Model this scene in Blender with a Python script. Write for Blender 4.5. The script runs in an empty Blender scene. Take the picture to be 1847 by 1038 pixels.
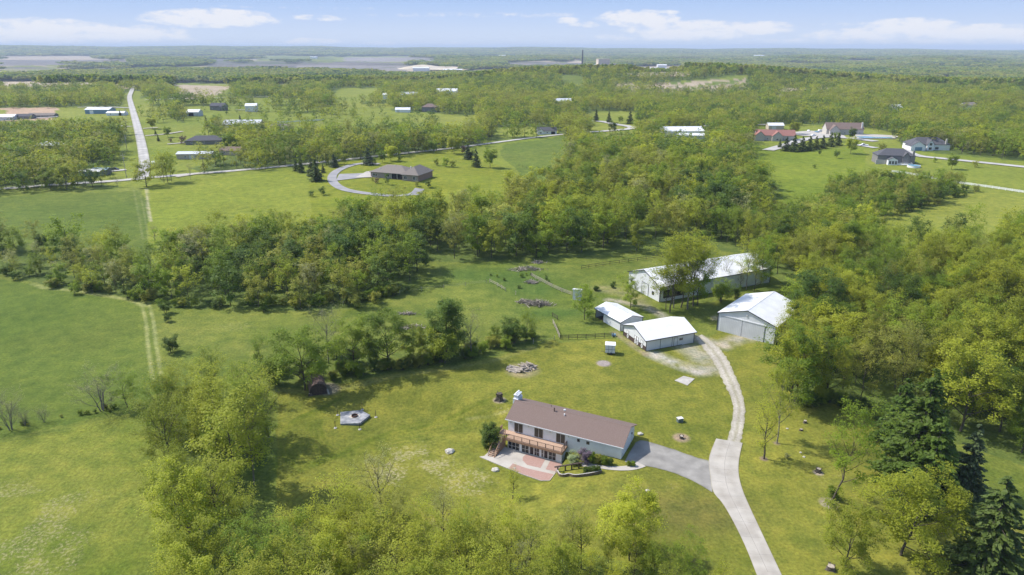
import bpy, bmesh, math, random
import numpy as np
from mathutils import Vector, Matrix
C = bpy.context.scene
COL = C.collection
rad = math.radians

# ---------------------------------------------------------------- camera
HC = 70.0; FPX = 1231.0; PIT = math.atan((519-86)/FPX)
cam = bpy.data.objects.new('camera', bpy.data.cameras.new('camera')); COL.objects.link(cam)
cam.location = (0, 0, HC); cam.rotation_euler = (math.pi/2-PIT, 0, 0)
cam.data.sensor_width = 36; cam.data.lens = 36*FPX/1847
cam.data.clip_start = 1; cam.data.clip_end = 90000
C.camera = cam
C.render.resolution_x = 1024; C.render.resolution_y = 575

# ---------------------------------------------------------------- sun + sky
SUN = Vector((-0.945, 0.326, 0)).normalized()*math.cos(rad(50)) + Vector((0, 0, math.sin(rad(50))))
sl = bpy.data.lights.new('sun', 'SUN'); sl.energy = 3.2; sl.angle = rad(0.6); sl.color = (1.0, 0.955, 0.88)
sun = bpy.data.objects.new('sun', sl); COL.objects.link(sun)
sun.rotation_euler = SUN.to_track_quat('Z', 'Y').to_euler(); sun.location = (-50, 0, 200)
EXPOSURE = 0.74
C.view_settings.view_transform = 'Standard'; C.view_settings.look = 'None'
C.view_settings.exposure = EXPOSURE; C.view_settings.gamma = 1

W = bpy.data.worlds.new("World"); C.world = W; W.use_nodes = True
SKYS = 0.15
def build_world():
    nt = W.node_tree; nt.nodes.clear(); N = nt.nodes.new; K = nt.links.new
    def M(op, a, b=None, c=None, clamp=False):
        n = N('ShaderNodeMath'); n.operation = op; n.use_clamp = clamp
        for i, v in enumerate((a, b, c)):
            if v is None: continue
            if hasattr(v, 'is_output'): K(v, n.inputs[i])
            else: n.inputs[i].default_value = v
        return n.outputs[0]
    sky = N('ShaderNodeTexSky'); sky.sky_type = 'NISHITA'; sky.sun_disc = False
    sky.sun_elevation = rad(50); sky.sun_rotation = math.atan2(-0.945, 0.326)
    sky.air_density = 1.0; sky.dust_density = 1.2; sky.ozone_density = 1.2
    tc = N('ShaderNodeTexCoord'); sp = N('ShaderNodeSeparateXYZ'); K(tc.outputs['Generated'], sp.inputs[0])
    x, y, z = sp.outputs
    az = M('ARCTAN2', x, y); el = M('ARCSINE', z)
    # low sky colour: the pale band above the horizon turning blue higher up
    t = M('MULTIPLY', el, 1/rad(9.0), clamp=True)
    rp = N('ShaderNodeValToRGB'); K(t, rp.inputs[0])
    e = rp.color_ramp.elements
    def lin(c): return tuple(((v/255+.055)/1.055)**2.4 for v in c)+(1,)
    stops = [(0, (222, 231, 247)), (.11, (211, 225, 248)), (.25, (194, 215, 249)), (.42, (172, 202, 247)), (1, (110, 160, 235))]
    e[0].position = 0; e[0].color = lin(stops[0][1]); e[1].position = 1; e[1].color = lin(stops[-1][1])
    for p_, c_ in stops[1:-1]:
        q = e.new(p_); q.color = lin(c_)
    low = N('ShaderNodeMix'); low.data_type = 'RGBA'
    fac = M('SUBTRACT', 1.0, M('MULTIPLY', M('SUBTRACT', el, rad(9)), 1/rad(16), clamp=True))
    sc = N('ShaderNodeMix'); sc.data_type = 'RGBA'; sc.blend_type = 'MULTIPLY'; sc.inputs[0].default_value = 1
    K(rp.outputs[0], sc.inputs[6]); g = 1/(2**EXPOSURE)/SKYS; sc.inputs[7].default_value = (g, g, g, 1)
    K(fac, low.inputs[0]); K(sky.outputs[0], low.inputs[6]); K(sc.outputs[2], low.inputs[7])
    # clouds: low banks of cumulus and thin streaks, at fixed directions of the sky
    cl = [(80,60,95,22,1),(235,62,85,16,.9),(385,35,100,18,1),(575,33,50,7,.45),(560,76,55,8,.6),(20,50,60,14,.7),
          (1150,35,70,17,.95),(1190,24,40,6,.6),(1250,55,110,18,.9),(1370,52,55,13,1),(1022,38,26,7,.7),(1060,45,35,7,.45),(1200,68,150,9,.5),
          (1560,64,90,12,.8),(1640,52,70,17,1),(1770,60,95,14,.95),(1850,62,60,14,.9),(1680,76,190,9,.5),(690,80,40,6,.45),(830,80,50,6,.35),
          (880,28,210,7,.3),(500,14,260,4,.22),(130,72,220,8,.4),(1420,74,60,7,.4),(1550,44,60,5,.3)]
    co = N('ShaderNodeCombineXYZ'); K(az, co.inputs[0]); K(el, co.inputs[1])
    mp = N('ShaderNodeMapping'); K(co.outputs[0], mp.inputs[0]); mp.inputs['Scale'].default_value = (44, 110, 1)
    nz = N('ShaderNodeTexNoise'); K(mp.outputs[0], nz.inputs['Vector']); nz.inputs['Scale'].default_value = 1.0
    nz.inputs['Detail'].default_value = 7; nz.inputs['Roughness'].default_value = .6
    acc = None
    for (px, py, rx, ry, s) in cl:
        a = math.atan((px-923.5)/FPX); 
        ee = math.atan((519-py)/FPX)-PIT
        # true elevation off-axis
        v = Vector(((px-923.5)/FPX, math.cos(PIT)+(519-py)/FPX*math.sin(PIT), -math.sin(PIT)+(519-py)/FPX*math.cos(PIT))).normalized()
        a = math.atan2(v.x, v.y); ee = math.asin(v.z)
        da = M('MULTIPLY', M('SUBTRACT', az, a), FPX*.85/rx); de = M('MULTIPLY', M('SUBTRACT', el, ee), FPX*.95/ry)
        # flat undersides: squash below the centre
        de2 = M('MAXIMUM', de, M('MULTIPLY', de, -1.25))
        q = M('ADD', M('MULTIPLY', da, da), M('MULTIPLY', de2, de2))
        w = M('MULTIPLY', M('SUBTRACT', 1.0, q), s)
        w = M('MAXIMUM', w, 0.0)
        acc = w if acc is None else M('MAXIMUM', acc, w)
    d = M('ADD', acc, M('MULTIPLY', M('SUBTRACT', nz.outputs[0], .5), 2.7))
    d = M('MULTIPLY', d, M('MULTIPLY', acc, 3.0, clamp=True))
    d = M('MULTIPLY', M('SUBTRACT', d, .1), 1.7, clamp=True)
    d = M('MULTIPLY', d, .95)
    cm = N('ShaderNodeMix'); cm.data_type = 'RGBA'; K(d, cm.inputs[0]); K(low.outputs[2], cm.inputs[6])
    cc = lin((244, 245, 251)); cm.inputs[7].default_value = (cc[0]*g, cc[1]*g, cc[2]*g, 1)
    bg = N('ShaderNodeBackground'); K(cm.outputs[2], bg.inputs[0]); bg.inputs[1].default_value = SKYS
    out = N('ShaderNodeOutputWorld'); K(bg.outputs[0], out.inputs[0])
build_world()

# ---------------------------------------------------------------- the lie of the land
def sm(a, b, v):
    t = np.clip((v-a)/(b-a), 0, 1); return t*t*(3-2*t)
HA = rad(-25.7); HE = np.array([math.cos(HA), math.sin(HA)]); HN = np.array([-math.sin(HA), math.cos(HA)])
HO = np.array([-0.73, 115.52])
def en(x, y): return (x-HO[0])*HE[0]+(y-HO[1])*HE[1], (x-HO[0])*HN[0]+(y-HO[1])*HN[1]
def H(x, y):
    x = np.asarray(x, float); y = np.asarray(y, float)
    D = np.hypot(x, y); az = np.arctan2(x, y)
    w = sm(190, 700, D)
    z = 0.3*np.sin(x/31+1)*np.sin(y/43+2)*sm(150, 220, D)
    z = z + w*(3.2*np.sin(x/190+.5)*np.cos(y/240)+1.8*np.sin(x/87+y/120)) + sm(1000, 1500, D)*(2.5*np.sin(x/310+1.2)*np.sin(y/270)+1.5*np.sin(x/150-y/210))*(1-sm(2300, 2900, D))
    z = z + 24*np.exp(-((x-400)/300)**2-((y-1430)/220)**2)
    z = z + 11*np.exp(-((x-10)/150)**2-((y-1480)/240)**2)
    z = z - 28*sm(1350, 2300, D)
    z = z - 3.0*np.exp(-((x+42)/17)**2-((y-352)/13)**2)
    z = z + sm(7000, 12500, D)*(69-33*az/.62+8*np.sin(az*17+1)+5*np.sin(az*41)+3*np.sin(az*90)) + sm(4200, 5600, D)*(1-sm(6200, 7600, D))*(9+9*np.sin(az*13+2)+5*np.sin(az*37))
    e, n = en(x, y)
    dip = (1-sm(4.5, 21, e))*(1-sm(1, 9, n))*sm(-60, -12, e)*sm(-60, -14, n)
    zz = z-2.5*dip
    m = sm(-5.2, -4.4, e)*(1-sm(12.3, 13.1, e))*sm(-11, -9.6, n)*(1-sm(-1, 0, n))
    return zz*(1-m)+(-2.6)*m
CP, SP = math.cos(PIT), math.sin(PIT)
def pr(x, y, z):
    zc = z-HC; dep = y*CP-zc*SP; up = y*SP+zc*CP
    dep = np.where(np.abs(dep) < .01, .01, dep)
    return 923.5+FPX*x/dep, 519-FPX*up/dep
def Pz(px, py, z=0.0):
    u = (px-923.5)/FPX; v = (519-py)/FPX; t = (z-HC)/(-SP+v*CP)
    return np.array([u*t, (CP+v*SP)*t, z])
_T = np.geomspace(55, 30000, 900)
def G(px, py):
    """the point of the ground seen at (px, py) of the photograph"""
    u = (px-923.5)/FPX; v = (519-py)/FPX; d = np.array([u, CP+v*SP, -SP+v*CP]); 
    x = d[0]*_T; y = d[1]*_T; z = HC+d[2]*_T
    k = np.argmax(z < H(x, y))
    if not (z < H(x, y)).any(): k = len(_T)-1
    a, b = _T[max(k-1, 0)], _T[k]
    for _ in range(22):
        m = (a+b)/2
        if HC+d[2]*m < H(d[0]*m, d[1]*m): b = m
        else: a = m
    x, y = d[0]*b, d[1]*b
    return float(x), float(y), float(H(x, y))
def topz(x, y, py):
    v = (519-py)/FPX; return HC+y*(v*CP-SP)/(CP+v*SP)
def inpoly(px, py, poly):
    inside = np.zeros(px.shape, bool); n = len(poly)
    for i in range(n):
        x0, y0 = poly[i]; x1, y1 = poly[(i+1) % n]
        if y0 == y1: continue
        c = ((y0 > py) != (y1 > py)) & (px < (x1-x0)*(py-y0)/(y1-y0)+x0)
        inside ^= c
    return inside

# ---------------------------------------------------------------- materials
def newmat(name, rough=.8):
    m = bpy.data.materials.new(name); m.use_nodes = True; nt = m.node_tree
    b = nt.nodes['Principled BSDF']; b.inputs['Roughness'].default_value = rough
    b.inputs['Specular IOR Level'].default_value = .3
    return m, nt, b
def nmat(name, c1, c2, scale=2.0, rough=.8, detail=5, stretch=(1, 1, 1), bump=0, bscale=None, metal=0, spec=.3, lo=.35, hi=.65, coord='Object'):
    m, nt, b = newmat(name, rough); N = nt.nodes.new; K = nt.links.new
    tc = N('ShaderNodeTexCoord'); mp = N('ShaderNodeMapping'); K(tc.outputs[coord], mp.inputs[0]); mp.inputs['Scale'].default_value = stretch
    nz = N('ShaderNodeTexNoise'); K(mp.outputs[0], nz.inputs['Vector']); nz.inputs['Scale'].default_value = scale; nz.inputs['Detail'].default_value = detail
    r = N('ShaderNodeValToRGB'); K(nz.outputs[0], r.inputs[0])
    r.color_ramp.elements[0].color = (*c1, 1); r.color_ramp.elements[1].color = (*c2, 1)
    r.color_ramp.elements[0].position = lo; r.color_ramp.elements[1].position = hi
    K(r.outputs[0], b.inputs['Base Color']); b.inputs['Metallic'].default_value = metal; b.inputs['Specular IOR Level'].default_value = spec
    if bump:
        n2 = N('ShaderNodeTexNoise'); K(mp.outputs[0], n2.inputs['Vector']); n2.inputs['Scale'].default_value = bscale or scale*4; n2.inputs['Detail'].default_value = 4
        bp = N('ShaderNodeBump'); bp.inputs['Strength'].default_value = bump; bp.inputs['Distance'].default_value = .1
        K(n2.outputs[0], bp.inputs['Height']); K(bp.outputs[0], b.inputs['Normal'])
    return m
def ribbed(name, c, dark, per=.3, axis=0, rough=.45, dirt=.15):
    """sheet metal or board siding: ribs every per metres along a local axis"""
    m, nt, b = newmat(name, rough); N = nt.nodes.new; K = nt.links.new
    tc = N('ShaderNodeTexCoord'); sp = N('ShaderNodeSeparateXYZ'); K(tc.outputs['Object'], sp.inputs[0])
    def mt(op, a, v):
        n = N('ShaderNodeMath'); n.operation = op; K(a, n.inputs[0]); n.inputs[1].default_value = v; return n.outputs[0]
    if axis == 3:
        ad = N('ShaderNodeMath'); ad.operation = 'ADD'; K(sp.outputs[0], ad.inputs[0]); K(sp.outputs[1], ad.inputs[1]); src = ad.outputs[0]
    else: src = sp.outputs[axis]
    f = mt('FRACT', mt('MULTIPLY', src, 1/per), 0); g = mt('LESS_THAN', f, .14)
    nz = N('ShaderNodeTexNoise'); K(tc.outputs['Object'], nz.inputs['Vector']); nz.inputs['Scale'].default_value = .5; nz.inputs['Detail'].default_value = 6
    r = N('ShaderNodeValToRGB'); K(nz.outputs[0], r.inputs[0]); r.color_ramp.elements[0].position = .3; r.color_ramp.elements[1].position = .7
    r.color_ramp.elements[0].color = (*[v*(1-dirt) for v in c], 1); r.color_ramp.elements[1].color = (*c, 1)
    mx = N('ShaderNodeMix'); mx.data_type = 'RGBA'; K(g, mx.inputs[0]); K(r.outputs[0], mx.inputs[6]); mx.inputs[7].default_value = (*dark, 1)
    K(mx.outputs[2], b.inputs['Base Color'])
    bp = N('ShaderNodeBump'); bp.inputs['Distance'].default_value = .02; bp.inputs['Strength'].default_value = .6; K(g, bp.inputs['Height']); K(bp.outputs[0], b.inputs['Normal'])
    return m
def brickmat(name, c1, c2, mortar, scale=1.6):
    m, nt, b = newmat(name, .9); N = nt.nodes.new; K = nt.links.new
    tc = N('ShaderNodeTexCoord'); br = N('ShaderNodeTexBrick'); K(tc.outputs['Object'], br.inputs['Vector'])
    br.inputs['Color1'].default_value = (*c1, 1); br.inputs['Color2'].default_value = (*c2, 1); br.inputs['Mortar'].default_value = (*mortar, 1)
    br.inputs['Scale'].default_value = scale; br.inputs['Mortar Size'].default_value = .012
    K(br.outputs[0], b.inputs['Base Color']); return m
M = {}
M['siding'] = ribbed('white_siding', (.86, .87, .88), (.74, .75, .77), .22, 2, .6)
M['stone_white'] = nmat('white_stone', (.55, .57, .6), (.8, .82, .85), 3, .85, bump=.4)
M['metal_wall'] = ribbed('white_sheet_metal', (.72, .73, .74), (.6, .61, .63), .3, 3, .4)
M['metal_grey'] = ribbed('grey_sheet_metal', (.6, .61, .62), (.46, .47, .5), .45, 3, .4)
M['metal_roof'] = ribbed('white_metal_roof', (.82, .82, .83), (.6, .6, .63), .45, 0, .38, .16)
M['metal_roof_dull'] = ribbed('dull_metal_roof', (.62, .64, .68), (.5, .52, .56), .45, 0, .4, .15)
M['shingle'] = nmat('brown_shingle', (.165, .118, .1), (.215, .158, .135), 6, .95, stretch=(1, 3, 3), bump=.3)
M['shingle_grey'] = nmat('grey_shingle', (.18, .155, .135), (.24, .21, .185), 6, .95, bump=.3)
M['shingle_dark'] = nmat('charcoal_shingle', (.075, .075, .085), (.11, .11, .12), 6, .95, bump=.3)
M['shingle_red'] = nmat('red_shingle', (.26, .12, .1), (.32, .16, .13), 5, .95, bump=.3)
M['deckwood'] = nmat('deck_wood', (.4, .27, .19), (.52, .36, .26), 3, .85, stretch=(1, 8, 1))
M['railwood'] = nmat('brown_wood', (.28, .165, .1), (.4, .25, .16), 4, .8)
M['oldwood'] = nmat('weathered_wood', (.3, .25, .2), (.48, .42, .35), 4, .9)
M['timber'] = nmat('brown_timber', (.12, .09, .06), (.2, .15, .11), 3, .9)
M['darkwood'] = nmat('dark_wood', (.045, .033, .028), (.09, .065, .05), 4, .85)
M['dark'] = nmat('dark_interior', (.012, .012, .013), (.03, .03, .03), 3, .9)  # near-black: painted shade of flat openings, also the ash bed
M['blacktrim'] = nmat('dark_trim', (.025, .03, .04), (.05, .055, .065), 3, .5)
M['brown_trim'] = nmat('brown_trim', (.05, .035, .03), (.09, .06, .05), 3, .7)
M['white'] = nmat('white_paint', (.76, .77, .78), (.84, .84, .84), 2, .5)
M['frame'] = nmat('pale_frame', (.55, .53, .5), (.66, .64, .6), 3, .6)
M['brick'] = brickmat('red_brick', (.33, .13, .08), (.4, .175, .11), (.3, .25, .22), 1.5)
M['stonewall'] = nmat('pale_stone_wall', (.4, .37, .33), (.55, .52, .47), 2, .9)
M['greywall'] = nmat('grey_brick_wall', (.17, .16, .16), (.24, .23, .22), 2, .9)
M['tanwall'] = nmat('tan_wall', (.42, .35, .28), (.52, .45, .37), 2, .9)
M['concrete'] = nmat('pale_concrete', (.375, .34, .295), (.475, .44, .39), .35, .9, detail=8, bump=.1)
M['concrete_old'] = nmat('old_concrete', (.35, .33, .29), (.47, .44, .4), .7, .9, detail=8)
M['pavers'] = brickmat('red_pavers', (.34, .205, .17), (.4, .255, .215), (.33, .24, .2), 2.2)
M['asphalt'] = nmat('grey_asphalt', (.22, .208, .19), (.295, .28, .255), .5, .92, detail=9)
M['asphalt_far'] = nmat('grey_drive', (.24, .235, .24), (.32, .31, .31), .2, .9)
M['road'] = nmat('pale_road', (.37, .355, .33), (.46, .44, .41), .15, .9, detail=7)
M['gravel'] = nmat('gravel', (.3, .27, .22), (.5, .47, .42), 2.2, .95, detail=14, bump=.5, bscale=6, lo=.25, hi=.75)
M['rock'] = nmat('pale_rock', (.38, .35, .3), (.6, .57, .5), 2, .9, bump=.4)
M['firestone'] = nmat('fire_pit_slab', (.17, .18, .2), (.36, .36, .37), .9, .9, detail=6)
M['rust'] = nmat('rusty_iron', (.08, .035, .025), (.16, .07, .045), 8, .7)
M['greenbox'] = nmat('grey_green_box', (.1, .13, .12), (.16, .19, .18), 4, .5)
M['water'] = nmat('pool_water', (.1, .3, .42), (.16, .38, .5), 2, .1, spec=.5)
M['blue'] = nmat('blue_paint', (.13, .23, .32), (.19, .3, .4), 3, .5)
M['carblack'] = nmat('black_paint', (.02, .02, .025), (.04, .04, .045), 3, .3, spec=.5)
M['sand'] = nmat('pale_sand', (.5, .42, .3), (.6, .52, .4), .02, .9)
M['tanbrick'] = nmat('buff_brick', (.52, .42, .33), (.6, .5, .4), .05, .9)
M['pinkbrick'] = nmat('pinkish_brick', (.42, .32, .28), (.5, .39, .34), .05, .9)
gm, gnt, gb = newmat('dark_glass', .08); gb.inputs['Base Color'].default_value = (.012, .014, .018, 1); gb.inputs['Specular IOR Level'].default_value = .5
M['glass'] = gm
M['curtain'] = nmat('drawn_blind', (.06, .052, .04), (.1, .085, .065), 6, .5)
M['bark'] = nmat('bark', (.06, .048, .036), (.13, .108, .085), 5, .95, stretch=(1, 1, .3), bump=.5)
M['bark_grey'] = nmat('grey_bark', (.14, .12, .1), (.25, .225, .195), 5, .95, stretch=(1, 1, .3), bump=.5)
def leafmat(name, a, b_, trans=.38, rough=.6, tr_tint=(1.12, 1.15, .6)):
    """leaf: hue shifts a little from tree to tree and from clump to clump"""
    m, nt, b = newmat(name, rough); N = nt.nodes.new; K = nt.links.new
    oi = N('ShaderNodeObjectInfo'); tc = N('ShaderNodeTexCoord')
    nz = N('ShaderNodeTexNoise'); K(tc.outputs['Object'], nz.inputs['Vector']); nz.inputs['Scale'].default_value = .55; nz.inputs['Detail'].default_value = 3
    ad = N('ShaderNodeMath'); ad.operation = 'MULTIPLY_ADD'; K(nz.outputs[0], ad.inputs[0]); ad.inputs[1].default_value = 1.5; ad.inputs[2].default_value = -.5
    av = N('ShaderNodeMath'); av.operation = 'MULTIPLY_ADD'; K(oi.outputs['Random'], av.inputs[0]); av.inputs[1].default_value = .8
    hm = N('ShaderNodeMath'); hm.operation = 'MULTIPLY'; K(ad.outputs[0], hm.inputs[0]); hm.inputs[1].default_value = .5; K(hm.outputs[0], av.inputs[2])
    mx = N('ShaderNodeMix'); mx.data_type = 'RGBA'; mx.clamp_factor = True; K(av.outputs[0], mx.inputs[0]); mx.inputs[6].default_value = (*a, 1); mx.inputs[7].default_value = (*b_, 1)
    hs = N('ShaderNodeMath'); hs.operation = 'MULTIPLY'; K(oi.outputs['Random'], hs.inputs[0]); hs.inputs[1].default_value = 37.7
    fr = N('ShaderNodeMath'); fr.operation = 'FRACT'; K(hs.outputs[0], fr.inputs[0]); br = N('ShaderNodeMath'); br.operation = 'MULTIPLY_ADD'; K(fr.outputs[0], br.inputs[0]); br.inputs[1].default_value = .42; br.inputs[2].default_value = .86
    vs = N('ShaderNodeVectorMath'); vs.operation = 'SCALE'; K(mx.outputs[2], vs.inputs[0]); K(br.outputs[0], vs.inputs['Scale']); mx = vs
    K(mx.outputs[0], b.inputs['Base Color'])
    tr = N('ShaderNodeBsdfTranslucent'); mu = N('ShaderNodeMix'); mu.data_type = 'RGBA'; mu.blend_type = 'MULTIPLY'; mu.inputs[0].default_value = 1
    K(mx.outputs[0], mu.inputs[6]); mu.inputs[7].default_value = (*tr_tint, 1); K(mu.outputs[2], tr.inputs[0])
    ms = N('ShaderNodeMixShader'); ms.inputs[0].default_value = trans; K(b.outputs[0], ms.inputs[1]); K(tr.outputs[0], ms.inputs[2])
    K(ms.outputs[0], nt.nodes['Material Output'].inputs[0]); b.inputs['Specular IOR Level'].default_value = .25
    return m
M['L_spring'] = leafmat('spring_leaf', (0.23, 0.275, 0.03), (0.4, 0.415, 0.042), 0.52)
M['L_olive'] = leafmat('olive_leaf', (0.235, 0.25, 0.05), (0.35, 0.35, 0.065), 0.5)
M['L_green'] = leafmat('green_leaf', (0.135, 0.21, 0.018), (0.26, 0.325, 0.032), 0.5)
M['L_dark'] = leafmat('dark_leaf', (0.07, 0.125, 0.018), (0.13, 0.19, 0.028), 0.42)
M['L_needle'] = leafmat('spruce_needle', (0.065, 0.1, 0.02), (0.115, 0.15, 0.03), 0.25)
M['L_blue'] = leafmat('blue_spruce_needle', (0.065, 0.1, 0.04), (0.105, 0.145, 0.055), 0.2)
M['L_purple'] = leafmat('purple_leaf', (.1, .05, .045), (.16, .09, .07), .3, tr_tint=(1, .9, .9))
M['L_lilac'] = leafmat('lilac_leaf', (.11, .085, .085), (.2, .15, .19), .3, tr_tint=(1, .9, 1))
M['L_white'] = leafmat('white_blossom', (.11, .18, .03), (.36, .42, .22), .3)
M['L_grey'] = leafmat('grey_twig_leaf', (0.26, 0.265, 0.11), (0.34, 0.34, 0.14), 0.4)

# ---------------------------------------------------------------- object helpers
def tagp(o, label=None, cat=None, group=None, kind=None):
    if label: o['label'] = label
    if cat: o['category'] = cat
    if group: o['group'] = group
    if kind: o['kind'] = kind
    return o
def npmesh(name, V, F, mats=(), smooth=False):
    V = np.asarray(V, np.float32); F = np.asarray(F, np.int32); k = F.shape[1]
    me = bpy.data.meshes.new(name); me.vertices.add(len(V)); me.vertices.foreach_set('co', V.ravel())
    me.loops.add(F.size); me.loops.foreach_set('vertex_index', F.ravel())
    me.polygons.add(len(F)); me.polygons.foreach_set('loop_start', np.arange(0, F.size, k, dtype=np.int32))
    if smooth: me.polygons.foreach_set('use_smooth', np.ones(len(F), bool))
    for m in mats: me.materials.append(m)
    me.update(calc_edges=True); return me
def link(name, me, parent=None, loc=None):
    o = bpy.data.objects.new(name, me); COL.objects.link(o)
    if parent: o.parent = parent
    if loc is not None: o.location = loc
    return o
def thing(name, label, cat, loc=(0, 0, 0), rz=0, group=None):
    o = bpy.data.objects.new(name, None); COL.objects.link(o); o.empty_display_size = .5
    o.location = loc; o.rotation_euler = (0, 0, rz); return tagp(o, label, cat, group)
class MB:
    def __init__(s): s.v = []; s.f = []
    def add(s, vs, fs):
        n = len(s.v); s.v += [tuple(map(float, q)) for q in vs]; s.f += [tuple(n+i for i in f) for f in fs]; return s
    def box(s, x0, x1, y0, y1, z0, z1):
        return s.add([(x0,y0,z0),(x1,y0,z0),(x1,y1,z0),(x0,y1,z0),(x0,y0,z1),(x1,y0,z1),(x1,y1,z1),(x0,y1,z1)],
                     [(0,3,2,1),(4,5,6,7),(0,1,5,4),(1,2,6,5),(2,3,7,6),(3,0,4,7)])
    def fbox(s, F, u0, u1, z0, z1, d0, d1):
        (ox, oy), (ux, uy), (nx, ny) = F
        P = lambda u, z, d: (ox+ux*u+nx*d, oy+uy*u+ny*d, z)
        vs = [P(u0,z0,d1),P(u1,z0,d1),P(u1,z0,d0),P(u0,z0,d0),P(u0,z1,d1),P(u1,z1,d1),P(u1,z1,d0),P(u0,z1,d0)]
        return s.add(vs, [(0,3,2,1),(4,5,6,7),(0,1,5,4),(1,2,6,5),(2,3,7,6),(3,0,4,7)])
    def extr(s, poly, a0, a1, axis='x'):
        """polygon in the other two axes pushed from a0 to a1"""
        n = len(poly)
        if axis == 'x': mk = lambda a, p: (a, p[0], p[1])
        elif axis == 'y': mk = lambda a, p: (p[0], a, p[1])
        else: mk = lambda a, p: (p[0], p[1], a)
        vs = [mk(a0, p) for p in poly]+[mk(a1, p) for p in poly]
        return s.add(vs, [tuple(range(n))[::-1], tuple(range(n, 2*n))]+[(i, (i+1) % n, n+(i+1) % n, n+i) for i in range(n)])
    def tube(s, p0, p1, r0, r1=None, n=8, cap=True):
        r1 = r0 if r1 is None else r1; p0 = Vector(p0); p1 = Vector(p1); d = (p1-p0).normalized()
        a = d.orthogonal().normalized(); b = d.cross(a); vs = []
        for p, r in ((p0, r0), (p1, r1)):
            for i in range(n):
                t = 2*math.pi*i/n; vs.append(p+(a*math.cos(t)+b*math.sin(t))*r)
        fs = [(i, (i+1) % n, n+(i+1) % n, n+i) for i in range(n)]
        if cap: fs += [tuple(range(n))[::-1], tuple(range(n, 2*n))]
        return s.add(vs, fs)
    def beam(s, p0, p1, w, h):
        p0 = Vector(p0); p1 = Vector(p1); d = (p1-p0).normalized(); up = Vector((0, 0, 1))
        a = d.cross(up); a = a.normalized() if a.length > 1e-4 else Vector((1, 0, 0)); b = a.cross(d); vs = []
        for p in (p0, p1):
            for (i, j) in ((-1, -1), (1, -1), (1, 1), (-1, 1)): vs.append(p+a*i*w/2+b*j*h/2)
        return s.add(vs, [(0,1,2,3),(7,6,5,4),(0,4,5,1),(1,5,6,2),(2,6,7,3),(3,7,4,0)])
    def build(s, name, mat, parent=None, label=None, loc=None, smooth=False):
        me = bpy.data.meshes.new(name); me.from_pydata(s.v, [], s.f); me.materials.append(mat)
        bm = bmesh.new(); bm.from_mesh(me); bmesh.ops.recalc_face_normals(bm, faces=bm.faces); bm.to_mesh(me); bm.free()
        if smooth: me.polygons.foreach_set('use_smooth', np.ones(len(me.polygons), bool))
        o = link(name, me, parent, loc)
        if label: o['label'] = label
        return o

# ---------------------------------------------------------------- where the fields, woods and clearings are (seen positions of their ground)
NEAR_OPEN = [(300,556),(460,557),(552,561),(634,557),(677,541),(721,531),(760,505),(749,470),(833,474),(920,468),(1000,466),(1100,458),(1200,450),(1290,438),(1400,445),(1420,500),(1440,560),(1440,640),(1440,725),(1500,732),(1560,745),(1620,790),(1700,800),(1847,810),(2300,830),(2300,1700),(-900,1700),(-900,480),(0,492),(90,517),(170,532),(260,541)]
OPEN = [
 [(-600,352),(0,349),(100,343),(200,338),(262,328),(330,322),(420,315),(520,304),(600,297),(640,290),(720,281),(830,268),(930,254),(1010,244),(1030,244),(1030,300),(1000,338),(960,352),(880,388),(760,402),(600,408),(560,434),(390,437),(300,472),(130,452),(0,442),(-600,440)],
 [(216,164),(252,164),(275,196),(300,212),(330,222),(330,235),(420,262),(400,290),(340,304),(365,312),(460,305),(520,300),(520,309),(250,331),(200,336),(140,322),(150,305),(205,295),(222,240)],
 [(-300,197),(225,193),(222,240),(100,244),(0,244),(-300,244)],
 [(-200,147),(228,147),(228,152),(60,154),(-200,155)],
 [(312,150),(415,150),(422,166),(330,166),(305,158)],
 [(262,178),(560,177),(560,186),(470,190),(262,188)],
 [(330,200),(470,198),(560,206),(565,232),(520,238),(440,225),(330,222)],
 [(560,196),(640,188),(700,186),(720,200),(800,206),(862,208),(862,226),(740,226),(640,232),(560,232)],
 [(600,160),(690,158),(700,165),(640,176),(600,176)],
 [(1060,202),(1150,200),(1152,240),(1060,246)],
 [(1115,151),(1180,152),(1340,134),(1356,142),(1350,150),(1285,158),(1165,158),(1115,156)],
 [(1010,137),(1052,138),(1052,152),(1010,150)],
 [(1405,159),(1462,159),(1550,158),(1550,161),(1405,166)],
 [(1185,236),(1270,236),(1275,250),(1185,250)],
 [(865,232),(960,228),(1005,236),(1010,243),(900,250)],
 [(1355,228),(1420,224),(1540,226),(1610,238),(1618,256),(1640,270),(1700,278),(1847,291),(2300,330),(2300,450),(1847,440),(1700,448),(1600,450),(1540,425),(1500,392),(1400,388),(1372,335),(1345,292)],
 [(0,100),(30,100),(175,101),(178,108),(0,108)],[(-600,110),(240,108),(240,115),(-600,118)],
 [(380,113),(620,112),(740,114),(740,128),(620,127),(540,126),(380,121)],
 [(470,100),(700,102),(790,104),(788,112),(600,110),(470,108)],
 [(908,113),(1060,113),(1060,121),(908,121)],[(735,120),(838,120),(838,131),(735,130)],
 [(1025,107),(1060,107),(1060,111),(1025,111)],[(1120,120),(1240,118),(1240,128),(1150,128)],
 [(1405,113),(1445,113),(1445,116),(1405,116)],[(1690,139),(1720,139),(1720,146),(1690,146)],
]
HEDGE_R = [(1500,345),(1560,334),(1620,333),(1665,334),(1755,341),(1708,364),(1633,381),(1595,396),(1540,425),(1400,425),(1380,392),(1480,384)]
R_FIELDS = OPEN.index([p for p in OPEN if p[0] == (1355,228)][0])
AUTO = [p for i, p in enumerate(OPEN) if i not in (0, 1, 2, R_FIELDS)]   # clearings given by their seen outline: trees in front stand lower down
CLEAR = []
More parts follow.
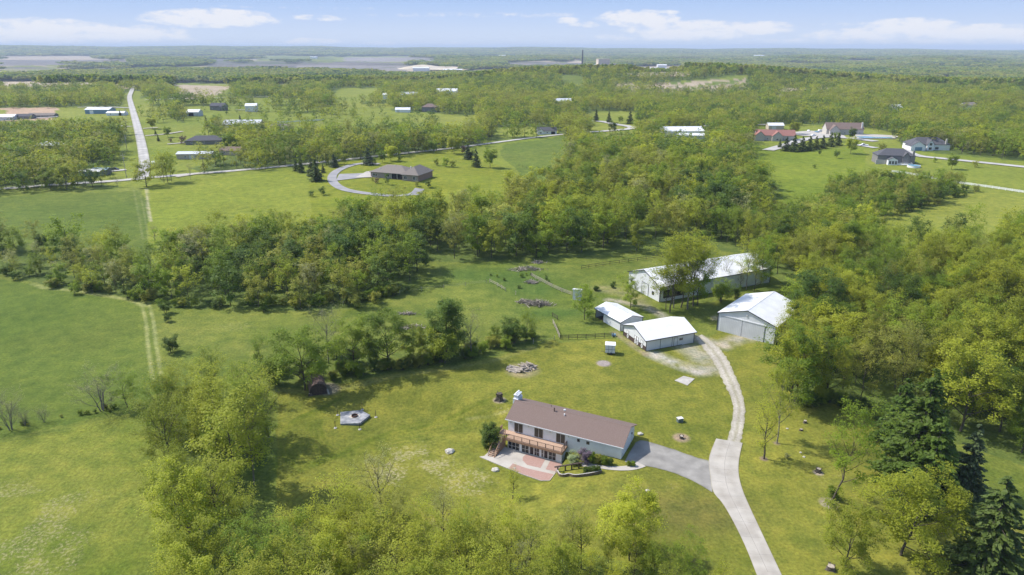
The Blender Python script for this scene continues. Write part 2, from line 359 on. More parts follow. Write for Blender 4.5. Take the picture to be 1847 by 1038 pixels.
WOODS = {   # name: polygon, spacing, mix of crowns
 'row_left': ([(-200,456),(0,456),(60,460),(130,462),(300,472),(310,557),(260,540),(170,530),(90,514),(0,490),(-200,486)], 6.2),
 'hedge_right': (HEDGE_R, 6.5),
 'woods_right': ([(1402,462),(1480,470),(1560,474),(1640,488),(1700,500),(1760,480),(1847,468),(2150,470),(2150,850),(1847,842),(1760,815),(1690,760),(1620,760),(1560,738),(1500,726),(1436,716),(1420,690),(1436,640),(1442,580),(1440,545),(1410,505)], 7.2),
 'barn_back': ([(1290,436),(1402,442),(1420,505),(1400,500),(1370,462),(1300,452)], 7.0),
 'cluster_left': ([(284,760),(330,712),(400,700),(470,705),(490,760),(495,860),(460,905),(450,1000),(430,1080),(420,1200),(320,1200),(330,1000),(300,880)], 6.0),
 'bottom': ([(430,1010),(560,1040),(700,1020),(830,1030),(960,1010),(1060,1000),(1200,1030),(1330,1080),(1330,1250),(420,1250)], 4.3),
 'row_middle': ([(490,700),(500,660),(560,650),(620,640),(700,640),(780,632),(860,622),(900,612),(940,600),(975,604),(960,622),(900,640),(820,656),(700,672),(640,688),(560,700)], 4.7),
}
# ---------------------------------------------------------------- ground sheet
def in_any(px, py, polys):
    r = np.zeros(px.shape, bool)
    for p in polys: r |= inpoly(px, py, p)
    return r
def vnoise(x, y, s, seed=0):
    x = x/s+seed*17.3; y = y/s+seed*7.1
    xi = np.floor(x); yi = np.floor(y); fx = x-xi; fy = y-yi; fx = fx*fx*(3-2*fx); fy = fy*fy*(3-2*fy)
    h = lambda a, b: np.modf(np.abs(np.sin(a*127.1+b*311.7+seed)*43758.5453))[0]
    return (h(xi, yi)*(1-fx)+h(xi+1, yi)*fx)*(1-fy)+(h(xi, yi+1)*(1-fx)+h(xi+1, yi+1)*fx)*fy
def fbm(x, y, s, seed=0, o=4):
    r = 0; a = .5; t = 0
    for i in range(o):
        r = r+a*vnoise(x, y, s, seed+i); t += a; a *= .55; s /= 2.1
    return r/t
def woods_mask(px, py):
    far = (py < 470) & ~in_any(px, py, OPEN) & ~inpoly(px, py, NEAR_OPEN)
    return far | in_any(px, py, [w[0] for w in WOODS.values()])
def open_at(px, py, D):
    return in_any(px, py, OPEN) | in_any(px, py-.8*13*FPX/np.maximum(D, 50), AUTO)
def field_noise(X, Y, D, px): return (D > 2500) & (D < 8500) & (fbm(X, Y, 620, 64) > np.where(px < 1000, .5, .6))
def build_ground():
    th = np.concatenate([np.arange(-180, -56, 6.), np.arange(-56, 56.01, .13), np.arange(60, 180.1, 6.)]); th[-1] = 180
    th = np.radians(th)
    rs = [1.5, 6, 14, 24, 34, 44, 52, 58]; r = 62.
    while r < 34000:
        rs.append(r); r += min(rad(.075)*(r*r+HC*HC)/HC, .02*r+.05)
    rs += [36000, 45000]; rs = np.array(rs); nr, nt_ = len(rs), len(th)
    R, T = np.meshgrid(rs, th, indexing='ij'); X = (R*np.sin(T)).ravel(); Y = (R*np.cos(T)).ravel(); Z = H(X, Y)
    print('ground', nr, nt_, nr*nt_)
    i = np.arange(nr-1)[:, None]*nt_; j = np.arange(nt_-1)[None, :]
    F = np.stack([i+j, i+j+1, i+nt_+j+1, i+nt_+j], -1).reshape(-1, 4)[:, ::-1]
    D = np.hypot(X, Y)
    # colours of the fields (true surface colours)
    jit = np.clip(D*.006+(D-450).clip(0, 800)*.025, .35, 40)
    jx = (fbm(X, Y, 6+D.clip(0, 4000)*.02, 3)-.5)*jit*2; jy = (fbm(X, Y, 6+D.clip(0, 4000)*.02, 9)-.5)*jit*2
    px, py = pr(X+jx, Y+jy, Z); front = Y > 1
    py = np.where(front, py, 9999)
    col = np.zeros((len(X), 3)); dry = np.zeros(len(X)); tuft = np.zeros(len(X))
    n1 = fbm(X, Y, 60, 1); n2 = fbm(X, Y, 12, 2); n3 = fbm(X, Y, 3.2, 5, 3); n4 = fbm(X, Y, 400, 4)
    def mix(a, b, t): t = np.clip(t, 0, 1)[:, None]; return np.array(a)*(1-t)+np.array(b)*t
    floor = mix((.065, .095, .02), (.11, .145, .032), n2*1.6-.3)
    pasture = mix((.094, .128, .019), (.157, .178, .034), n2*1.5-.25+.3*(n1-.5))
    lawn = mix((.122, .138, .02), (.2, .197, .032), (n2*1.2+n3*.6-.45))
    crop = mix((.082, .122, .018), (.125, .155, .026), n1*1.3-.15)
    bright = mix((.15, .19, .02), (.2, .215, .03), n1*1.2-.1)
    tan = mix((.36, .29, .2), (.43, .35, .25), n1)
    plow = mix((.13, .12, .115), (.2, .175, .15), n4*2-.5)
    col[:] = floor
    near = inpoly(px, py, NEAR_OPEN) | ~front | ((py > 1000))
    col[near] = pasture[near]
    op = open_at(px, py, D); op &= ~near
    mead = mix((.14, .18, .022), (.2, .215, .035), fbm(X, Y, 90, 8)*1.6-.3); col[op] = mead[op]
    pf = field_noise(X, Y, D, px) & front & ~op; ft = np.clip(fbm(X, Y, 330, 65)*3-1, 0, 1); ch = np.where(ft[:, None] < .33, plow*.8, np.where(ft[:, None] < .62, mead*.9, tan*.75)); col[pf] = ch[pf]
    def paint(poly, c, cond=None):
        m = (inpoly(px, py, poly) | ((max(q[1] for q in poly) < 180) & inpoly(px, py-.8*13*FPX/np.maximum(D, 50), poly))) & front
        if cond is not None: m &= cond
        col[m] = c[m] if hasattr(c, 'shape') and c.ndim == 2 else np.array(c)
        return m
    # far fields
    paint([(0,195),(104,194),(100,215),(0,220)], tan*np.array([.98,.86,.84])); paint([(104,194),(225,194),(210,222),(100,220)], mead)
    paint([(-300,146),(228,146),(228,151),(60,153),(-300,154)], tan)
    paint([(318,153),(408,156),(400,165),(330,167)], tan*.9)
    paint([(1180,152),(1260,146),(1356,142),(1352,150),(1285,157),(1210,157),(1150,156)], tan*.8); paint([(1115,151),(1180,152),(1300,148),(1240,160),(1115,160)], tan*.9+.02)
    paint([(1180,155),(1290,139),(1345,134),(1300,143),(1255,146)], crop*1.1)
    paint([(1190,166),(1280,164),(1270,176),(1190,176)], crop*1.1)
    paint([(1010,137),(1052,138),(1052,150),(1010,148)], crop)
    paint([(1405,159),(1465,159),(1460,164),(1405,165)], tan); paint([(1480,158),(1548,158),(1548,161),(1480,161)], tan)
    paint([(0,100),(175,101),(178,108),(0,108)], tan*.9); paint([(-600,110),(240,108),(240,115),(-600,118)], plow)
    paint([(380,113),(620,112),(740,114),(740,128),(620,127),(540,126),(380,121)], plow*.75)
    paint([(537,118),(740,119),(740,128),(537,126)], plow*1.3); paint([(620,104),(788,104),(788,109),(620,110)], plow*1.4)
    paint([(470,101),(600,101),(600,111),(470,108)], mead*.9); paint([(908,113),(1060,113),(1060,121),(908,121)], plow*.9)
    paint([(735,120),(838,120),(838,131),(735,130)], tan); paint([(1025,107),(1060,107),(1060,111),(1025,111)], tan)
    paint([(1120,120),(1240,118),(1240,128),(1150,128)], tan*.8)
    for k in range(26):   # hedge lines and ditches between the far fields
        r_ = np.random.RandomState(200+k); y0 = r_.uniform(104, 127); x0 = r_.uniform(0, 1000); w_ = r_.uniform(80, 260); s_ = r_.uniform(-.012, .02)
        m = front & (np.abs(py-(y0+s_*(px-x0))) < .38) & (px > x0) & (px < x0+w_) & (D > 2400); col[m] = floor[m]*.7
    # the fields near by
    L2 = [(-700,346),(0,346),(245,336),(262,336),(272,430),(285,470),(-700,470)]
    paint(L2, crop); paint([(-700,345),(200,337),(262,336),(262,343),(200,346),(0,356),(-700,360)], pasture*1.1)
    L3 = [(266,335),(420,318),(520,309),(560,312),(590,340),(600,440),(272,470)]
    paint(L3, bright)
    paint([(560,300),(640,290),(830,269),(1000,340),(960,350),(760,402),(600,408),(560,400)], mix((.14,.175,.014), (.19,.2,.022), n2))
    paint([(905,262),(1010,246),(1040,246),(1040,330),(960,352),(925,300),(900,280)], crop*1.05)
    paint([(1345,262),(1560,270),(1560,340),(1400,400),(1345,330)], mix((.12,.165,.014),(.165,.2,.02), n1*1.5-.2)); paint([(1560,400),(1640,372),(1760,345),(2300,400),(2300,470),(1540,470)], mix((.15,.185,.02),(.2,.215,.035), n1*1.5-.2))
    L1 = [(-900,498),(0,502),(60,512),(150,530),(230,536),(262,548),(276,580),(284,640),(286,700),(270,728),(180,752),(80,775),(0,792),(-900,850)]
    paint(L1, crop)
    trackpx = [(60,508),(150,532),(225,540),(258,552),(268,580),(272,620),(280,660),(284,700)]
    mlow = paint([(-900,860),(0,800),(100,780),(280,735),(300,740),(330,900),(330,1700),(-900,1700)], mix((.115,.155,.02),(.19,.205,.035), n2*1.3-.15+.5*(n3-.5)))
    dryw = np.clip((fbm(X, Y, 7, 21)-.36)*4, 0, 1)*np.clip((310-px)/190, 0, 1)*np.clip((py-800)/90, 0, 1); dry = np.where(mlow, dryw*.47, dry)
    tuft = np.where(mlow, 1.0, tuft)
    lawnp = [(500,700),(560,704),(700,676),(820,660),(900,644),(960,626),(1000,612),(1010,618),(1110,612),(1160,640),(1255,622),(1300,598),(1372,614),(1420,640),(1436,716),(1500,728),(1560,742),(1620,790),(1620,900),(1847,950),(2300,1000),(2300,1700),(330,1700),(400,1040),(500,920),(500,800)]
    paint(lawnp, lawn)
    # dry grass patches on the lawn
    for (cx, cy, rx, ry, s) in ((740,840,95,45,.55),(845,870,60,30,.5),(1350,720,40,30,.3),(1190,880,90,16,.35),(1280,900,70,25,.4),(1270,660,50,20,.3),(1180,650,40,12,.5),(900,740,30,12,.4),
                                (1500,870,60,25,.3),(1130,560,50,14,.6),(430,590,60,10,.35),(1295,575,14,8,.9),(1310,640,26,30,.3),(1250,860,60,20,.3),(1150,625,30,9,.6),(640,800,90,30,.25),(1060,560,20,8,.4),(900,590,40,30,.3),(1330,950,40,50,.3)):
        g = np.exp(-(((px-cx)/rx)**2+((py-cy)/ry)**2)); dry = np.where(front & near, np.maximum(dry, np.clip(g*1.4, 0, 1)*s*np.clip((n3*.6+n2*.6-.4)*4, 0, 1)), dry)
    # brownish grass downhill of the drive
    g = np.exp(-(((px-1250)/110)**2+((py-925)/40)**2)); t = np.clip(g*(n3+.3), 0, .6)[:, None]; col = np.where((near & front)[:, None], col*(1-t)+np.array((.12, .105, .03))*t, col)
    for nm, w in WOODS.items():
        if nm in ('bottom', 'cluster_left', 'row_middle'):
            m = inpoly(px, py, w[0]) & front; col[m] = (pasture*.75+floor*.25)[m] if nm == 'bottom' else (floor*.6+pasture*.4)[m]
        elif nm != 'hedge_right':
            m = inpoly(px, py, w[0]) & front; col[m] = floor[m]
    # lusher weeds by the creek in the paddock
    g = np.exp(-(((px-880)/90)**2+((py-495)/16)**2))+np.exp(-(((px-960)/70)**2+((py-520)/22)**2))+np.exp(-(((px-1000)/70)**2+((py-565)/10)**2))
    t = np.clip(g*1.3*(n2+.2), 0, .8)[:, None]; col = np.where((near & front)[:, None], col*(1-t)+np.array((.06, .11, .02))*t, col)
    # tyre tracks, field edge lines and bare strips, measured on the ground
    def track(pts, w, c, s, two=None, onlyf=True):
        nonlocal col
        P = [G(*p)[:2] for p in pts]
        best = np.full(len(X), 1e9); side = np.zeros(len(X))
        sel = np.where((X > min(p[0] for p in P)-12) & (X < max(p[0] for p in P)+12) & (Y > min(p[1] for p in P)-12) & (Y < max(p[1] for p in P)+12))[0]
        if len(sel) == 0: return
        x, y = X[sel], Y[sel]; b = np.full(len(sel), 1e9)
        for (ax, ay), (bx, by) in zip(P[:-1], P[1:]):
            dx, dy = bx-ax, by-ay; t = np.clip(((x-ax)*dx+(y-ay)*dy)/(dx*dx+dy*dy), 0, 1)
            b = np.minimum(b, np.hypot(x-ax-dx*t, y-ay-dy*t))
        if two: b = np.abs(b-two)
        k = np.clip(1.3-b/w, 0, 1)*s*np.clip(fbm(x, y, 2.2, 33)*1.8-.1, 0, 1)
        col[sel] = col[sel]*(1-k[:, None])+np.array(c)*k[:, None]
    track([(262,548),(270,580),(274,620),(280,660),(284,690)], .5, (.26, .27, .1), .95, two=.9)
    track([(60,512),(80,520),(130,524),(230,540),(262,552)], 1.1, (.25, .26, .09), 1.0)
    track([(264,340),(268,380),(272,400)], .7, (.36, .33, .2), .9); track([(246,342),(252,370),(258,400),(262,430)], .5, (.2, .22, .08), .6, two=1.0)
    track([(1372,608),(1330,612),(1300,625),(1262,612)], 2.6, (.36, .32, .25), .9)
    track([(1262,612),(1225,598),(1190,566),(1160,552),(1125,545),(1100,542)], 1.9, (.36, .32, .25), .8)
    track([(1090,522),(1130,528),(1150,545)], 3.6, (.25, .22, .11), .7); track([(1180,640),(1215,655),(1262,672)], 2.4, (.4, .37, .31), .95)
    track([(1240,628),(1262,640),(1280,665)], 3.6, (.36, .33, .26), .75); track([(1108,600),(1166,640)], 1.2, (.26, .21, .13), .9)
    track([(500,704),(560,708),(700,680),(820,663),(900,648),(960,628)], 1.2, (.24, .24, .08), .5)
    track([(842,756),(880,752),(916,742)], .35, (.27, .26, .1), .7); track([(1847,972),(1800,950),(1770,935)], .8, (.3, .27, .15), .8)
    track([(1690,392),(1790,402)], .5, (.3, .28, .12), .4)
    for k in range(9):   # mower rounds
        pts = [(560+k*9+18*math.cos(a)*3, 800-k*4+26*math.sin(a)*2) for a in np.linspace(1.8, 4.4, 9)]
        track(pts, .42, (.085, .115, .012), .6)
    for k in range(7): track([(520+k*10, 860-k*6), (600+k*22, 828-k*10), (700+k*30, 806-k*14), (850+k*18, 776-k*14)], .42, (.09, .12, .012), .5)
    for k in range(8): track([(880+k*12, 505+k*1.5), (892+k*10, 545), (860+k*13, 590)], .35, (.19, .21, .05), .16)
    # the circle patch, worn spots round stumps
    for (cx, cy, rr, c) in ((1089,656,1.6,(.27,.23,.2)),(901,722,1.3,(.33,.27,.19)),(1229,790,1.5,(.3,.22,.15)),(1476,853,.8,(.4,.33,.24)),(943,668,3.6,(.26,.22,.11)),(590,702,2.6,(.2,.18,.13)),(1495,908,1.4,(.3,.25,.18)),(1378,828,.7,(.2,.15,.1)),(1401,800,.6,(.2,.16,.1))):
        gx, gy, _ = G(cx, cy); d_ = np.hypot(X-gx, Y-gy)/rr; k = np.clip((1.25-d_)*2.2, 0, 1)*np.clip(n3+.45, 0, 1); k = k[:, None]; col = col*(1-k)+np.array(c)*k
    me = npmesh('ground', np.stack([X, Y, Z], 1), F, smooth=True)
    a = me.color_attributes.new('col', 'FLOAT_COLOR', 'POINT'); a.data.foreach_set('color', np.concatenate([col, np.ones((len(X), 1))], 1).astype(np.float32).ravel())
    b = me.attributes.new('dry', 'FLOAT', 'POINT'); b.data.foreach_set('value', dry.astype(np.float32))
    b = me.attributes.new('tuft', 'FLOAT', 'POINT'); b.data.foreach_set('value', tuft.astype(np.float32))
    m, nt, bs = newmat('grass_ground', .95); N = nt.nodes.new; K = nt.links.new
    bs.inputs['Specular IOR Level'].default_value = .12
    ac = N('ShaderNodeAttribute'); ac.attribute_name = 'col'; ad = N('ShaderNodeAttribute'); ad.attribute_name = 'dry'; at = N('ShaderNodeAttribute'); at.attribute_name = 'tuft'
    tc = N('ShaderNodeTexCoord')
    def noise(s, d, r=.6):
        n = N('ShaderNodeTexNoise'); K(tc.outputs['Object'], n.inputs['Vector']); n.inputs['Scale'].default_value = s; n.inputs['Detail'].default_value = d; n.inputs['Roughness'].default_value = r; return n.outputs[0]
    def mt(op, a_, b_, c_=None, cl=False):
        n = N('ShaderNodeMath'); n.operation = op; n.use_clamp = False if op == 'MULTIPLY_ADD' else cl
        for i, v in enumerate((a_, b_, c_)):
            if v is None: continue
            if hasattr(v, 'is_output'): K(v, n.inputs[i])
            else: n.inputs[i].default_value = v
        return n.outputs[0]
    nf = noise(1.7, 9, .72); nm = noise(.28, 6); nb = noise(.035, 6)
    v = mt('MULTIPLY_ADD', nf, 2.1, -.08, True); v = mt('ADD', v, .04); v2 = mt('MULTIPLY_ADD', nm, .95, .53); v3 = mt('MULTIPLY_ADD', nb, .6, .7)
    vv = mt('MULTIPLY', mt('MULTIPLY', v, v2), v3)
    cmb = N('ShaderNodeCombineXYZ'); K(mt('MULTIPLY', vv, mt('MULTIPLY_ADD', nm, .5, .75)), cmb.inputs[0]); K(vv, cmb.inputs[1]); K(vv, cmb.inputs[2])
    mu = N('ShaderNodeMix'); mu.data_type = 'RGBA'; mu.blend_type = 'MULTIPLY'; mu.inputs[0].default_value = 1; K(ac.outputs['Color'], mu.inputs[6]); K(cmb.outputs[0], mu.inputs[7])
    dm = N('ShaderNodeMix'); dm.data_type = 'RGBA'; K(mu.outputs[2], dm.inputs[6]); dm.inputs[7].default_value = (.4, .345, .2, 1)
    nd = noise(1.9, 9, .72); th_ = mt('SUBTRACT', mt('ADD', nd, mt('MULTIPLY', ad.outputs['Fac'], .42)), .68); K(mt('MULTIPLY', mt('MULTIPLY', th_, 4.5, cl=True), mt('MULTIPLY', ad.outputs['Fac'], 2.5, cl=True)), dm.inputs[0])
    # scattered dandelions and tired tufts
    K(dm.outputs[2], bs.inputs['Base Color'])
    bp = N('ShaderNodeBump'); bp.inputs['Distance'].default_value = .35
    K(mt('MULTIPLY_ADD', at.outputs['Fac'], .55, .35), bp.inputs['Strength'])
    n6 = noise(1.3, 7, .68); K(n6, bp.inputs['Height']); K(bp.outputs[0], bs.inputs['Normal'])
    me.materials.append(m)
    g = link('ground', me); g['kind'] = 'structure'
build_ground()

# ---------------------------------------------------------------- roads, drives, paths: sheets laid on the ground
def lift(D): return .025+max(0, D-90)*.0006
def resample(P, step):
    out = [P[0]]
    for a, b in zip(P[:-1], P[1:]):
        a = np.array(a); b = np.array(b); n = max(1, int(np.linalg.norm(b-a)/step))
        for i in range(1, n+1): out.append(tuple(a+(b-a)*i/n))
    return np.array(out)
def smoothline(P, it=2):
    P = [np.array(p, float) for p in P]
    for _ in range(it):
        Q = [P[0]]
        for a, b in zip(P[:-1], P[1:]): Q += [a*.75+b*.25, a*.25+b*.75]
        Q.append(P[-1]); P = Q
    return P
def sheet(name, Lp, Rp, mat, nac=6, extra=0.0, jag=0, thick=0):
    """strip between two lines on the ground with the same number of points"""
    V = []; n = len(Lp)
    for k in range(n):
        a = np.array(Lp[k]); b = np.array(Rp[k])
        if jag:
            a = a+(b-a)*jag*(vnoise(np.array(a[0]), np.array(a[1]), .9, 3)-.5); b = b+(a-b)*jag*(vnoise(np.array(b[0]), np.array(b[1]), .9, 7)-.5)
        for i in range(nac+1):
            p = a+(b-a)*i/nac; V.append((p[0], p[1], float(H(p[0], p[1]))+lift(math.hypot(*p))+extra))
    F = [(k*(nac+1)+i, k*(nac+1)+i+1, (k+1)*(nac+1)+i+1, (k+1)*(nac+1)+i) for k in range(n-1) for i in range(nac)]
    me = npmesh(name, V, F, [mat], True)
    ua = me.attributes.new('across', 'FLOAT', 'POINT'); ua.data.foreach_set('value', np.tile(np.linspace(0, 1, nac+1), n).astype(np.float32))
    # make the faces look up
    o = link(name, me); o['kind'] = 'structure'
    if len(me.polygons) and me.polygons[0].normal.z < 0: me.flip_normals()
    return o
def ribbon(name, pts, w, mat, step=4, nac=4, extra=0, jag=0, it=2, flat=False):
    P = [np.array(p if flat else G(*p)[:2]) for p in pts]; P = smoothline(P, it); P = resample(P, step)
    T = np.gradient(P, axis=0); T /= np.linalg.norm(T, axis=1)[:, None]; Nn = np.stack([-T[:, 1], T[:, 0]], 1)
    ww = w if hasattr(w, '__len__') else None
    wv = np.interp(np.linspace(0, 1, len(P)), np.linspace(0, 1, len(w)), w)[:, None] if ww is not None else w
    return sheet(name, P+Nn*wv/2, P-Nn*wv/2, mat, nac, extra, jag)
def two_sided(name, Lpx, Rpx, mat, step=.8, nac=8, extra=0, jag=0, it=2):
    L = smoothline([np.array(G(*p)[:2]) for p in Lpx], it); R = smoothline([np.array(G(*p)[:2]) for p in Rpx], it)
    def param(P, n):
        P = np.array(P); d = np.concatenate([[0], np.cumsum(np.linalg.norm(np.diff(P, axis=0), axis=1))]); t = np.linspace(0, d[-1], n)
        return np.stack([np.interp(t, d, P[:, 0]), np.interp(t, d, P[:, 1])], 1), d[-1]
    _, ln = param(L, 2); n = max(4, int(ln/step)); L2, _ = param(L, n); R2, _ = param(R, n)
    return sheet(name, L2, R2, mat, nac, extra, jag)
# concrete drive with its joints, built as separate pours
def tracked(src, name, mid, tr, edge, e2=.1):
    """wheel tracks along a drive"""
    m = M[src].copy(); m.name = name; nt = m.node_tree; N = nt.nodes.new; K = nt.links.new; bs = nt.nodes['Principled BSDF']
    at = N('ShaderNodeAttribute'); at.attribute_name = 'across'; r = N('ShaderNodeValToRGB'); K(at.outputs['Fac'], r.inputs[0]); e = r.color_ramp.elements
    e[0].position = 0; e[0].color = (*edge, 1); e[1].position = 1; e[1].color = (*edge, 1); av = tuple((x+y)/2 for x, y in zip(mid, tr))
    for p_, c_ in ((e2, av), (.28, tr), (.5, mid), (.72, tr), (1-e2, av)): q = e.new(p_); q.color = (*c_, 1)
    tc = N('ShaderNodeTexCoord'); nz = N('ShaderNodeTexNoise'); K(tc.outputs['Object'], nz.inputs['Vector']); nz.inputs['Scale'].default_value = .22; nz.inputs['Detail'].default_value = 9
    rr = N('ShaderNodeMapRange'); K(nz.outputs[0], rr.inputs[0]); rr.inputs[1].default_value = .3; rr.inputs[2].default_value = .7; rr.inputs[3].default_value = .8; rr.inputs[4].default_value = 1.08
    mu = N('ShaderNodeMix'); mu.data_type = 'RGBA'; mu.blend_type = 'MULTIPLY'; mu.inputs[0].default_value = 1; vs = N('ShaderNodeVectorMath'); vs.operation = 'SCALE'; K(r.outputs[0], vs.inputs[0]); K(rr.outputs[0], vs.inputs['Scale'])
    src_ = bs.inputs['Base Color'].links[0].from_socket; K(src_, mu.inputs[6]); K(vs.outputs[0], mu.inputs[7]); K(mu.outputs[2], bs.inputs['Base Color']); M[name] = m
tracked('gravel', 'gravel_tracks', (.84, .84, .7), (1.12, 1.1, 1.08), (.78, .78, .62)); tracked('concrete', 'concrete_tracks', (1.02, 1.02, 1.02), (.93, .93, .92), (.8, .79, .68), .04); tracked('asphalt', 'asphalt_tracks', (1, 1, 1), (1.12, 1.12, 1.11), (.8, .82, .7), .06); tracked('road', 'road_tracks', (.95, .95, .95), (1.06, 1.06, 1.06), (.72, .74, .55), .14)
two_sided('concrete_drive', [(1291.5,792),(1283,812),(1277,832),(1281,860),(1284.5,889),(1305,909),(1340,975),(1365,1038),(1400,1130)], [(1339.5,800),(1334,822),(1331,850),(1337,880),(1352,915),(1378,970),(1410,1038),(1460,1140)], M['concrete_tracks'], step=.7, nac=10, extra=.05, it=2)
two_sided('gravel_drive', [(1312,796),(1318,770),(1324,745),(1318,715),(1305,690),(1290,660),(1272,635),(1254,610)], [(1336,799),(1342,770),(1345,740),(1338,705),(1325,675),(1311,645),(1290,620),(1266,604)], M['gravel_tracks'], step=.5, nac=16, jag=.14)
two_sided('asphalt_drive', [(1127,833),(1136,815),(1150,794),(1170,797),(1215,811),(1255,826),(1278,831)], [(1127,833.5),(1150,840.5),(1170,842),(1210,851),(1250,868),(1275,882),(1285,889)], M['asphalt_tracks'], step=.6, nac=12, jag=.03, extra=.02, it=1)
two_sided('garden_path', [(1148,833),(1146,838),(1120,842.5),(1085,841),(1062,836),(1048,835)], [(1165,842),(1150,847.5),(1128,850),(1100,848.5),(1075,845),(1050,842)], M['concrete'], step=.5, nac=4, extra=.03, it=2)
# joints in the concrete drive
def joints():
    mb = MB()
    pts = smoothline([np.array(G(*p)[:2]) for p in [(1316,800),(1308,825),(1306,850),(1312,885),(1330,920),(1358,975),(1385,1033)]], 3)
    for a, b in zip(pts[:-1], pts[1:]):
        za = float(H(*a))+lift(np.hypot(*a))+.056; zb = float(H(*b))+lift(np.hypot(*b))+.056
        mb.beam((a[0], a[1], za), (b[0], b[1], zb), .05, .008)
    for (a, b) in [((1287,800),(1338,808)),((1280,822),(1334,826)),((1278,845),(1331,850)),((1282,868),(1334,873)),((1290,896),(1344,896)),((1308,915),(1354,920)),((1322,940),(1366,945)),((1337,968),(1380,972)),((1350,1000),(1394,1002))]:
        A = np.array(G(*a)[:2]); B = np.array(G(*b)[:2])
        for k in range(6):
            p = A+(B-A)*(.06+.88*k/6); q = A+(B-A)*(.06+.88*(k+1)/6)
            mb.beam((p[0], p[1], float(H(*p))+lift(np.hypot(*p))+.054), (q[0], q[1], float(H(*q))+lift(np.hypot(*q))+.054), .03, .008)
    o = mb.build('drive_joints', nmat('joint_dirt', (.2,.19,.165), (.3,.28,.25), 2)); o['kind'] = 'structure'
joints()
# public roads
ribbon('cross_road', [(-420,362),(-200,353),(0,342),(100,334),(200,328),(262,322),(330,316),(420,309),(520,300),(600,291),(640,287),(720,278),(780,272),(830,266.5),(900,257),(960,249),(1010,243.5),(1055,239.5),(1090,237.5),(1115,236)], 6.0, M['road_tracks'], step=6, extra=.05)
ribbon('north_road', [(257,322),(262,300),(256,262),(248,230),(241,205),(236,188),(233,176),(236,168),(241,158),(245,148),(247,142)], 6.4, M['road_tracks'], step=9, extra=.1)
ribbon('cul_de_sac', [(1085,238),(1110,236),(1135,234),(1142,231),(1130,228),(1112,226),(1092,221),(1072,219)], 8, M['road'], step=4, extra=.2)
ribbon('row_road', [(1262,229),(1300,226.5),(1340,226),(1390,226)], 7, M['road'], step=8, extra=.2)
ribbon('subdivision_road', [(1628,270),(1650,282),(1690,286),(1750,292),(1847,302),(1990,318)], 7, M['road'], step=6, extra=.1)
ribbon('brick_house_drive', [(684,296.5),(660,295),(640,297),(620,303),(606,310),(598,319),(600,330),(615,341),(640,347),(680,352),(720,355),(745,352),(757,341)], 5, M['asphalt_far'], step=3, extra=.03)
two_sided('brick_house_apron', [(612,315),(640,314),(668,313)], [(606,327),(640,323),(669,320)], M['asphalt_far'], step=2, nac=5, extra=.06, it=0)
two_sided('concrete_apron', [(660,311),(672,309)], [(640,322),(671,321)], M['concrete'], step=2, nac=4, extra=.14, it=0)
for nm, pts, w in (('side_lane', [(1385,272),(1420,262),(1450,252),(1490,247),(1530,250),(1580,256)], 9), ('farm_lane', [(0,214),(60,214),(104,212)], 6),
                   ('house_lane', [(318,320),(345,316),(370,312)], 3.5), ('house_lane', [(262,246),(300,243),(330,238)], 3.5), ('house_lane', [(258,233),(285,231)], 3.5), ('house_lane', [(302,261),(330,259),(345,255)], 3.5),
                   ('house_lane', [(222,229.5),(240,229)], 3.5), ('house_lane', [(186,311),(228,307)], 5), ('house_lane', [(412,237),(440,233)], 6), ('house_lane', [(425,199.5),(446,199)], 5),('farm_lane', [(262,181.5),(330,179),(450,176),(560,175)], 6), ('house_lane', [(1545,262),(1580,268)], 6), ('farm_lane', [(140,195),(180,193),(235,196)], 5)):
    ribbon(nm, pts, w, M['road'] if w > 4 else M['gravel'], step=6, nac=3, extra=.12, it=1)
def ptch(name, px, py, r, mat, ry=1, extra=.1, n=14):
    x, y, z = G(px, py); V = [(x, y, float(H(x, y))+lift(math.hypot(x, y))+extra)]
    for i in range(n):
        t = 2*math.pi*i/n; k = r*(1+.12*math.sin(3*t+px)); X, Y = x+k*math.cos(t), y+k*ry*math.sin(t); V.append((X, Y, float(H(X, Y))+lift(math.hypot(X, Y))+extra))
    o = link(name, npmesh(name, V, [(0, 1+i, 1+(i+1) % n) for i in range(n)], [mat])); o['kind'] = 'structure'; return o
ptch('yard_pavement', 1475, 243, 20, M['concrete_old'], 1.3); ptch('pool_terrace', 1578, 247, 18, M['concrete_old'], .9, .14); ptch('quarry_ground', 790, 125, 110, M['sand'], 1.4, 2)
# ---------------------------------------------------------------- buildings
def side(f, L, Wd):
    return {'f': ((0, 0), (1, 0), (0, -1)), 'b': ((L, Wd), (-1, 0), (0, 1)), 'r': ((L, 0), (0, 1), (1, 0)), 'l': ((0, Wd), (0, -1), (-1, 0))}[f]
def window(root, F, u, z, w, h, cols=2, rows=1, fm='frame', pane='glass', t=.06, name='window', d=.05, rowz=None, label=None):
    mb = MB(); mb.fbox(F, u, u+w, z, z+t, 0, d); mb.fbox(F, u, u+w, z+h-t, z+h, 0, d)
    for i in range(cols+1):
        x = u+(w-t)*i/cols; mb.fbox(F, x, x+t, z+t, z+h-t, 0, d)
    for j in range(1, rows):
        zz = z+(h*(rowz or j/rows)); mb.fbox(F, u+t, u+w-t, zz, zz+t*.8, 0, d*.9)
    o = mb.build(name, M[fm], root, label)
    p = MB(); p.fbox(F, u+t*.5, u+w-t*.5, z+t*.5, z+h-t*.5, 0, d*.45); p.build('pane', M[pane], o); return o
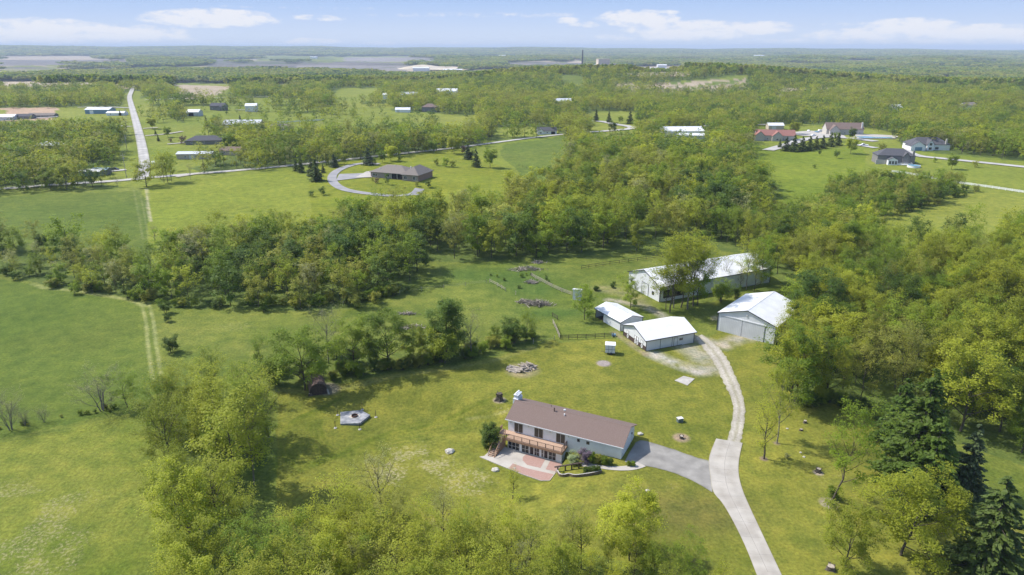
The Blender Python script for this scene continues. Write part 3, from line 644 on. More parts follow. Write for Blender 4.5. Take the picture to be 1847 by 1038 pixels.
def door(root, F, u, z, w, h, mat='white', trim='frame', label=None, name='door', glass=False):
    mb = MB(); mb.fbox(F, u, u+w, z, z+h, 0, .04); o = mb.build(name, M[mat], root, label)
    t = MB(); t.fbox(F, u-.07, u, z, z+h+.07, 0, .06); t.fbox(F, u+w, u+w+.07, z, z+h+.07, 0, .06); t.fbox(F, u, u+w, z+h, z+h+.07, 0, .06); t.build('frame', M[trim], o)
    if glass: g = MB(); g.fbox(F, u+.1, u+w-.1, z+.12, z+h-.12, .04, .052); g.build('pane', M['glass'], o)
    else: k = MB(); k.fbox(F, u+w-.16, u+w-.1, z+.95, z+1.05, .04, .09); k.build('handle', M['blacktrim'], o)
    return o
def gable_walls(root, L, Wd, e, r, mat, z0=-1.5, x0=0):
    mb = MB(); mb.extr([(0, z0), (Wd, z0), (Wd, e), (Wd/2, r), (0, e)], x0, L, 'x'); return mb.build('wall', M[mat], root)
def gable_roof(root, L, Wd, e, r, mat, oh=.35, th=.13, oe=None, name='roof', ridgecap=None, x0=0):
    oe = oh if oe is None else oe; s = (r-e)/(Wd/2); yo = -oh; zo = e-s*oh
    top = [(yo, zo+th), (Wd/2, r+th), (Wd+oh, zo+th)]; bot = [(Wd+oh, zo+.005), (Wd/2, r+.005), (yo, zo+.005)]
    mb = MB(); mb.extr(top+bot, x0-oe, L+oe, 'x'); o = mb.build(name, M[mat], root)
    if ridgecap:
        c = MB(); c.extr([(Wd/2-.22, r+th-.22*s+.02), (Wd/2, r+th+.03), (Wd/2+.22, r+th-.22*s+.02), (Wd/2, r+th-.05)], x0-oe-.01, L+oe+.01, 'x'); c.build('ridge_cap', M[ridgecap], o)
    return o
def hip_roof(root, L, Wd, e, r, mat, oh=.45, name='roof', x0=0, y0=0, fm=None):
    a, b, c, d = x0-oh, x0+L+oh, y0-oh, y0+Wd+oh; hw = (d-c)/2; t = .22; mb = MB()
    if (b-a) >= (d-c): R1, R2 = (a+hw, (c+d)/2), (b-hw, (c+d)/2)
    else: hw = (b-a)/2; R1, R2 = ((a+b)/2, c+hw), ((a+b)/2, d-hw)
    V = [(a,c,e-t),(b,c,e-t),(b,d,e-t),(a,d,e-t),(a,c,e),(b,c,e),(b,d,e),(a,d,e),(*R1, r),(*R2, r)]
    F = [(0,1,2,3),(0,4,5,1),(1,5,6,2),(2,6,7,3),(3,7,4,0)]
    F += [(4,5,9,8),(5,6,9),(6,7,8,9),(7,4,8)] if (b-a) >= (d-c) else [(4,5,8),(5,6,9,8),(6,7,9),(7,4,8,9)]
    return mb.add(V, F).build(name, M[mat], root)
def trim_v(root, pts, z0, z1, mat='blacktrim', w=.12, name='corner_trim'):
    for x, y in pts: mb = MB(); mb.box(x-w/2, x+w/2, y-w/2, y+w/2, z0, z1); mb.build(name, M[mat], root)

# ---- the main house
def main_house():
    L, Wd, e, r = 22.6, 8.2, 2.72, 4.45
    h = thing('house', 'long white house with a brown shingle roof and a balcony over glazed doors', 'house', (HO[0], HO[1], 0), HA)
    gable_walls(h, L, Wd, e, r, 'siding', -2.7)
    gable_roof(h, L, Wd, e, r, 'shingle', .42, .14, .45, ridgecap='shingle')
    mb = MB(); s = (r-e)/(Wd/2)
    mb.box(-.46, L+.46, -.5, -.425, e-s*.42-.03, e-s*.42+.12); mb.build('gutter', M['white'], h)
    F = side('f', L, Wd)
    X0, X1, yf = .95, 12.0, -2.15
    lw = MB(); lw.box(X0, X1, yf, -.003, -2.7, -.16); lw.build('lower_wall', M['siding'], h)
    FL = ((X0, yf), (1, 0), (0, -1))
    for (u, w, c) in ((.08, 2.42, 3), (2.92, 1.55, 2), (5.55, 1.05, 2), (6.98, .42, 1), (8.45, 1.5, 2)):
        window(h, FL, u, -2.42, w, 1.98, c, 2, rowz=.4, t=.075, d=.07)
    door(h, FL, 4.6, -2.47, .85, 2.02, 'frame', glass=True, label='glazed patio door, left one', name='patio_door')
    door(h, FL, 7.5, -2.47, .85, 2.02, 'frame', glass=True, label='glazed patio door, right one', name='patio_door')
    for u in (1.3, 5.5, 9.95):
        window(h, F, u, .16, 1.85, 2.02, 2, 1, t=.07, d=.06, pane='curtain', name='sliding_door')
    window(h, F, 14.1, 1.35, .62, .72, 1, 1, d=.05); window(h, F, 15.9, 1.3, .68, .74, 1, 1, d=.05, pane='curtain')
    for u in (.55, 4.3, 8.7, 12.4):
        l = MB(); l.fbox(F, u, u+.16, 1.95, 2.2, 0, .16); l.build('wall_lamp', M['frame'], h)
    # balcony
    dk = MB(); dk.box(.8, 12.25, -2.75, -.004, -.155, .06); dk.build('balcony_floor', M['deckwood'], h)
    fa = MB(); fa.box(.76, 12.29, -2.83, -2.755, -.38, .08); fa.box(12.255, 12.33, -2.75, -.01, -.38, .08); fa.build('fascia', M['railwood'], h)
    rl = MB()
    for k in range(8):
        x = .95+k*(12.2-.95)/7; rl.box(x-.05, x+.05, -2.76, -2.66, .065, 1.02)
    for y in (-1.4, -.1): rl.box(12.13, 12.23, y-.05, y+.05, .065, 1.02)
    rl.box(.95, 12.23, -2.75, -2.67, 1.02, 1.07); rl.box(12.14, 12.22, -2.67, -.05, 1.021, 1.07)
    rl.box(.95, 12.23, -2.73, -2.69, .14, .18); rl.box(12.16, 12.2, -2.69, -.05, .141, .18)
    n = 84
    for k in range(n): x = 1+k*(12.1-1)/n; rl.box(x, x+.022, -2.722, -2.7, .18, 1.02)
    for k in range(19): y = -2.6+k*.135; rl.box(12.17, 12.19, y, y+.022, .18, 1.02)
    rl.build('balcony_railing', M['brown_trim'], h)
    # chimney against the left gable
    c = MB(); c.box(-1.05, -.005, 4.3, 6.5, -1.5, 4.6); c.box(-.95, -.1, 4.6, 6.2, 4.6, 5.25); c.box(-1.0, -.02, 4.5, 6.3, 5.25, 5.38)
    ch = c.build('chimney', M['stone_white'], h)
    for k, y in enumerate((4.85, 5.4, 5.95)):
        p = MB(); p.tube((-.55, y, 5.38), (-.55, y, 5.75), .16, .14, 10); p.build('chimney_pot', M['white'], ch)
    def vent(name, x, y, hh, rr, mat, bend=False):
        z = e+(r-e)*(1-abs(y-Wd/2)/(Wd/2))+.1; v = MB(); v.tube((x, y, z), (x, y, z+hh), rr, rr, 8); v.tube((x, y, z+hh), (x, y, z+hh+.08), rr*1.6, rr*1.5, 8); v.build(name, M[mat], h)
    vent('roof_vent', 8.05, 3.6, .65, .1, 'brown_trim'); vent('roof_vent', 9.9, 4.3, .3, .16, 'metal_grey'); vent('roof_vent', 10.3, 3.2, .3, .09, 'white'); vent('roof_vent', 6.6, 5.6, .3, .05, 'brown_trim')
    FR = side('r', L, Wd)
    g = MB(); g.fbox(FR, 1.0, 5.8, .02, 2.2, 0, .05); go = g.build('garage_door', M['white'], h)
    g = MB()
    for k in range(1, 4): g.fbox(FR, 1.0, 5.8, .02+k*.55, .05+k*.55, .05, .058)
    g.build('panel_groove', M['frame'], go)
    door(h, FR, 6.6, .02, .9, 2.05, 'white'); l = MB(); l.fbox(FR, 6.25, 6.42, 1.75, 2.1, 0, .16); l.build('wall_lamp', M['blacktrim'], h)
    l = MB(); l.fbox(FR, .35, .62, .6, 1.0, 0, .14); l.build('meter_box', M['frame'], h)
    l = MB(); l.fbox(FR, 3.9, 4.3, 3.2, 3.65, 0, .04); l.build('gable_vent', M['frame'], h)
    # staircase up to the balcony
    t = thing('outdoor_staircase', 'brown wooden staircase climbing from the patio to the left end of the balcony', 'staircase', (HO[0]+HE[0]*.3+HN[0]*-1.2, HO[1]+HE[1]*.3+HN[1]*-1.2, 0), HA)
    x0, x1 = -1.5, -.2; y0, y1 = -.3, -4.9; z0, z1 = .05, -2.58
    for x, nm in ((x0, 'stringer'), (x1, 'stringer')):
        b = MB(); b.extr([(y0, z0-.35), (y0, z0+.05), (y1, z1+.05), (y1, z1-.3)], x-.03, x+.03, 'x'); b.build(nm, M['railwood'], t)
        b = MB(); b.beam((x, y0, z0+1.0), (x, y1, z1+1.0), .1, .07)
        for k in range(5):
            f = k/4; y = y0+(y1-y0)*f; z = z0+(z1-z0)*f; b.box(x-.045, x+.045, y-.045, y+.045, z, z+.98)
        b.build('handrail', M['railwood'], t)
    b = MB()
    for k in range(13):
        f = (k+.5)/13; y = y0+(y1-y0)*f; z = z0+(z1-z0)*f; b.box(x0+.03, x1-.03, y-.15, y+.15, z, z+.05)
    b.build('treads', M['deckwood'], t)
    b = MB(); b.extr([(y0, -2.58), (y0, z0-.36), (y1+.2, z1-.1), (y1+.2, -2.58)], x1+.035, x1+.07, 'x'); b.build('slatted_side', M['railwood'], t)
    b = MB(); b.box(x0-.05, 1.0, -.3, 1.19, -.1, .055); b.build('landing', M['deckwood'], t)
    b = MB(); b.box(x0-.09, x0-.01, -.3, 1.19, .2, 1.05); b.build('landing_rail', M['railwood'], t)
main_house()
# patio in front of the lower floor
def patio():
    z = -2.56
    def q(px, py): p = Pz(px, py, -2.45); return en(p[0], p[1])
    def poly(name, pts, mat, top, bot=-2.9):
        V = [HO+HE*a+HN*b for a, b in pts]; mb = MB(); mb.extr([(v[0], v[1]) for v in V], bot, top, 'z'); o = mb.build(name, M[mat]); o['kind'] = 'structure'
    poly('patio', [(.95,-2.16),(-1.6,-1.0),(-1.9,-6.4),(-2.6,-7.0),(2.0,-7.8),(7.0,-8.6),(10.8,-8.9),(12.2,-8.2),(12.3,-2.16)], 'concrete', -2.455)
    poly('patio_pavers', [(5.0,-2.5),(8.9,-2.5),(9.2,-5.4),(6.6,-5.6),(5.2,-4.6),(4.8,-3.6)], 'pavers', -2.445)
    poly('patio_pavers', [(9.9,-2.5),(12.2,-2.5),(12.2,-5.2),(10.2,-5.4)], 'pavers', -2.445)
    poly('patio_pavers', [(4.0,-6.3),(7.0,-6.6),(12.1,-6.2),(12.1,-8.1),(10.8,-8.8),(7.0,-8.5),(4.0,-8.0)], 'pavers', -2.445)
patio()
def P3(px, py, dz=0): x, y, z = G(px, py); return Vector((x, y, z+dz))
# retaining wall, handrail, garden beds
def garden():
    pts = [G(*p)[:2] for p in [(1003,853),(1007,859),(1017,861),(1026,858),(1035,861.5),(1050,860),(1070,857),(1085,853)]]
    pts = resample(smoothline(pts, 2), .4); root = thing('retaining_wall', 'low brown timber retaining wall curving below the path in front of the house', 'retaining wall', (float(pts[0][0]), float(pts[0][1]), float(H(*pts[0]))))
    def cours(name, z0, z1, w, mat):
        mb = MB()
        for a, b in zip(pts[:-1], pts[1:]):
            zt = max(-2.5, float(H(*a)))
            mb.beam((a[0]-pts[0][0], a[1]-pts[0][1], zt+(z0+z1)/2-float(H(*pts[0]))), (b[0]-pts[0][0], b[1]-pts[0][1], zt+(z0+z1)/2-float(H(*pts[0]))), w, z1-z0)
        mb.build(name, M[mat], root)
    cours('timber_face', -.4, .5, .2, 'timber'); cours('cap', .505, .56, .2, 'concrete_old')
    # handrail of heavy dark beams stepping up along the path
    ps = [P3(1006,851), P3(1019.5,849), P3(1031,847), P3(1044,845)]; b = ps[0]
    t = thing('garden_handrail', 'dark wooden handrail on four posts beside the path steps', 'railing', tuple(b))
    for p in ps: m = MB(); q = p-b; m.box(q.x-.11, q.x+.11, q.y-.11, q.y+.11, -.3, q.z+1.0); m.build('post', M['darkwood'], t)
    m = MB(); ext = [ps[0]+(ps[0]-ps[1])*.45]+ps+[ps[3]+(ps[3]-ps[2])*.5]
    for a, c in zip(ext[:-1], ext[1:]): m.beam(a-b+Vector((0, 0, 1.05)), c-b+Vector((0, 0, 1.05)), .3, .14)
    m.build('beam', M['darkwood'], t)
garden()

# ---- the stable
def add_cross_door(root, F, u, z, w, h, n=1, tall=True):
    for k in range(n):
        a = u+k*(w+.04); mb = MB(); mb.fbox(F, a, a+w, z, z+h, 0, .05); o = mb.build('stall_door', M['white'], root)
        t = MB(); s = .09
        t.fbox(F, a, a+s, z, z+h, .05, .075); t.fbox(F, a+w-s, a+w, z, z+h, .05, .075); t.fbox(F, a+s, a+w-s, z, z+s, .05, .075); t.fbox(F, a+s, a+w-s, z+h-s, z+h, .05, .075); t.fbox(F, a+s, a+w-s, z+h*.55, z+h*.55+s, .05, .075)
        (ox, oy), (ux, uy), (nx, ny) = F; pt = lambda q, zz: (ox+ux*q+nx*.06, oy+uy*q+ny*.06, zz)
        t.beam(pt(a+s, z+s), pt(a+w-s, z+h*.55), .03, .07); t.beam(pt(a+w-s, z+s), pt(a+s, z+h*.55), .03, .07); t.build('cross_brace', M['brown_trim'], o)
def stable():
    A = P3(1165, 634); a = rad(22); L, Wd, e, r = 13.9, 10.6, 2.95, 4.75
    s = thing('stable', 'white metal stable with a white roof and brown-braced stall doors on its left gable', 'stable', (A.x, A.y, A.z), a)
    gable_walls(s, L, Wd, e, r, 'metal_wall', -1.2); gable_roof(s, L, Wd, e, r, 'metal_roof', .35, .1, .55)
    Fl = side('l', L, Wd)
    k = MB(); k.fbox(Fl, 0, Wd, -1.0, 1.15, 0, .02); k.build('dark_wainscot', M['brown_trim'], s)
    add_cross_door(s, Fl, 1.6, .05, .95, 2.2); add_cross_door(s, Fl, 5.2, .05, .95, 2.2, 2); add_cross_door(s, Fl, 8.2, .05, .95, 2.2)
    trim_v(s, [(-.02, -.02), (L+.02, -.02), (-.02, Wd+.02)], -1, e-.1)
    rk = MB(); sl_ = (r-e)/(Wd/2)
    for y0, y1 in ((-.35, Wd/2), (Wd+.35, Wd/2)): rk.beam((-.57, y0, e-sl_*.35+.06), (-.57, y1, r+.06), .05, .2)
    rk.build('rake_trim', M['blacktrim'], s)
    F = side('f', L, Wd)
    ev = MB(); ev.box(-.55, L+.55, -.42, -.36, e-sl_*.35-.12, e-sl_*.35+.06); ev.build('eave_trim', M['blacktrim'], s)
    for u in (4.0, 7.4): q = MB(); q.fbox(F, u, u+.08, -.3, e-.3, 0, .05); q.build('door_track', M['blacktrim'], s)
    q = MB(); q.fbox(F, 0.1, 10.4, 0, .1, 0, .05); q.build('sill_board', M['brown_trim'], s)
    door(s, F, 8.0, .05, 1.0, 2.1, 'metal_wall', 'blacktrim'); window(s, F, 9.5, 1.25, 1.1, .7, 2, 1, 'frame')
    q = MB(); q.fbox(F, 10.7, 13.4, .1, e-.35, 0, .06); q.build('sliding_door', M['metal_wall'], s); q = MB(); q.fbox(F, 10.6, 13.7, e-.35, e-.22, 0, .1); q.build('door_track', M['blacktrim'], s)
    sk = MB(); y = Wd-2.2; z = r-sl_*(y-Wd/2)+.1; sk.box(5, 9, y-.3, y+.3, z-.03, z+.1); sk.build('ridge_vent', M['frame'], s)
stable()
# ---- open-ended shelter shed
def shelter():
    A = P3(1118.7, 598); a = rad(-61.5)+math.pi; Ls, Wd, e, r = 11.2, 7.2, 2.65, 3.75
    # local x runs from the near corner back along the front wall; local y to the left of it would leave the shed, so mirror
    s = thing('shelter_shed', 'small white shed with one open bay, between the stable and a green tree', 'shed', (A.x+math.cos(a)*Ls, A.y+math.sin(a)*Ls, A.z), a+math.pi)
    L = Ls; F = side('f', L, Wd); op = 3.6
    w = MB(); w.box(op, L, 0, .12, -.8, e); w.box(.0, L, Wd-.12, Wd, -.8, e); w.extr([(.12, -.8), (Wd-.12, -.8), (Wd-.12, e), (Wd/2, r), (.12, e)], L-.12, L, 'x'); w.extr([(.12, -.8), (Wd-.12, -.8), (Wd-.12, e), (Wd/2, r), (.12, e)], 0, .12, 'x')
    w.extr([(.12, -.8), (Wd-.12, -.8), (Wd-.12, e), (Wd/2, r-.05), (.12, e)], op, op+.1, 'x'); w.build('wall', M['metal_wall'], s)
    gable_roof(s, L, Wd, e, r, 'metal_roof', .3, .1, .35, ridgecap='metal_grey')
    trim_v(s, [(L+.01, -.01), (op, -.01), (.05, 0.05), (L+.01, Wd+.01)], -.7, e-.05)
    sl_ = (r-e)/(Wd/2); rk = MB()
    for y0, y1 in ((-.3, Wd/2), (Wd+.3, Wd/2)): rk.beam((L+.37, y0, e-sl_*.3+.06), (L+.37, y1, r+.06), .05, .16)
    rk.box(-.35, L+.35, -.36, -.31, e-sl_*.3-.08, e-sl_*.3+.05); rk.build('roof_trim', M['blacktrim'], s)
    f = MB(); f.box(.2, op-.1, .3, Wd-.3, .01, .04); f.build('dark_floor', M['darkwood'], s)  # dark floor sheet in the open bay
shelter()
# ---- machine shed
def machine_shed():
    A = P3(1293, 595.5); a = rad(-40); L, Wd, e, r = 18.2, 15.0, 4.9, 7.3      # gable faces the camera: local x (ridge) runs away
    # ridge direction = a+90 deg; use local x along ridge, near end at x=0
    s = thing('machine_shed', 'tall pale machine shed with big sliding gable doors beside the gravel spur', 'barn', (A.x+math.cos(a)*Wd, A.y+math.sin(a)*Wd, A.z), a+math.pi/2)
    gable_walls(s, L, Wd, e, r, 'metal_wall', -2.2); gable_roof(s, L, Wd, e, r, 'metal_roof', .3, .12, .35, ridgecap='metal_grey')
    Fl = side('l', L, Wd)   # near gable: u runs from y=Wd (left) to y=0 (right)
    for u in (.75, 6.55): q = MB(); q.fbox(Fl, u, u+5.72, -.6, e-.55, .0, .07); q.build('sliding_door', M['metal_grey'], s)
    q = MB(); q.fbox(Fl, .5, 12.6, e-.55, e-.3, 0, .16); q.build('door_track', M['metal_wall'], s)
    q = MB(); q.fbox(Fl, 12.3, 12.4, -.9, e-.3, 0, .1); q.build('door_post', M['blacktrim'], s); q = MB(); q.fbox(Fl, 6.47, 6.53, -.6, e-.55, 0, .09); q.build('door_post', M['blacktrim'], s)
    trim_v(s, [(-.02, Wd+.02), (-.02, -.02)], -1.2, e-.1, w=.2)
    sl_ = (r-e)/(Wd/2); rk = MB()
    for y0, y1 in ((-.3, Wd/2), (Wd+.3, Wd/2)): rk.beam((-.37, y0, e-sl_*.3+.06), (-.37, y1, r+.08), .06, .2)
    rk.box(-.35, L+.35, Wd+.31, Wd+.37, e-sl_*.3-.08, e-sl_*.3+.06); rk.build('rake_trim', M['blacktrim'], s)
    l = MB(); l.fbox(Fl, 7.3, 7.6, 5.8, 6.1, 0, .2); l.build('yard_lamp', M['frame'], s)
machine_shed()
# ---- the long barn / riding hall
def arena():
    A = P3(1189.3, 545.5); a = rad(25.2); L, Wd, e, r = 42.5, 15.8, 4.75, 7.6
    s = thing('riding_hall', 'very long white barn with a bright white roof behind the airy trees', 'barn', (A.x, A.y, A.z), a)
    gable_walls(s, L, Wd, e, r, 'metal_wall', -2.0); gable_roof(s, L, Wd, e, r, 'metal_roof', .35, .12, .4, ridgecap='metal_roof')
    Fl = side('l', L, Wd); F = side('f', L, Wd)
    sl_ = (r-e)/(Wd/2); rk = MB()
    for y0, y1 in ((-.35, Wd/2), (Wd+.35, Wd/2)): rk.beam((-.43, y0, e-sl_*.35+.06), (-.43, y1, r+.08), .06, .22)
    rk.box(-.4, L+.4, -.42, -.36, e-sl_*.35-.1, e-sl_*.35+.08); rk.build('roof_trim', M['blacktrim'], s)
    trim_v(s, [(-.02, -.02), (L+.02, -.02)], -1.8, e-.1, w=.2)
    q = MB(); q.fbox(Fl, 7.0, 10.2, -.3, 3.6, 0, .06); o = q.build('sliding_door', M['metal_wall'], s); t = MB()
    t.fbox(Fl, 6.9, 7.0, -.3, 3.7, 0, .1); t.fbox(Fl, 10.2, 10.3, -.3, 3.7, 0, .1); t.fbox(Fl, 7.0, 10.2, 3.6, 3.7, 0, .1); t.build('frame', M['blacktrim'], o)
    window(s, Fl, 12.0, 1.2, 1.0, 1.1, 2, 2, 'blacktrim')
    q = MB(); q.fbox(F, 0, L, -1.6, -.2, 0, .03); q.build('skirting', M['stonewall'], s)
    q = MB(); q.fbox(F, 1.2, 9, 1.0, 3.4, 0, .05); q.build('painted_doorway_shade', M['dark'], s)  # flat dark sheet on the wall, painted as the shade inside a doorway
    q = MB(); q.fbox(F, 0, L, e-.55, e-.28, 0, .04); q.build('light_strip', M['frame'], s)
    for k in range(1, 9): q = MB(); q.fbox(F, k*4.7, k*4.7+.05, -.2, e-.56, 0, .025); q.build('downpipe' if k % 4 == 0 else 'wall_seam', M['frame'], s)
arena()
# ---- small buildings of the yard
def hut():
    A = P3(1033, 541); s = thing('white_hut', 'tiny white lean-to hut at the end of the paddock fence behind a green tree', 'hut', tuple(A), rad(-20)); 
    w = MB(); w.extr([(0, -.3), (1.6, -.3), (1.6, 2.9), (0, 3.2)], 0, 2.4, 'x'); w.build('wall', M['metal_wall'], s)
    r_ = MB(); r_.extr([(-.2, 3.22), (1.8, 2.88), (1.8, 3.0), (-.2, 3.34)], -.2, 2.6, 'x'); r_.build('roof', M['metal_roof'], s); d = MB(); d.fbox(((0, 0), (1, 0), (0, -1)), .8, 1.6, 0, 1.9, 0, .03); d.build('door', M['frame'], s)
hut()
def trailer():
    A = P3(1091.5, 640); s = thing('small_trailer', 'small white box trailer standing on the lawn left of the stable', 'trailer', (A.x, A.y, A.z), rad(-8))
    L, Wd = 2.3, 2.0; b = MB(); b.box(0, L, 0, Wd, .5, 2.55); b.build('body', M['metal_wall'], s); r_ = MB(); r_.extr([(-.1, 2.55), (Wd/2, 2.72), (Wd+.1, 2.55)], -.1, L+.1, 'x'); r_.build('roof', M['white'], s)
    t = MB(); t.box(-.02, L+.02, -.03, -.003, 1.35, 1.42); t.box(.75, .8, -.03, -.003, .55, 2.5); t.box(1.55, 1.6, -.03, -.003, .55, 2.5); t.build('body_seam', M['blacktrim'], s)
    t = MB(); t.box(-.1, L+.1, .2, .35, .35, .498); t.box(-.1, L+.1, Wd-.35, Wd-.2, .35, .498); t.box(-1.0, -.1, Wd/2-.06, Wd/2+.06, .38, .48); t.build('chassis', M['blacktrim'], s)
    for y in (-.08, Wd+.08): w = MB(); w.tube((L*.6, y-.09, .32), (L*.6, y+.09, .32), .32, .32, 14); w.build('wheel', M['blacktrim'], s)
    w = MB(); w.fbox(((0, Wd), (0, -1), (-1, 0)), .6, 1.3, 1.1, 1.6, 0, .03); w.build('window', M['glass'], s)
trailer()
def barrel_shed():
    A = P3(590, 711); s = thing('round_roof_shed', 'old brown shed with a rounded rusty roof under the wide tree', 'shed', (A.x, A.y, A.z), rad(112)); L, R, hw = 4.6, 1.75, 1.15
    arc = lambda rr, z: [(R-rr*math.cos(t), z+rr*.92*math.sin(t)) for t in np.linspace(0, math.pi, 13)]
    w = MB(); w.extr([(0, -.3)]+arc(R, hw)+[(2*R, -.3)], .1, L, 'x'); w.build('wall', M['darkwood'], s)
    r_ = MB(); r_.extr(arc(R+.12, hw)+arc(R+.02, hw)[::-1], -.05, L+.15, 'x'); r_.build('roof', nmat('old_brown_roof', (.1,.065,.055), (.19,.13,.11), 3, .9, bump=.5), s)
    d = MB(); d.fbox(((0, 2*R), (0, -1), (-1, 0)), .9, 2.6, 0, 1.9, -.1, -.05); d.build('door', M['brown_trim'], s)
    d = MB(); d.box(-.3, L+.3, -.5, -.2, -.3, .1); d.build('stone_footing', M['stonewall'], s)
barrel_shed()

# ---- fences
def fence(pts, label, mat='darkwood', gap=2.6, rails=(.45, .85, 1.2), h=1.35, pw=.12, rw=.13, wire=False, drop=(), name='rail_fence', grp=None, jit=0, boards=False):
    P = resample([np.array(G(*p)[:2]) for p in pts], gap); b = Vector((P[0][0], P[0][1], float(H(*P[0])))); s = thing(name, label, 'fence', tuple(b), 0, grp)
    Q = [Vector((x, y, float(H(x, y))))-b for x, y in P]; rs = random.Random(len(P))
    for k, q in enumerate(Q[:100]):
        m = MB(); j = Vector((rs.uniform(-jit, jit), rs.uniform(-jit, jit), 0)); m.beam(q-Vector((0, 0, .3)), q+Vector((0, 0, h))+j, pw, pw); m.build('post', M[mat], s)
    m = MB()
    for k, (a, c) in enumerate(zip(Q[:-1], Q[1:])):
        if k in drop: continue
        for z in rails: m.beam(a+Vector((0, 0, z)), c+Vector((0, 0, z)), .04 if not wire else .02, rw if not wire else .02)
    m.build('rails' if not wire else 'wires', M[mat], s); return s
fence([(997,584),(1003,596),(1010,613)], 'dark board fence running up the slope left of the shelter paddock', 'oldwood', 1.9)
fence([(1010,613),(1057,611.5),(1106,609)], 'dark board fence along the front of the paddock left of the stable', 'darkwood', 2.1)
fence([(996,572),(1006,578)], 'short dark fence panel above the corner of the paddock fence', 'darkwood', 2.2)
fence([(1060,575),(1074,573)], 'short dark gate panel at the open bay of the shelter', 'darkwood', 1.6)
fence([(1049,486),(1100,478),(1150,471),(1195,465),(1232,459)], 'long dark rail fence below the middle wood left of the long barn', 'darkwood', 2.8, rails=(.5, 1.15), h=1.25)
fence([(958,499),(975,508),(995,519),(1013,527),(1032,534)], 'weathered rail fence slanting down to the white hut', 'oldwood', 2.6, rails=(.4, .8, 1.15), h=1.25, jit=.05)
fence([(883,510),(897,517),(912,526),(930,532)], 'broken weathered fence at the top of the paddock', 'oldwood', 2.4, rails=(.6, 1.05), h=1.2, drop=(3,), jit=.12)
fence([(721,531),(760,525),(800,520),(840,516),(878,511)], 'row of thin posts and wire along the foot of the middle wood', 'oldwood', 5.5, rails=(.6, 1.0), h=1.2, wire=True, name='wire_fence')
fence([(962,620),(1000,614)], 'short wire fence between the tree row and the board fence', 'oldwood', 3.0, rails=(.6,), wire=True, name='wire_fence')
fence([(1608,311),(1640,315),(1675,322),(1700,327),(1740,333),(1790,340),(1850,349),(1940,361)], 'white rail fence crossing the right meadows behind the thicket', 'white', 3.0, rails=(.35, .72, 1.1), h=1.3, pw=.18, rw=.24, name='white_fence')
fence([(500,222.5),(530,221),(560,219),(585,217.5)], 'white rail fence in the pasture far left of the roofs', 'white', 3.5, rails=(.4, .9, 1.3), h=1.4, pw=.2, rw=.3, name='white_fence')
fence([(936,300),(950,305),(965,312)], 'dark wire fence at the corner of the far crop field', 'darkwood', 4, rails=(.5, 1.0), wire=True, name='wire_fence')

# ---- far houses
def win_row(root, F, u0, u1, n, z, w, h, fm='white'):
    for k in range(n): window(root, F, u0+(u1-u0)*k/max(1, n-1)-w/2, z, w, h, 2, 1, fm, t=.1, d=.08)
def brick_house():
    A = P3(669, 320); B = Pz(783, 309, 0)
    s = thing('brick_house', 'large red brick house with a grey hipped roof inside a driveway loop', 'house', (A.x, A.y, A.z), rad(-21)); L, Wd = 31, 14; e, r = 3.2, 6.6
    w = MB(); w.box(0, L-10, 0, Wd, -4.5, e-.2); w.box(L-9.995, L, -1.5, Wd+1.6, -4.5, e-.2); w.build('wall', M['brick'], s)
    hip_roof(s, L-8, Wd, e, r, 'shingle_grey', .6); hip_roof(s, 10, Wd+3.1, e+.004, r+.5, 'shingle_grey', .6, x0=L-10, y0=-1.5)
    F = side('f', L, Wd); F2 = ((L-10, -1.5), (1, 0), (0, -1))
    window(s, F, 1.2, .8, 3, 1.6, 3, 1, 'white', t=.1); window(s, F, 9.5, .9, 2.6, 1.5, 3, 1, 'white', t=.1)
    p = MB(); p.fbox(F, 13.2, 20.8, .1, 2.9, 0, .03); p.build('painted_porch_shade', M['dark'], s)  # no real recess: the porch's shade is a dark sheet on the wall
    p = MB(); p.fbox(F, 13.4, 20.9, -3.0, -.6, 0, .03); p.build('painted_lower_porch_shade', M['dark'], s)  # shade of the lower porch, painted as a flat dark sheet too
    p = MB(); p.box(13.2, 20.9, -1.8, -.035, -.5, -.2); p.build('balcony', M['deckwood'], s)
    p = MB()
    for x in (13.3, 17, 20.6): p.box(x, x+.2, -1.75, -1.55, -3.2, -.5); p.box(x, x+.2, -.3, -.1, 0, 2.9)
    p.build('porch_posts', M['frame'], s)
    p = MB(); p.box(13.2, 20.9, -1.79, -1.73, .4, .5); p.box(13.2, 20.9, -1.79, -1.73, 0, .05)
    for k in range(30): p.box(13.3+k*.255, 13.33+k*.255, -1.78, -1.75, .05, .4)
    p.build('balcony_railing', M['darkwood'], s)
    window(s, F2, 1.2, .5, 1.8, 1.9, 2, 1, 'white', t=.1); window(s, F2, 6.6, .5, 1.8, 1.9, 2, 1, 'white', t=.1)
    g = MB(); g.fbox(F2, 3.0, 6.6, -4.2, -1.4, 0, .06); g.build('garage_door', M['greywall'], s)
    p = MB(); p.tube((23.5, 4.5, 5.5), (23.5, 4.5, 6.9), .35, .35, 8); p.tube((12.5, 6.0, 5.5), (12.5, 6.0, 6.8), .15, .15, 6); p.tube((4.5, 3.0, 4.3), (4.5, 3.0, 5.2), .25, .25, 6); p.build('roof_vents', M['frame'], s)
    ga = MB(); ga.box(-.02, 0-.003, 2, 8, -.2, 2.3); ga.build('side_door', M['white'], s)
brick_house()
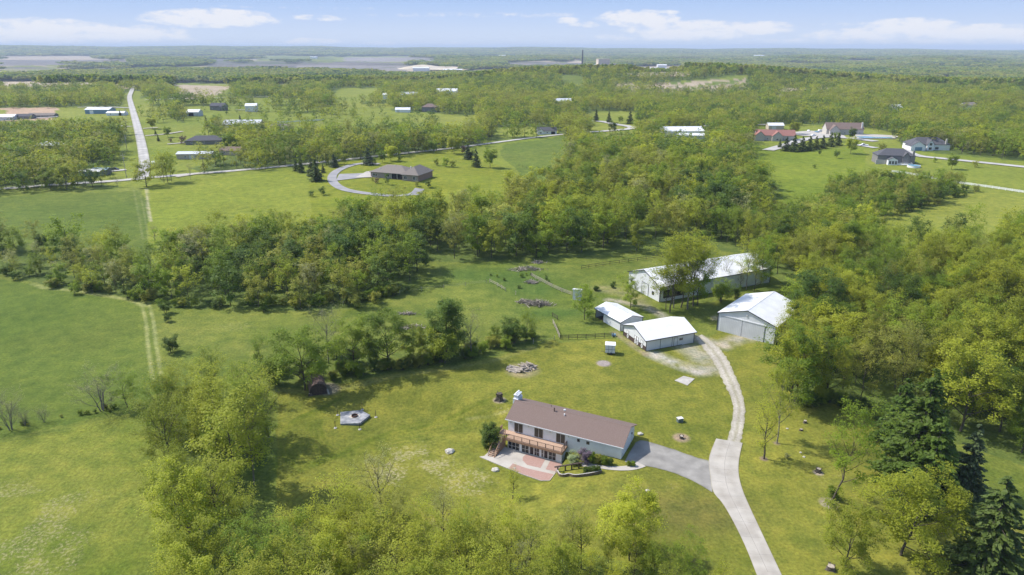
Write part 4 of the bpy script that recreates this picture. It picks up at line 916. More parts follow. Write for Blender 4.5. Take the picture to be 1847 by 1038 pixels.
def cottage(px, py, L, Wd, e, r, rot, wall, roof, label, cat='house', hip=False, wins=3, fm='white', doorw=None, name='house', oh=.4, group=None, wing=None, chim=None):
    A = P3(px, py); s = thing(name, label, cat, (A.x, A.y, A.z), rad(rot), group); q_, _ = pr(A.x+L*math.cos(rad(rot)), A.y+L*math.sin(rad(rot)), A.z); CLEAR.append((px-3, float(q_)+3, py-2*(A.y < 1e5), py+.42*13*FPX/math.hypot(A.x, A.y)))
    if hip:
        w = MB(); w.box(0, L, 0, Wd, -2, e-.2); w.build('wall', M[wall], s); hip_roof(s, L, Wd, e, r, roof, oh)
    else: gable_walls(s, L, Wd, e, r, wall, -2); gable_roof(s, L, Wd, e, r, roof, oh, .15)
    F = side('f', L, Wd)
    if wins: 
        for k in range(wins): window(s, F, L*(k+.5)/wins-.6, 1.0, 1.2, 1.2, 2, 1, fm, t=.1, d=.07)
    if doorw: q = MB(); q.fbox(F, doorw[0], doorw[1], 0, doorw[2], 0, .08); q.build('garage_door' if doorw[1]-doorw[0] > 1.6 else 'door', M[doorw[3] if len(doorw) > 3 else 'frame'], s)
    if wing:
        x0, x1, d, ez, rz = wing; w = MB(); w.extr([(x0, -2), (x1, -2), (x1, ez), ((x0+x1)/2, rz), (x0, ez)], -d, Wd/2, 'y'); w.build('wing_wall', M[wall], s)
        sl_ = (rz-ez)/((x1-x0)/2); q = MB(); top = [(x0-oh, ez-sl_*oh+.16), ((x0+x1)/2, rz+.16), (x1+oh, ez-sl_*oh+.16)]; q.extr(top+[(a, b-.15) for a, b in top[::-1]], -d-oh, Wd/2, 'y'); q.build('wing_roof', M[roof], s)
        window(s, ((x0, -d), (1, 0), (0, -1)), (x1-x0)/2-.8, .9, 1.6, 1.4, 2, 1, fm, t=.1)
    if chim: q = MB(); q.box(chim[0]-.5, chim[0]+.5, chim[1]-.5, chim[1]+.5, e-.5, chim[2]); q.build('chimney', M[chim[3]], s)
    return s
# right-hand houses
def white_house():
    s = cottage(1641, 271, 27, 13, 4.2, 8.6, -6, 'white', 'shingle_dark', 'white house with a charcoal roof at the right beyond the pale road', hip=True, wins=0, wing=(-1, 9, 3.5, 3.4, 6.6), chim=(24, .2, 8.2, 'stonewall'))
    F = ((-1, -3.5), (1, 0), (0, -1)); q = MB(); q.fbox(F, 2.8, 7.6, 0, 2.6, .0, .12); q.build('garage_door', M['blue'], s, label='dark blue-grey double garage door')
    w = MB(); w.extr([(10.5, -2), (15, -2), (15, 4.6), (12.75, 7.4), (10.5, 4.6)], -2.2, 5, 'y'); w.build('gable_wall', M['white'], s)
    q = MB(); top = [(10, 4.15), (12.75, 7.7), (15.5, 4.15)]; q.extr(top+[(a, b-.2) for a, b in top[::-1]], -2.6, 5.5, 'y'); q.build('gable_roof', M['shingle_dark'], s)
    window(s, ((10.5, -2.2), (1, 0), (0, -1)), 1.3, 3.6, 1.8, 1.9, 2, 1, 'frame', t=.1); window(s, ((10.5, -2.2), (1, 0), (0, -1)), 1.2, .6, 2, 1.8, 2, 1, 'frame', t=.1)
    window(s, side('f', 27, 13), 17, .6, 2.4, 1.8, 3, 1, 'frame', t=.1)
white_house()
def grey_house():
    s = cottage(1581, 296, 22, 12, 5.6, 9.4, -12, 'greywall', 'shingle_dark', 'grey brick house with a charcoal hipped roof, white sunroom and deck beside a round pool', hip=True, wins=0, chim=(20.8, .6, 9.0, 'greywall'))
    w = MB(); w.extr([(5.5, -1), (11, -1), (11, 3.4), (8.25, 4.7), (5.5, 3.4)], -4, -.01, 'y'); w.build('sunroom', M['white'], s)
    q = MB(); top = [(5.2, 3.4), (8.25, 5.0), (11.3, 3.4)]; q.extr(top+[(a, b-.15) for a, b in top[::-1]], -4.3, -.01, 'y'); q.build('sunroom_roof', M['shingle_dark'], s)
    FS = ((5.5, -4), (1, 0), (0, -1))
    for k in range(3): window(s, FS, .4+k*1.7, .6, 1.4, 2.2, 2, 1, 'white', t=.1)
    FR = ((11, -4), (0, 1), (1, 0))
    for k in range(2): window(s, FR, .4+k*1.7, .6, 1.4, 2.2, 2, 1, 'white', t=.1)
    d = MB(); d.box(11.05, 19.5, -4.6, -.01, .4, .7); d.build('deck', M['white'], s)
    d = MB()
    for k in range(34): d.box(11.1+k*.25, 11.17+k*.25, -4.6, -4.53, .7, 1.6)
    d.box(11.1, 19.5, -4.62, -4.5, 1.6, 1.72); d.box(19.4, 19.5, -4.5, -.1, 1.6, 1.72)
    for k in range(9): d.box(11.2+k*1.0, 11.35+k*1.0, -4.5, -4.35, -1, .4)
    d.build('deck_railing', M['white'], s)
    b = MB(); b.extr([(14.5, -1), (18.5, -1), (18.5, 5.2), (16.5, 7.6), (14.5, 5.2)], -1.2, 4, 'y'); b.build('gable_wall', M['greywall'], s)
    q = MB(); top = [(14.1, 4.9), (16.5, 7.9), (18.9, 4.9)]; q.extr(top+[(a, b_-.2) for a, b_ in top[::-1]], -1.6, 5, 'y'); q.build('gable_roof', M['shingle_dark'], s)
    w = MB(); w.box(-.8, 5.2, -.5, -.02, -1.6, 2.8); w.build('stone_front', M['stonewall'], s); window(s, side('f', 22, 12), 15.6, 2.8, 1.8, 1.8, 2, 1, 'frame', t=.1)
    A = P3(1648, 302); p = thing('round_pool', 'round above-ground pool with white rim beside the grey house', 'pool', tuple(A))
    w = MB(); w.tube((0, 0, -.5), (0, 0, 1.15), 3.7, 3.7, 28); w.build('pool_wall', M['white'], p); w = MB(); w.tube((0, 0, 1.15), (0, 0, 1.17), 3.45, 3.45, 28); w.build('water', M['water'], p)
    w = MB()
    for k in range(28):
        t0, t1 = 2*math.pi*k/28, 2*math.pi*(k+1)/28; w.beam((3.6*math.cos(t0), 3.6*math.sin(t0), 1.2), (3.6*math.cos(t1), 3.6*math.sin(t1), 1.2), .25, .08)
    w.build('rim', M['frame'], p)
grey_house()
s_ = cottage(1363, 254, 30, 12, 4.4, 8.2, -10, 'stonewall', 'shingle_red', 'cream house with a red shingle roof behind the row of spruces', wins=5, wing=(12, 20, 3, 4.2, 7.6)); 
w_ = MB(); w_.extr([(-1, -2), (6, -2), (6, 4.6), (2.5, 7.6), (-1, 4.6)], -3, 4, 'y'); w_.build('gable_wall', M['stonewall'], s_); w_ = MB(); top = [(-1.5, 4.4), (2.5, 7.9), (6.5, 4.4)]; w_.extr(top+[(a, b-.2) for a, b in top[::-1]], -3.5, 5.5, 'y'); w_.build('gable_roof', M['shingle_red'], s_)
s_ = cottage(1490, 243, 30, 13, 4.8, 9.5, -8, 'stonewall', 'shingle', 'cream house with a brown shingle roof left of the far swimming pool', wins=5, wing=(2, 10, 3, 4.2, 8.0), chim=(28.5, 1, 10.5, 'frame'))
cottage(1386, 234, 14, 8, 3.6, 5.6, 0, 'tanwall', 'metal_roof', 'small pale outbuilding behind the red-roofed house', 'outbuilding', wins=0, doorw=(3, 7, 3, 'frame'), name='outbuilding')
p_ = thing('swimming_pool', 'blue in-ground pool on a pale terrace right of the brown-roofed house', 'pool', tuple(P3(1580, 250)))
m_ = MB(); m_.extr([(-16, -4), (14, -5), (15, 3), (2, 4), (-3, 9), (-15, 8)], -.1, .75, 'z'); m_.build('coping', M['concrete'], p_); m_ = MB(); m_.extr([(-14.5, -2.8), (12.5, -3.6), (13.3, 2), (1.2, 2.6), (-4, 7.6), (-13.6, 6.6)], .75, .78, 'z'); m_.build('water', M['water'], p_)
s_ = cottage(1199, 247, 34, 18, 4.5, 7.4, 4, 'white', 'metal_roof', 'large white metal building showing above the middle wood', 'barn', wins=0, doorw=(4, 9, 3.6, 'frame'), name='barn')
m_ = MB(); m_.extr([(2, -1), (14, -1), (14, 3.0), (8, 4.6), (2, 3.0)], -.01, -9, 'y'); m_ = None
cottage(1222, 251, 22, 8, 3.0, 4.3, -4, 'metal_wall', 'metal_roof', 'low white lean-to in front of the large white metal building', 'barn', wins=0, doorw=(2, 5, 2.6, 'frame'), name='barn')
cottage(970, 243, 17, 9, 3.0, 5.8, 6, 'white', 'shingle_dark', 'white house with a dark roof beside the road above the crop field', wins=3, wing=(0, 5, 1.5, 3, 5), doorw=(12, 15.5, 2.4, 'dark'))
# left-hand houses
cottage(319, 288, 22, 9, 3.4, 4.4, 4, 'tanwall', 'metal_roof_dull', 'long tan building with a pale roof on the lawn right of the junction', 'building', wins=2, doorw=(8, 12, 2.6, 'frame'), name='building')
cottage(396, 280, 14, 9, 3, 5, -5, 'tanwall', 'shingle', 'small brown-roofed house half hidden by the bank trees', wins=2)
cottage(335, 262, 26, 12, 3, 6, 8, 'greywall', 'shingle_dark', 'dark-roofed house behind the purple-leaved tree', hip=True, wins=3)
cottage(402, 232, 32, 13, 3.4, 6.6, 3, 'greywall', 'metal_roof_dull', 'long grey-roofed house with three white roof lights, left of centre', wins=4, doorw=(2, 6, 2.6, 'frame'))
for k in range(3): 
    q = MB(); q.box(6+k*8.5, 7.2+k*8.5, 3.5, 4.7, 5.2, 6.2); q.build('roof_light', M['white'], bpy.data.objects[[o.name for o in COL.objects if o.get('label', '').startswith('long grey-roofed')][0]])
cottage(337, 210, 12, 11, 4, 6.2, 0, 'metal_grey', 'metal_roof', 'small white-roofed shed alone on the far lawn, left of the dark house', 'shed', wins=0, doorw=(2, 7, 3.4, 'dark'), name='shed')
cottage(379, 199, 16, 10, 4.5, 7.4, -4, 'greywall', 'shingle_dark', 'dark two-storey farmhouse on the far lawn', wins=3, wing=(9, 15, 4, 3, 5)); cottage(443, 202, 12, 14, 6.2, 8.4, 12, 'metal_wall', 'metal_roof', 'white gabled barn on the far lawn right of the dark farmhouse', 'barn', wins=0, doorw=(3, 8, 4.4, 'white'), name='barn')
s_ = cottage(154, 206, 26, 12, 4.4, 6.2, -3, 'blue', 'metal_roof', 'blue-sided barn with a white roof left of the north road', 'barn', wins=0, doorw=(5, 9, 3.6, 'white'), name='barn')
cottage(192, 209, 18, 8, 2.6, 4, 0, 'white', 'metal_roof', 'low white roof right of the blue-sided barn', wins=2)
cottage(-4, 218, 16, 9, 3.5, 5.6, 0, 'metal_wall', 'metal_roof_dull', 'pale shed cut by the left edge of the picture', 'shed', wins=0, name='shed'); cottage(29, 216, 15, 8, 3, 5, 0, 'greywall', 'shingle_dark', 'small dark farm shed at the corner of the bare pinkish field', 'shed', wins=1, name='shed'); cottage(50, 213, 26, 8, 2.4, 4.2, 2, 'greywall', 'shingle_grey', 'long low grey farm building by the bare pinkish field', 'building', wins=3, name='building')
cottage(66, 279, 15, 9, 6, 8.2, 5, 'greywall', 'metal_roof_dull', 'grey roof showing above the trees left of the north road', hip=True, wins=2)
s_ = cottage(144, 318, 12, 5, 2.7, 3.6, -3, 'blue', 'metal_roof', 'blue trailer home with a pale roof at the edge of the left wood', 'mobile home', wins=3, name='mobile_home')
s_ = cottage(166, 316, 9, 5, 3.0, 3.8, -3, 'greywall', 'blue', 'small green-roofed lean-to touching the blue trailer home', 'shed', wins=1, name='shed')
cottage(487, 238, 15, 10, 3.0, 6.2, -10, 'stonewall', 'shingle_grey', 'pale-gabled house half hidden in the trees above the junction road', wins=2)
cottage(713, 203, 17, 7, 3.0, 5.2, -2, 'white', 'metal_roof', 'small white shed in the pasture left of the grey farmhouse', 'shed', wins=0, doorw=(2, 5, 2.5, 'frame'), name='shed')
cottage(761, 202, 17, 12, 5.4, 9.0, -8, 'greywall', 'shingle', 'grey farmhouse with a brownish roof among the trees at upper centre', hip=True, wins=3, wing=(11, 18, 3, 3, 6)); cottage(787, 171, 32, 14, 5, 8.5, 0, 'white', 'metal_roof', 'white-roofed barn above the grey farmhouse', 'barn', wins=0, doorw=(5, 10, 4, 'frame'), name='barn')
cottage(723, 177, 24, 12, 5, 8, 0, 'greywall', 'metal_roof_dull', 'grey roof far left of the white-roofed barn', wins=2); cottage(691, 179, 6, 5, 6, 8, 0, 'white', 'metal_roof', 'tiny white shed among the far trees', 'shed', wins=0, name='shed')
cottage(1608, 202, 12, 9, 5, 8, 0, 'white', 'metal_roof', 'white gable among the right-hand far woods', wins=1); cottage(1708, 148, 26, 16, 7, 10, 0, 'white', 'metal_roof', 'white roof in the far woods at upper right', 'barn', wins=0, name='barn')
cottage(1738, 198, 14, 9, 5, 8, 0, 'white', 'shingle_grey', 'pale house deep in the right-hand far woods', wins=1); cottage(502, 161, 18, 12, 6, 9, 0, 'blue', 'shingle_dark', 'blue-grey house in the far clearing', wins=2); cottage(1000, 190, 22, 12, 5, 8, 0, 'tanwall', 'metal_roof_dull', 'tan-walled barn glimpsed in the far wood at centre', 'barn', wins=0, name='barn')
# the plant on the plain and its stack
def plant():
    def at(px, py):
        p = Pz(px, py, -28); return Vector((p[0], p[1], float(H(p[0], p[1]))))
    A = at(1079, 127.5); s = thing('power_plant', 'buff-coloured power plant of stacked blocks far out on the plain', 'power plant', tuple(A), rad(6))
    for x0, x1, y0, y1, z, m in ((0, 52, 0, 50, 46, 'tanbrick'), (-22, -.01, 10, 40, 22, 'white'), (20, 76, -26, -.01, 26, 'pinkbrick'), (12, 19.9, -22, -.01, 20, 'white'), (76.1, 128, -20, 20, 16, 'frame')):
        b = MB(); b.box(x0, x1, y0, y1, -8, z); b.box(x0-1, x1+1, y0-1, y1+1, z+.01, z+2); b.build('block', M[m], s)
    for k in range(6):
        q = MB(); q.box(24+k*8.3, 28+k*8.3, -26.6, -26.05, 6, 24); q.build('window_strip', M['greywall'], s)
    B = at(1050, 124); t = thing('smokestack', 'tall dark smokestack rising above the horizon left of the power plant', 'smokestack', tuple(B)); m = MB(); m.tube((0, 0, -5), (0, 0, 84), 4.6, 3.3, 18); m.build('shaft', M['darkwood'], t); m = MB(); m.tube((0, 0, 84), (0, 0, 87), 3.7, 3.7, 18); m.build('rim', M['greywall'], t)
    for px, py, L, Wd, hh, lab in ((1131,127.5,44,30,10,'long flat white warehouse right of the power plant'),(1152,129,40,24,12,'grey-walled works hall right of the long white warehouse'),(1170,127.5,34,20,9,'small white hall by the trees right of the works'),(1186,124,44,26,14,'white depot near the right end of the works'),(1201,126.5,36,20,9,'low white building at the right end of the works'),
                          (745,127.5,70,40,12,'low white quarry building in front of the pale sand'),(800,128.5,80,40,9,'long pale quarry roof right of the sand'),(848,114,50,30,12,'white farm shed on the plain, left one'),(838,113.5,40,30,10,'white farm shed on the plain, smaller one'),(183,104.5,70,40,12,'white barn on the plain at the far left'),
                          (560,106.5,60,30,12,'white barn on the plain left of centre'),(583,96.5,80,40,16,'pale barn high on the far plain'),(1362,104.5,90,50,16,'white works roof in the far woods'),(1243,115.5,50,24,12,'white farm roof at the edge of the plain'),(900,107,60,30,14,'pale farm roof on the middle plain')):
        p = at(px, py); q = thing('far_building', lab, 'building', tuple(p)); b = MB(); b.extr([(0, -4), (Wd, -4), (Wd, hh), (Wd/2, hh*1.25), (0, hh)], 0, L, 'x'); b.build('wall', M['white' if 'white' in lab else 'frame'], q); g = MB(); tp = [(-2, hh), (Wd/2, hh*1.25+.6), (Wd+2, hh)]; g.extr(tp+[(a, b_-.5) for a, b_ in tp[::-1]], -2, L+2, 'x'); g.build('roof', M['metal_roof'], q)
plant()
# sand heap of the quarry
def sand_heap():
    p = Pz(762, 124.5, -28); p = Vector((p[0], p[1], float(H(p[0], p[1])))); n = 40; V = [(0, 0, 20)]; 
    for j, (r, z) in enumerate(((25, 17), (60, 8), (85, 0), (90, -6))):
        for i in range(n): t = 2*math.pi*i/n; k = r*(1+.18*math.sin(2*t+1)+.08*math.sin(5*t)); V.append((k*math.cos(t)*1.3, k*math.sin(t), z))
    F = [(0, 1+i, 1+(i+1) % n) for i in range(n)]+[(1+j*n+i, 1+(j+1)*n+i, 1+(j+1)*n+(i+1) % n, 1+j*n+(i+1) % n) for j in range(3) for i in range(n)]
    m = MB(); m.add(V, F); o = m.build('sand_heap', M['sand'], None, 'pale sand heap of the quarry on the plain', tuple(p), True); o['category'] = 'sand heap'
sand_heap()

# ---- vehicles
def car(px, py, rot, paint, label, kind='car', L=4.7, Wd=1.85, hh=1.5, cat='car'):
    A = P3(px, py, .2); s = thing('parked_car' if cat == 'car' else 'parked_truck', label, cat, tuple(A), rad(rot)); w = Wd/2
    if kind == 'car': prof = [(-L/2, .35), (-L/2, .85), (-L/2+.35, .95), (-L/2+.9, hh), (L/2-1.7, hh), (L/2-1.05, .98), (L/2-.1, .82), (L/2, .35)]
    else: prof = [(-L/2, .45), (-L/2, 1.05), (-L*.08, 1.05), (-L*.06, hh+.25), (L*.2, hh+.25), (L*.3, 1.1), (L/2-.1, 1.0), (L/2, .45)]
    b = MB(); n = len(prof); V = []
    for y, k in ((-w, 0), (w, 0)):
        for (x, z) in prof: V.append((x, y*(1 if z < 1.0 else .86), z))
    b.add(V, [tuple(range(n))[::-1], tuple(range(n, 2*n))]+[(i, (i+1) % n, n+(i+1) % n, n+i) for i in range(n)]); bo = b.build('body', paint, s)
    g = MB(); zt = hh-.08 if kind == 'car' else hh+.15
    x0, x1 = (-L/2+.85, L/2-1.6) if kind == 'car' else (-L*.05, L*.22)
    g.box(x0, x1, -w*.875, -w*.865+0, 1.0, zt); g.box(x0, x1, w*.865, w*.875, 1.0, zt); g.build('side_window', M['glass'], s)
    for x in (-L/2+.85, L/2-.9):
        for y in (-w+.08, w-.08): q = MB(); q.tube((x, y-.1, .33), (x, y+.1, .33), .33, .33, 14); q.build('wheel', M['carblack'], s)
    for y in (-w*.7, w*.7): q = MB(); q.box(L/2-.06, L/2+.01, y-.15, y+.15, .62, .76); q.build('headlight', M['frame'], s)
car(1558, 264, 172, M['white'], 'white pickup truck on the lane below the far pool', 'truck', 5.8, 2.0, 1.6, 'truck')
car(1467, 246, 20, M['white'], 'white car on the paved yard left of the brown-roofed house'); car(1473, 240, 100, M['blue'], 'blue car at the top of the paved yard beside the white camper')
car(1458, 238, 60, M['white'], 'second white car at the left of the paved yard'); car(1480, 239, 10, M['white'], 'white van at the right of the paved yard', 'car', 5.6, 2.0, 2.3, 'van')
car(199, 308, 5, M['carblack'], 'dark car beside the trailer home, left one'); car(207, 307.5, 8, M['carblack'], 'dark car beside the trailer home, right one'); car(222, 230, 80, M['white'], 'white car by the driveway left of the north road')
car(413, 236, 10, M['carblack'], 'dark car in front of the long grey-roofed house'); car(277, 296, 120, M['white'], 'white car behind the junction trees')

# ---- poles
def pole(px, py, pyt, label, grp=None):
    x, y, z = G(px, py); h = topz(x, y, pyt)-z; s = thing('utility_pole', label, 'utility pole', (x, y, z), .1, grp)
    m = MB(); m.tube((0, 0, -.3), (0, 0, h), .2, .14, 8); m.build('shaft', M['oldwood'], s); m = MB(); m.box(-1.3, 1.3, -.08, .08, h-.9, h-.7); m.build('crossarm', M['oldwood'], s)
    for x_ in (-1.1, 0, 1.1): m = MB(); m.tube((x_, 0, h-.7 if x_ else h), (x_, 0, h-.45 if x_ else h+.25), .07, .05, 6); m.build('insulator', M['frame'], s)
    m = MB(); m.tube((.35, 0, h-2.6), (.35, 0, h-1.7), .2, .2, 8); m.build('transformer', M['frame'], s); return (x, y, z+h-.45)
tp = [pole(228.5, 321, 278, 'nearest utility pole left of the north road'), pole(229.5, 272, 244, 'second utility pole left of the north road'), pole(229, 238, 218, 'third utility pole left of the north road'), pole(228, 212, 196, 'fourth and farthest utility pole left of the north road')]
pole(465, 299, 277, 'lone utility pole before the bank trees right of the junction'); pole(465.5, 294, 276, 'x') if 0 else None
wr = MB()
for a, b in zip(tp[:-1], tp[1:]):
    for o_ in (-1.1, 0, 1.1):
        prev = None
        for k in range(9):
            t = k/8; p = Vector(a)*(1-t)+Vector(b)*t+Vector((o_, 0, -1.6*4*t*(1-t)))
            if prev: wr.tube(prev, p, .025, .025, 3, False)
            prev = p
o_ = wr.build('power_lines', M['blacktrim']); tagp(o_, 'power lines strung between the poles left of the north road', 'cable')

# ---- things on the lawn
def log_tube(m, p, d, L, r, n=8): m.tube(p-d*L/2, p+d*L/2, r, r*.85, n)
def log_pile():
    A = P3(943, 667); s = thing('log_pile', 'heap of cut grey logs and branches on the lawn behind the house', 'log pile', tuple(A)); rs = random.Random(4)
    def mk(name, rng, n, L0, L1, r0, r1, mat, az, spread, hz):
        for k in range(n):
            u = rs.uniform(-1, 1); v = rs.uniform(-1, 1); p = Vector((rng[0]+u*rng[2], rng[1]+v*rng[3], .15+max(0, 1-abs(u)*.7-abs(v)*.7)*hz*rs.uniform(.3, 1)))
            a = az+rs.gauss(0, spread); e = rs.gauss(0, .16); m = MB(); log_tube(m, p, Vector((math.cos(a)*math.cos(e), math.sin(a)*math.cos(e), math.sin(e))), rs.uniform(L0, L1), rs.uniform(r0, r1)); m.build(name, M[mat], s)
    mk('log', (-1.4, -.5, 1.4, .8), 22, 2.6, 4.2, .14, .27, 'oldwood', -.45, .3, 1.0); mk('branch', (1.2, .9, 1.4, 1.1), 55, 1.2, 2.6, .05, .13, 'oldwood', -.4, .8, 1.5)
log_pile()
def brush(px, py, w, d, h, label, seed, n=70):
    A = P3(px, py); s = thing('brush_pile', label, 'brush pile', tuple(A)); rs = random.Random(seed); m = MB(); m2 = MB()
    for k in range(n*3):
        u, v = rs.gauss(0, .45), rs.gauss(0, .45); p = Vector((u*w, v*d, .1+h*math.exp(-(u*u+v*v)*2)*rs.uniform(.1, 1))); a = rs.uniform(0, 3.14); e = rs.gauss(.1, .4)
        dd = Vector((math.cos(a)*math.cos(e), math.sin(a)*math.cos(e), math.sin(e)))
        (m if k % 5 else m2).tube(p-dd*rs.uniform(.5, 1.2), p+dd*rs.uniform(.5, 1.2), .03 if k % 5 else .12, .02 if k % 5 else .08, 3 if k % 5 else 6, False)
    m.build('twigs', M['bark_grey'], s); m2.build('branches', M['oldwood'], s)
brush(950, 487, 5.5, 1.4, 1.3, 'long pale brush pile at the foot of the middle wood', 1); brush(970, 550, 4.6, 1.8, 1.5, 'large grey brush pile above the paddock corner', 2, 110); brush(945, 546, 2.2, 1.0, .9, 'smaller brush pile left of the large grey one', 3, 40)
brush(958, 511, 2.6, 1.0, .8, 'low twiggy heap between the two slanting fences', 4, 40); brush(745, 592, 3.0, 1.2, .9, 'fallen branches in the meadow behind the tree row', 5, 40); brush(970, 474.5, 2.4, .8, .6, 'dark fallen branch heap highest under the middle wood', 6, 30); brush(735, 567, 3.0, .6, .5, 'pale dead wood lying in the mown meadow', 8, 24)
def stump(px, py, r, h, label, roots=True, gnarl=False, mat='bark'):
    A = P3(px, py); s = thing('tree_stump', label, 'stump', tuple(A)); m = MB(); n = 12; rs = random.Random(int(px)); V = []
    prof = [(1.5, -.1), (1.12, .12*h), (.9, .45*h), (.82, h)]
    kk = [rs.uniform(.8, 1.2) for _ in range(n)]
    for f, z in prof:
        for i in range(n): t = 2*math.pi*i/n; q = r*f*(1+(kk[i]-1)*(1.6 if f > 1 else .7)); V.append((q*math.cos(t), q*math.sin(t), z+(rs.uniform(-.06, .06)*h if z == h else 0)))
    V.append((0, 0, h*.97)); F = [(j*n+i, j*n+(i+1) % n, (j+1)*n+(i+1) % n, (j+1)*n+i) for j in range(3) for i in range(n)]; m.add(V, F); m.build('bark', M[mat], s)
    c = MB(); mat2 = 'bark' if gnarl and r > .7 else 'oldwood'; c.add([V[3*n+i] for i in range(n)]+[(0, 0, h)], [(i, (i+1) % n, n) for i in range(n)]); c.build('cut_face', M[mat2], s)
    if gnarl:
        for k in range(9):
            a = rs.uniform(0, 6.28); g = MB(); g.tube((r*.4*math.cos(a), r*.4*math.sin(a), h*.5), (r*1.1*math.cos(a), r*1.1*math.sin(a), h*rs.uniform(.9, 1.25)), .14, .06, 6); g.build('broken_limb', M[mat], s)
    return s
stump(901, 722, .75, 1.6, 'tall gnarled tree stump wrapped in dark vines left of the chimney', gnarl=True); stump(1229, 791, .4, .55, 'small dark stump in a ring of bare soil behind the house', gnarl=True); stump(1476, 852, .42, .75, 'brown forked stump on the lawn right of the drive', gnarl=True)
stump(1452, 763, .35, .5, 'dark stump at the edge of the wood shade, farther one'); stump(1445, 777, .33, .35, 'pale-topped stump at the edge of the wood shade, nearer one'); stump(1498, 1027, .6, .6, 'dark broken stump at the bottom edge right of the drive', gnarl=True); stump(560, 714, .4, .5, 'dark stump under the wide tree beside the brown shed')
def rock(px, py, r, label, cat='rock'):
    A = P3(px, py); rs = random.Random(int(px*7)); bm = bmesh.new(); bmesh.ops.create_icosphere(bm, subdivisions=2, radius=r)
    for v in bm.verts: k = rs.uniform(.78, 1.15); v.co = Vector((v.co.x*k*1.25, v.co.y*k, v.co.z*k*.62))
    me = bpy.data.meshes.new('boulder'); bm.to_mesh(me); bm.free(); me.materials.append(M['rock']); o = link('boulder', me, None, (A.x, A.y, A.z+r*.25)); tagp(o, label, cat)
rock(811, 816, .75, 'pale boulder alone on the lawn left of the house'); rock(893, 849, .6, 'whitish boulder just below the left corner of the patio'); rock(1168, 886, .32, 'small flat pale rock on the slope below the driveway'); rock(1155, 784, .5, 'flat pale slab of stone behind the garage end of the house')
rock(930, 721, .2, 'tiny pale stone on the lawn left of the chimney'); rock(1420, 774, .22, 'small pale stone right of the gravel drive'); rock(1444, 817, .2, 'small yellowish stone on the right lawn, upper one'); rock(1450, 825, .22, 'small yellowish stone on the right lawn, lower one'); rock(928, 846, .3, 'pale stone lying on the front edge of the patio')
t_ = thing('utility_box', 'grey-green utility box on the lawn behind the house', 'utility box', tuple(P3(1226, 761)), .3); m_ = MB(); m_.box(-.55, .55, -.4, .4, -.1, .8); m_.build('cabinet', M['greenbox'], t_); m_ = MB(); m_.box(-.6, .6, -.45, .45, .8, .88); m_.build('lid', M['frame'], t_)
t_ = thing('concrete_pad', 'square pale concrete pad alone on the lawn behind the house', 'concrete pad', (0, 0, 0)); V_ = [G(*p) for p in ((1217,687),(1233,679),(1253,684),(1240,696))]; m_ = MB(); z_ = max(v[2] for v in V_); m_.extr([(v[0], v[1]) for v in V_], z_-.3, z_+.1, 'z'); m_.build('slab', M['concrete_old'], t_)
m_ = MB(); b_ = P3(1089, 656); m_.tube((0, 0, -.2), (0, 0, .06), 1.5, 1.45, 26); o_ = m_.build('round_gravel_patch', nmat('pinkish_gravel', (.24,.2,.18), (.34,.29,.26), 3, .95, detail=8), None, None, tuple(b_)); o_['kind'] = 'structure'
o_ = P3(1107, 607); t_ = thing('blue_barrel', 'small pale blue trough at the end of the paddock fence by the stable', 'trough', tuple(o_)); m_ = MB(); m_.tube((-.5, 0, .35), (.5, 0, .35), .4, .4, 12); m_.build('tank', M['blue'], t_); m_ = MB(); m_.box(-.4, -.3, -.4, .4, 0, .3); m_.box(.3, .4, -.4, .4, 0, .3); m_.build('cradle', M['frame'], t_)
# fire pit on its stone slab with five posts
def fire_pit():
    P = [G(*p) for p in ((614,744),(651,742.5),(668,753),(649,768),(614,767))]; z = max(p[2] for p in P); m = MB(); m.extr([(p[0], p[1]) for p in P], z-.4, z+.07, 'z'); o = m.build('fire_pit_terrace', M['firestone'], None); o['kind'] = 'structure'
    A = P3(640, 754.5); s = thing('fire_pit', 'round fire pit with a rusty ring on a pale stone hexagon', 'fire pit', (A.x, A.y, z+.07)); 
    m = MB(); m.extr([(1.25*math.cos(t), .95*math.sin(t)) for t in np.linspace(0, 2*math.pi, 7)[:-1]], 0, .06, 'z'); m.build('stone_surround', M['stonewall'], s)
    m = MB()
    for k in range(20): t0, t1 = 2*math.pi*k/20, 2*math.pi*(k+1)/20; m.beam((.6*math.cos(t0), .6*math.sin(t0), .22), (.6*math.cos(t1), .6*math.sin(t1), .22), .06, .3)
    m.build('ring', M['rust'], s); m = MB(); m.tube((0, 0, .06), (0, 0, .12), .56, .5, 18); m.build('ash_bed', M['dark'], s)
    for (px, py, lab) in ((609,749,'far left'),(653.5,739.5,'far middle'),(678,753,'right'),(649,775,'front'),(605,772.5,'front left')):
        q = P3(px, py); t = thing('pit_post', 'thin dark post around the fire pit, the %s one' % lab, 'post', tuple(q)); m = MB(); m.tube((0, 0, -.2), (0, 0, 1.65), .06, .05, 8); m.build('shaft', M['darkwood'], t); m = MB(); m.tube((0, 0, 0.02), (0, 0, .12), .34, .26, 10); m.build('footing', M['stonewall'], t)  # plain posts, no lamps on them
fire_pit()
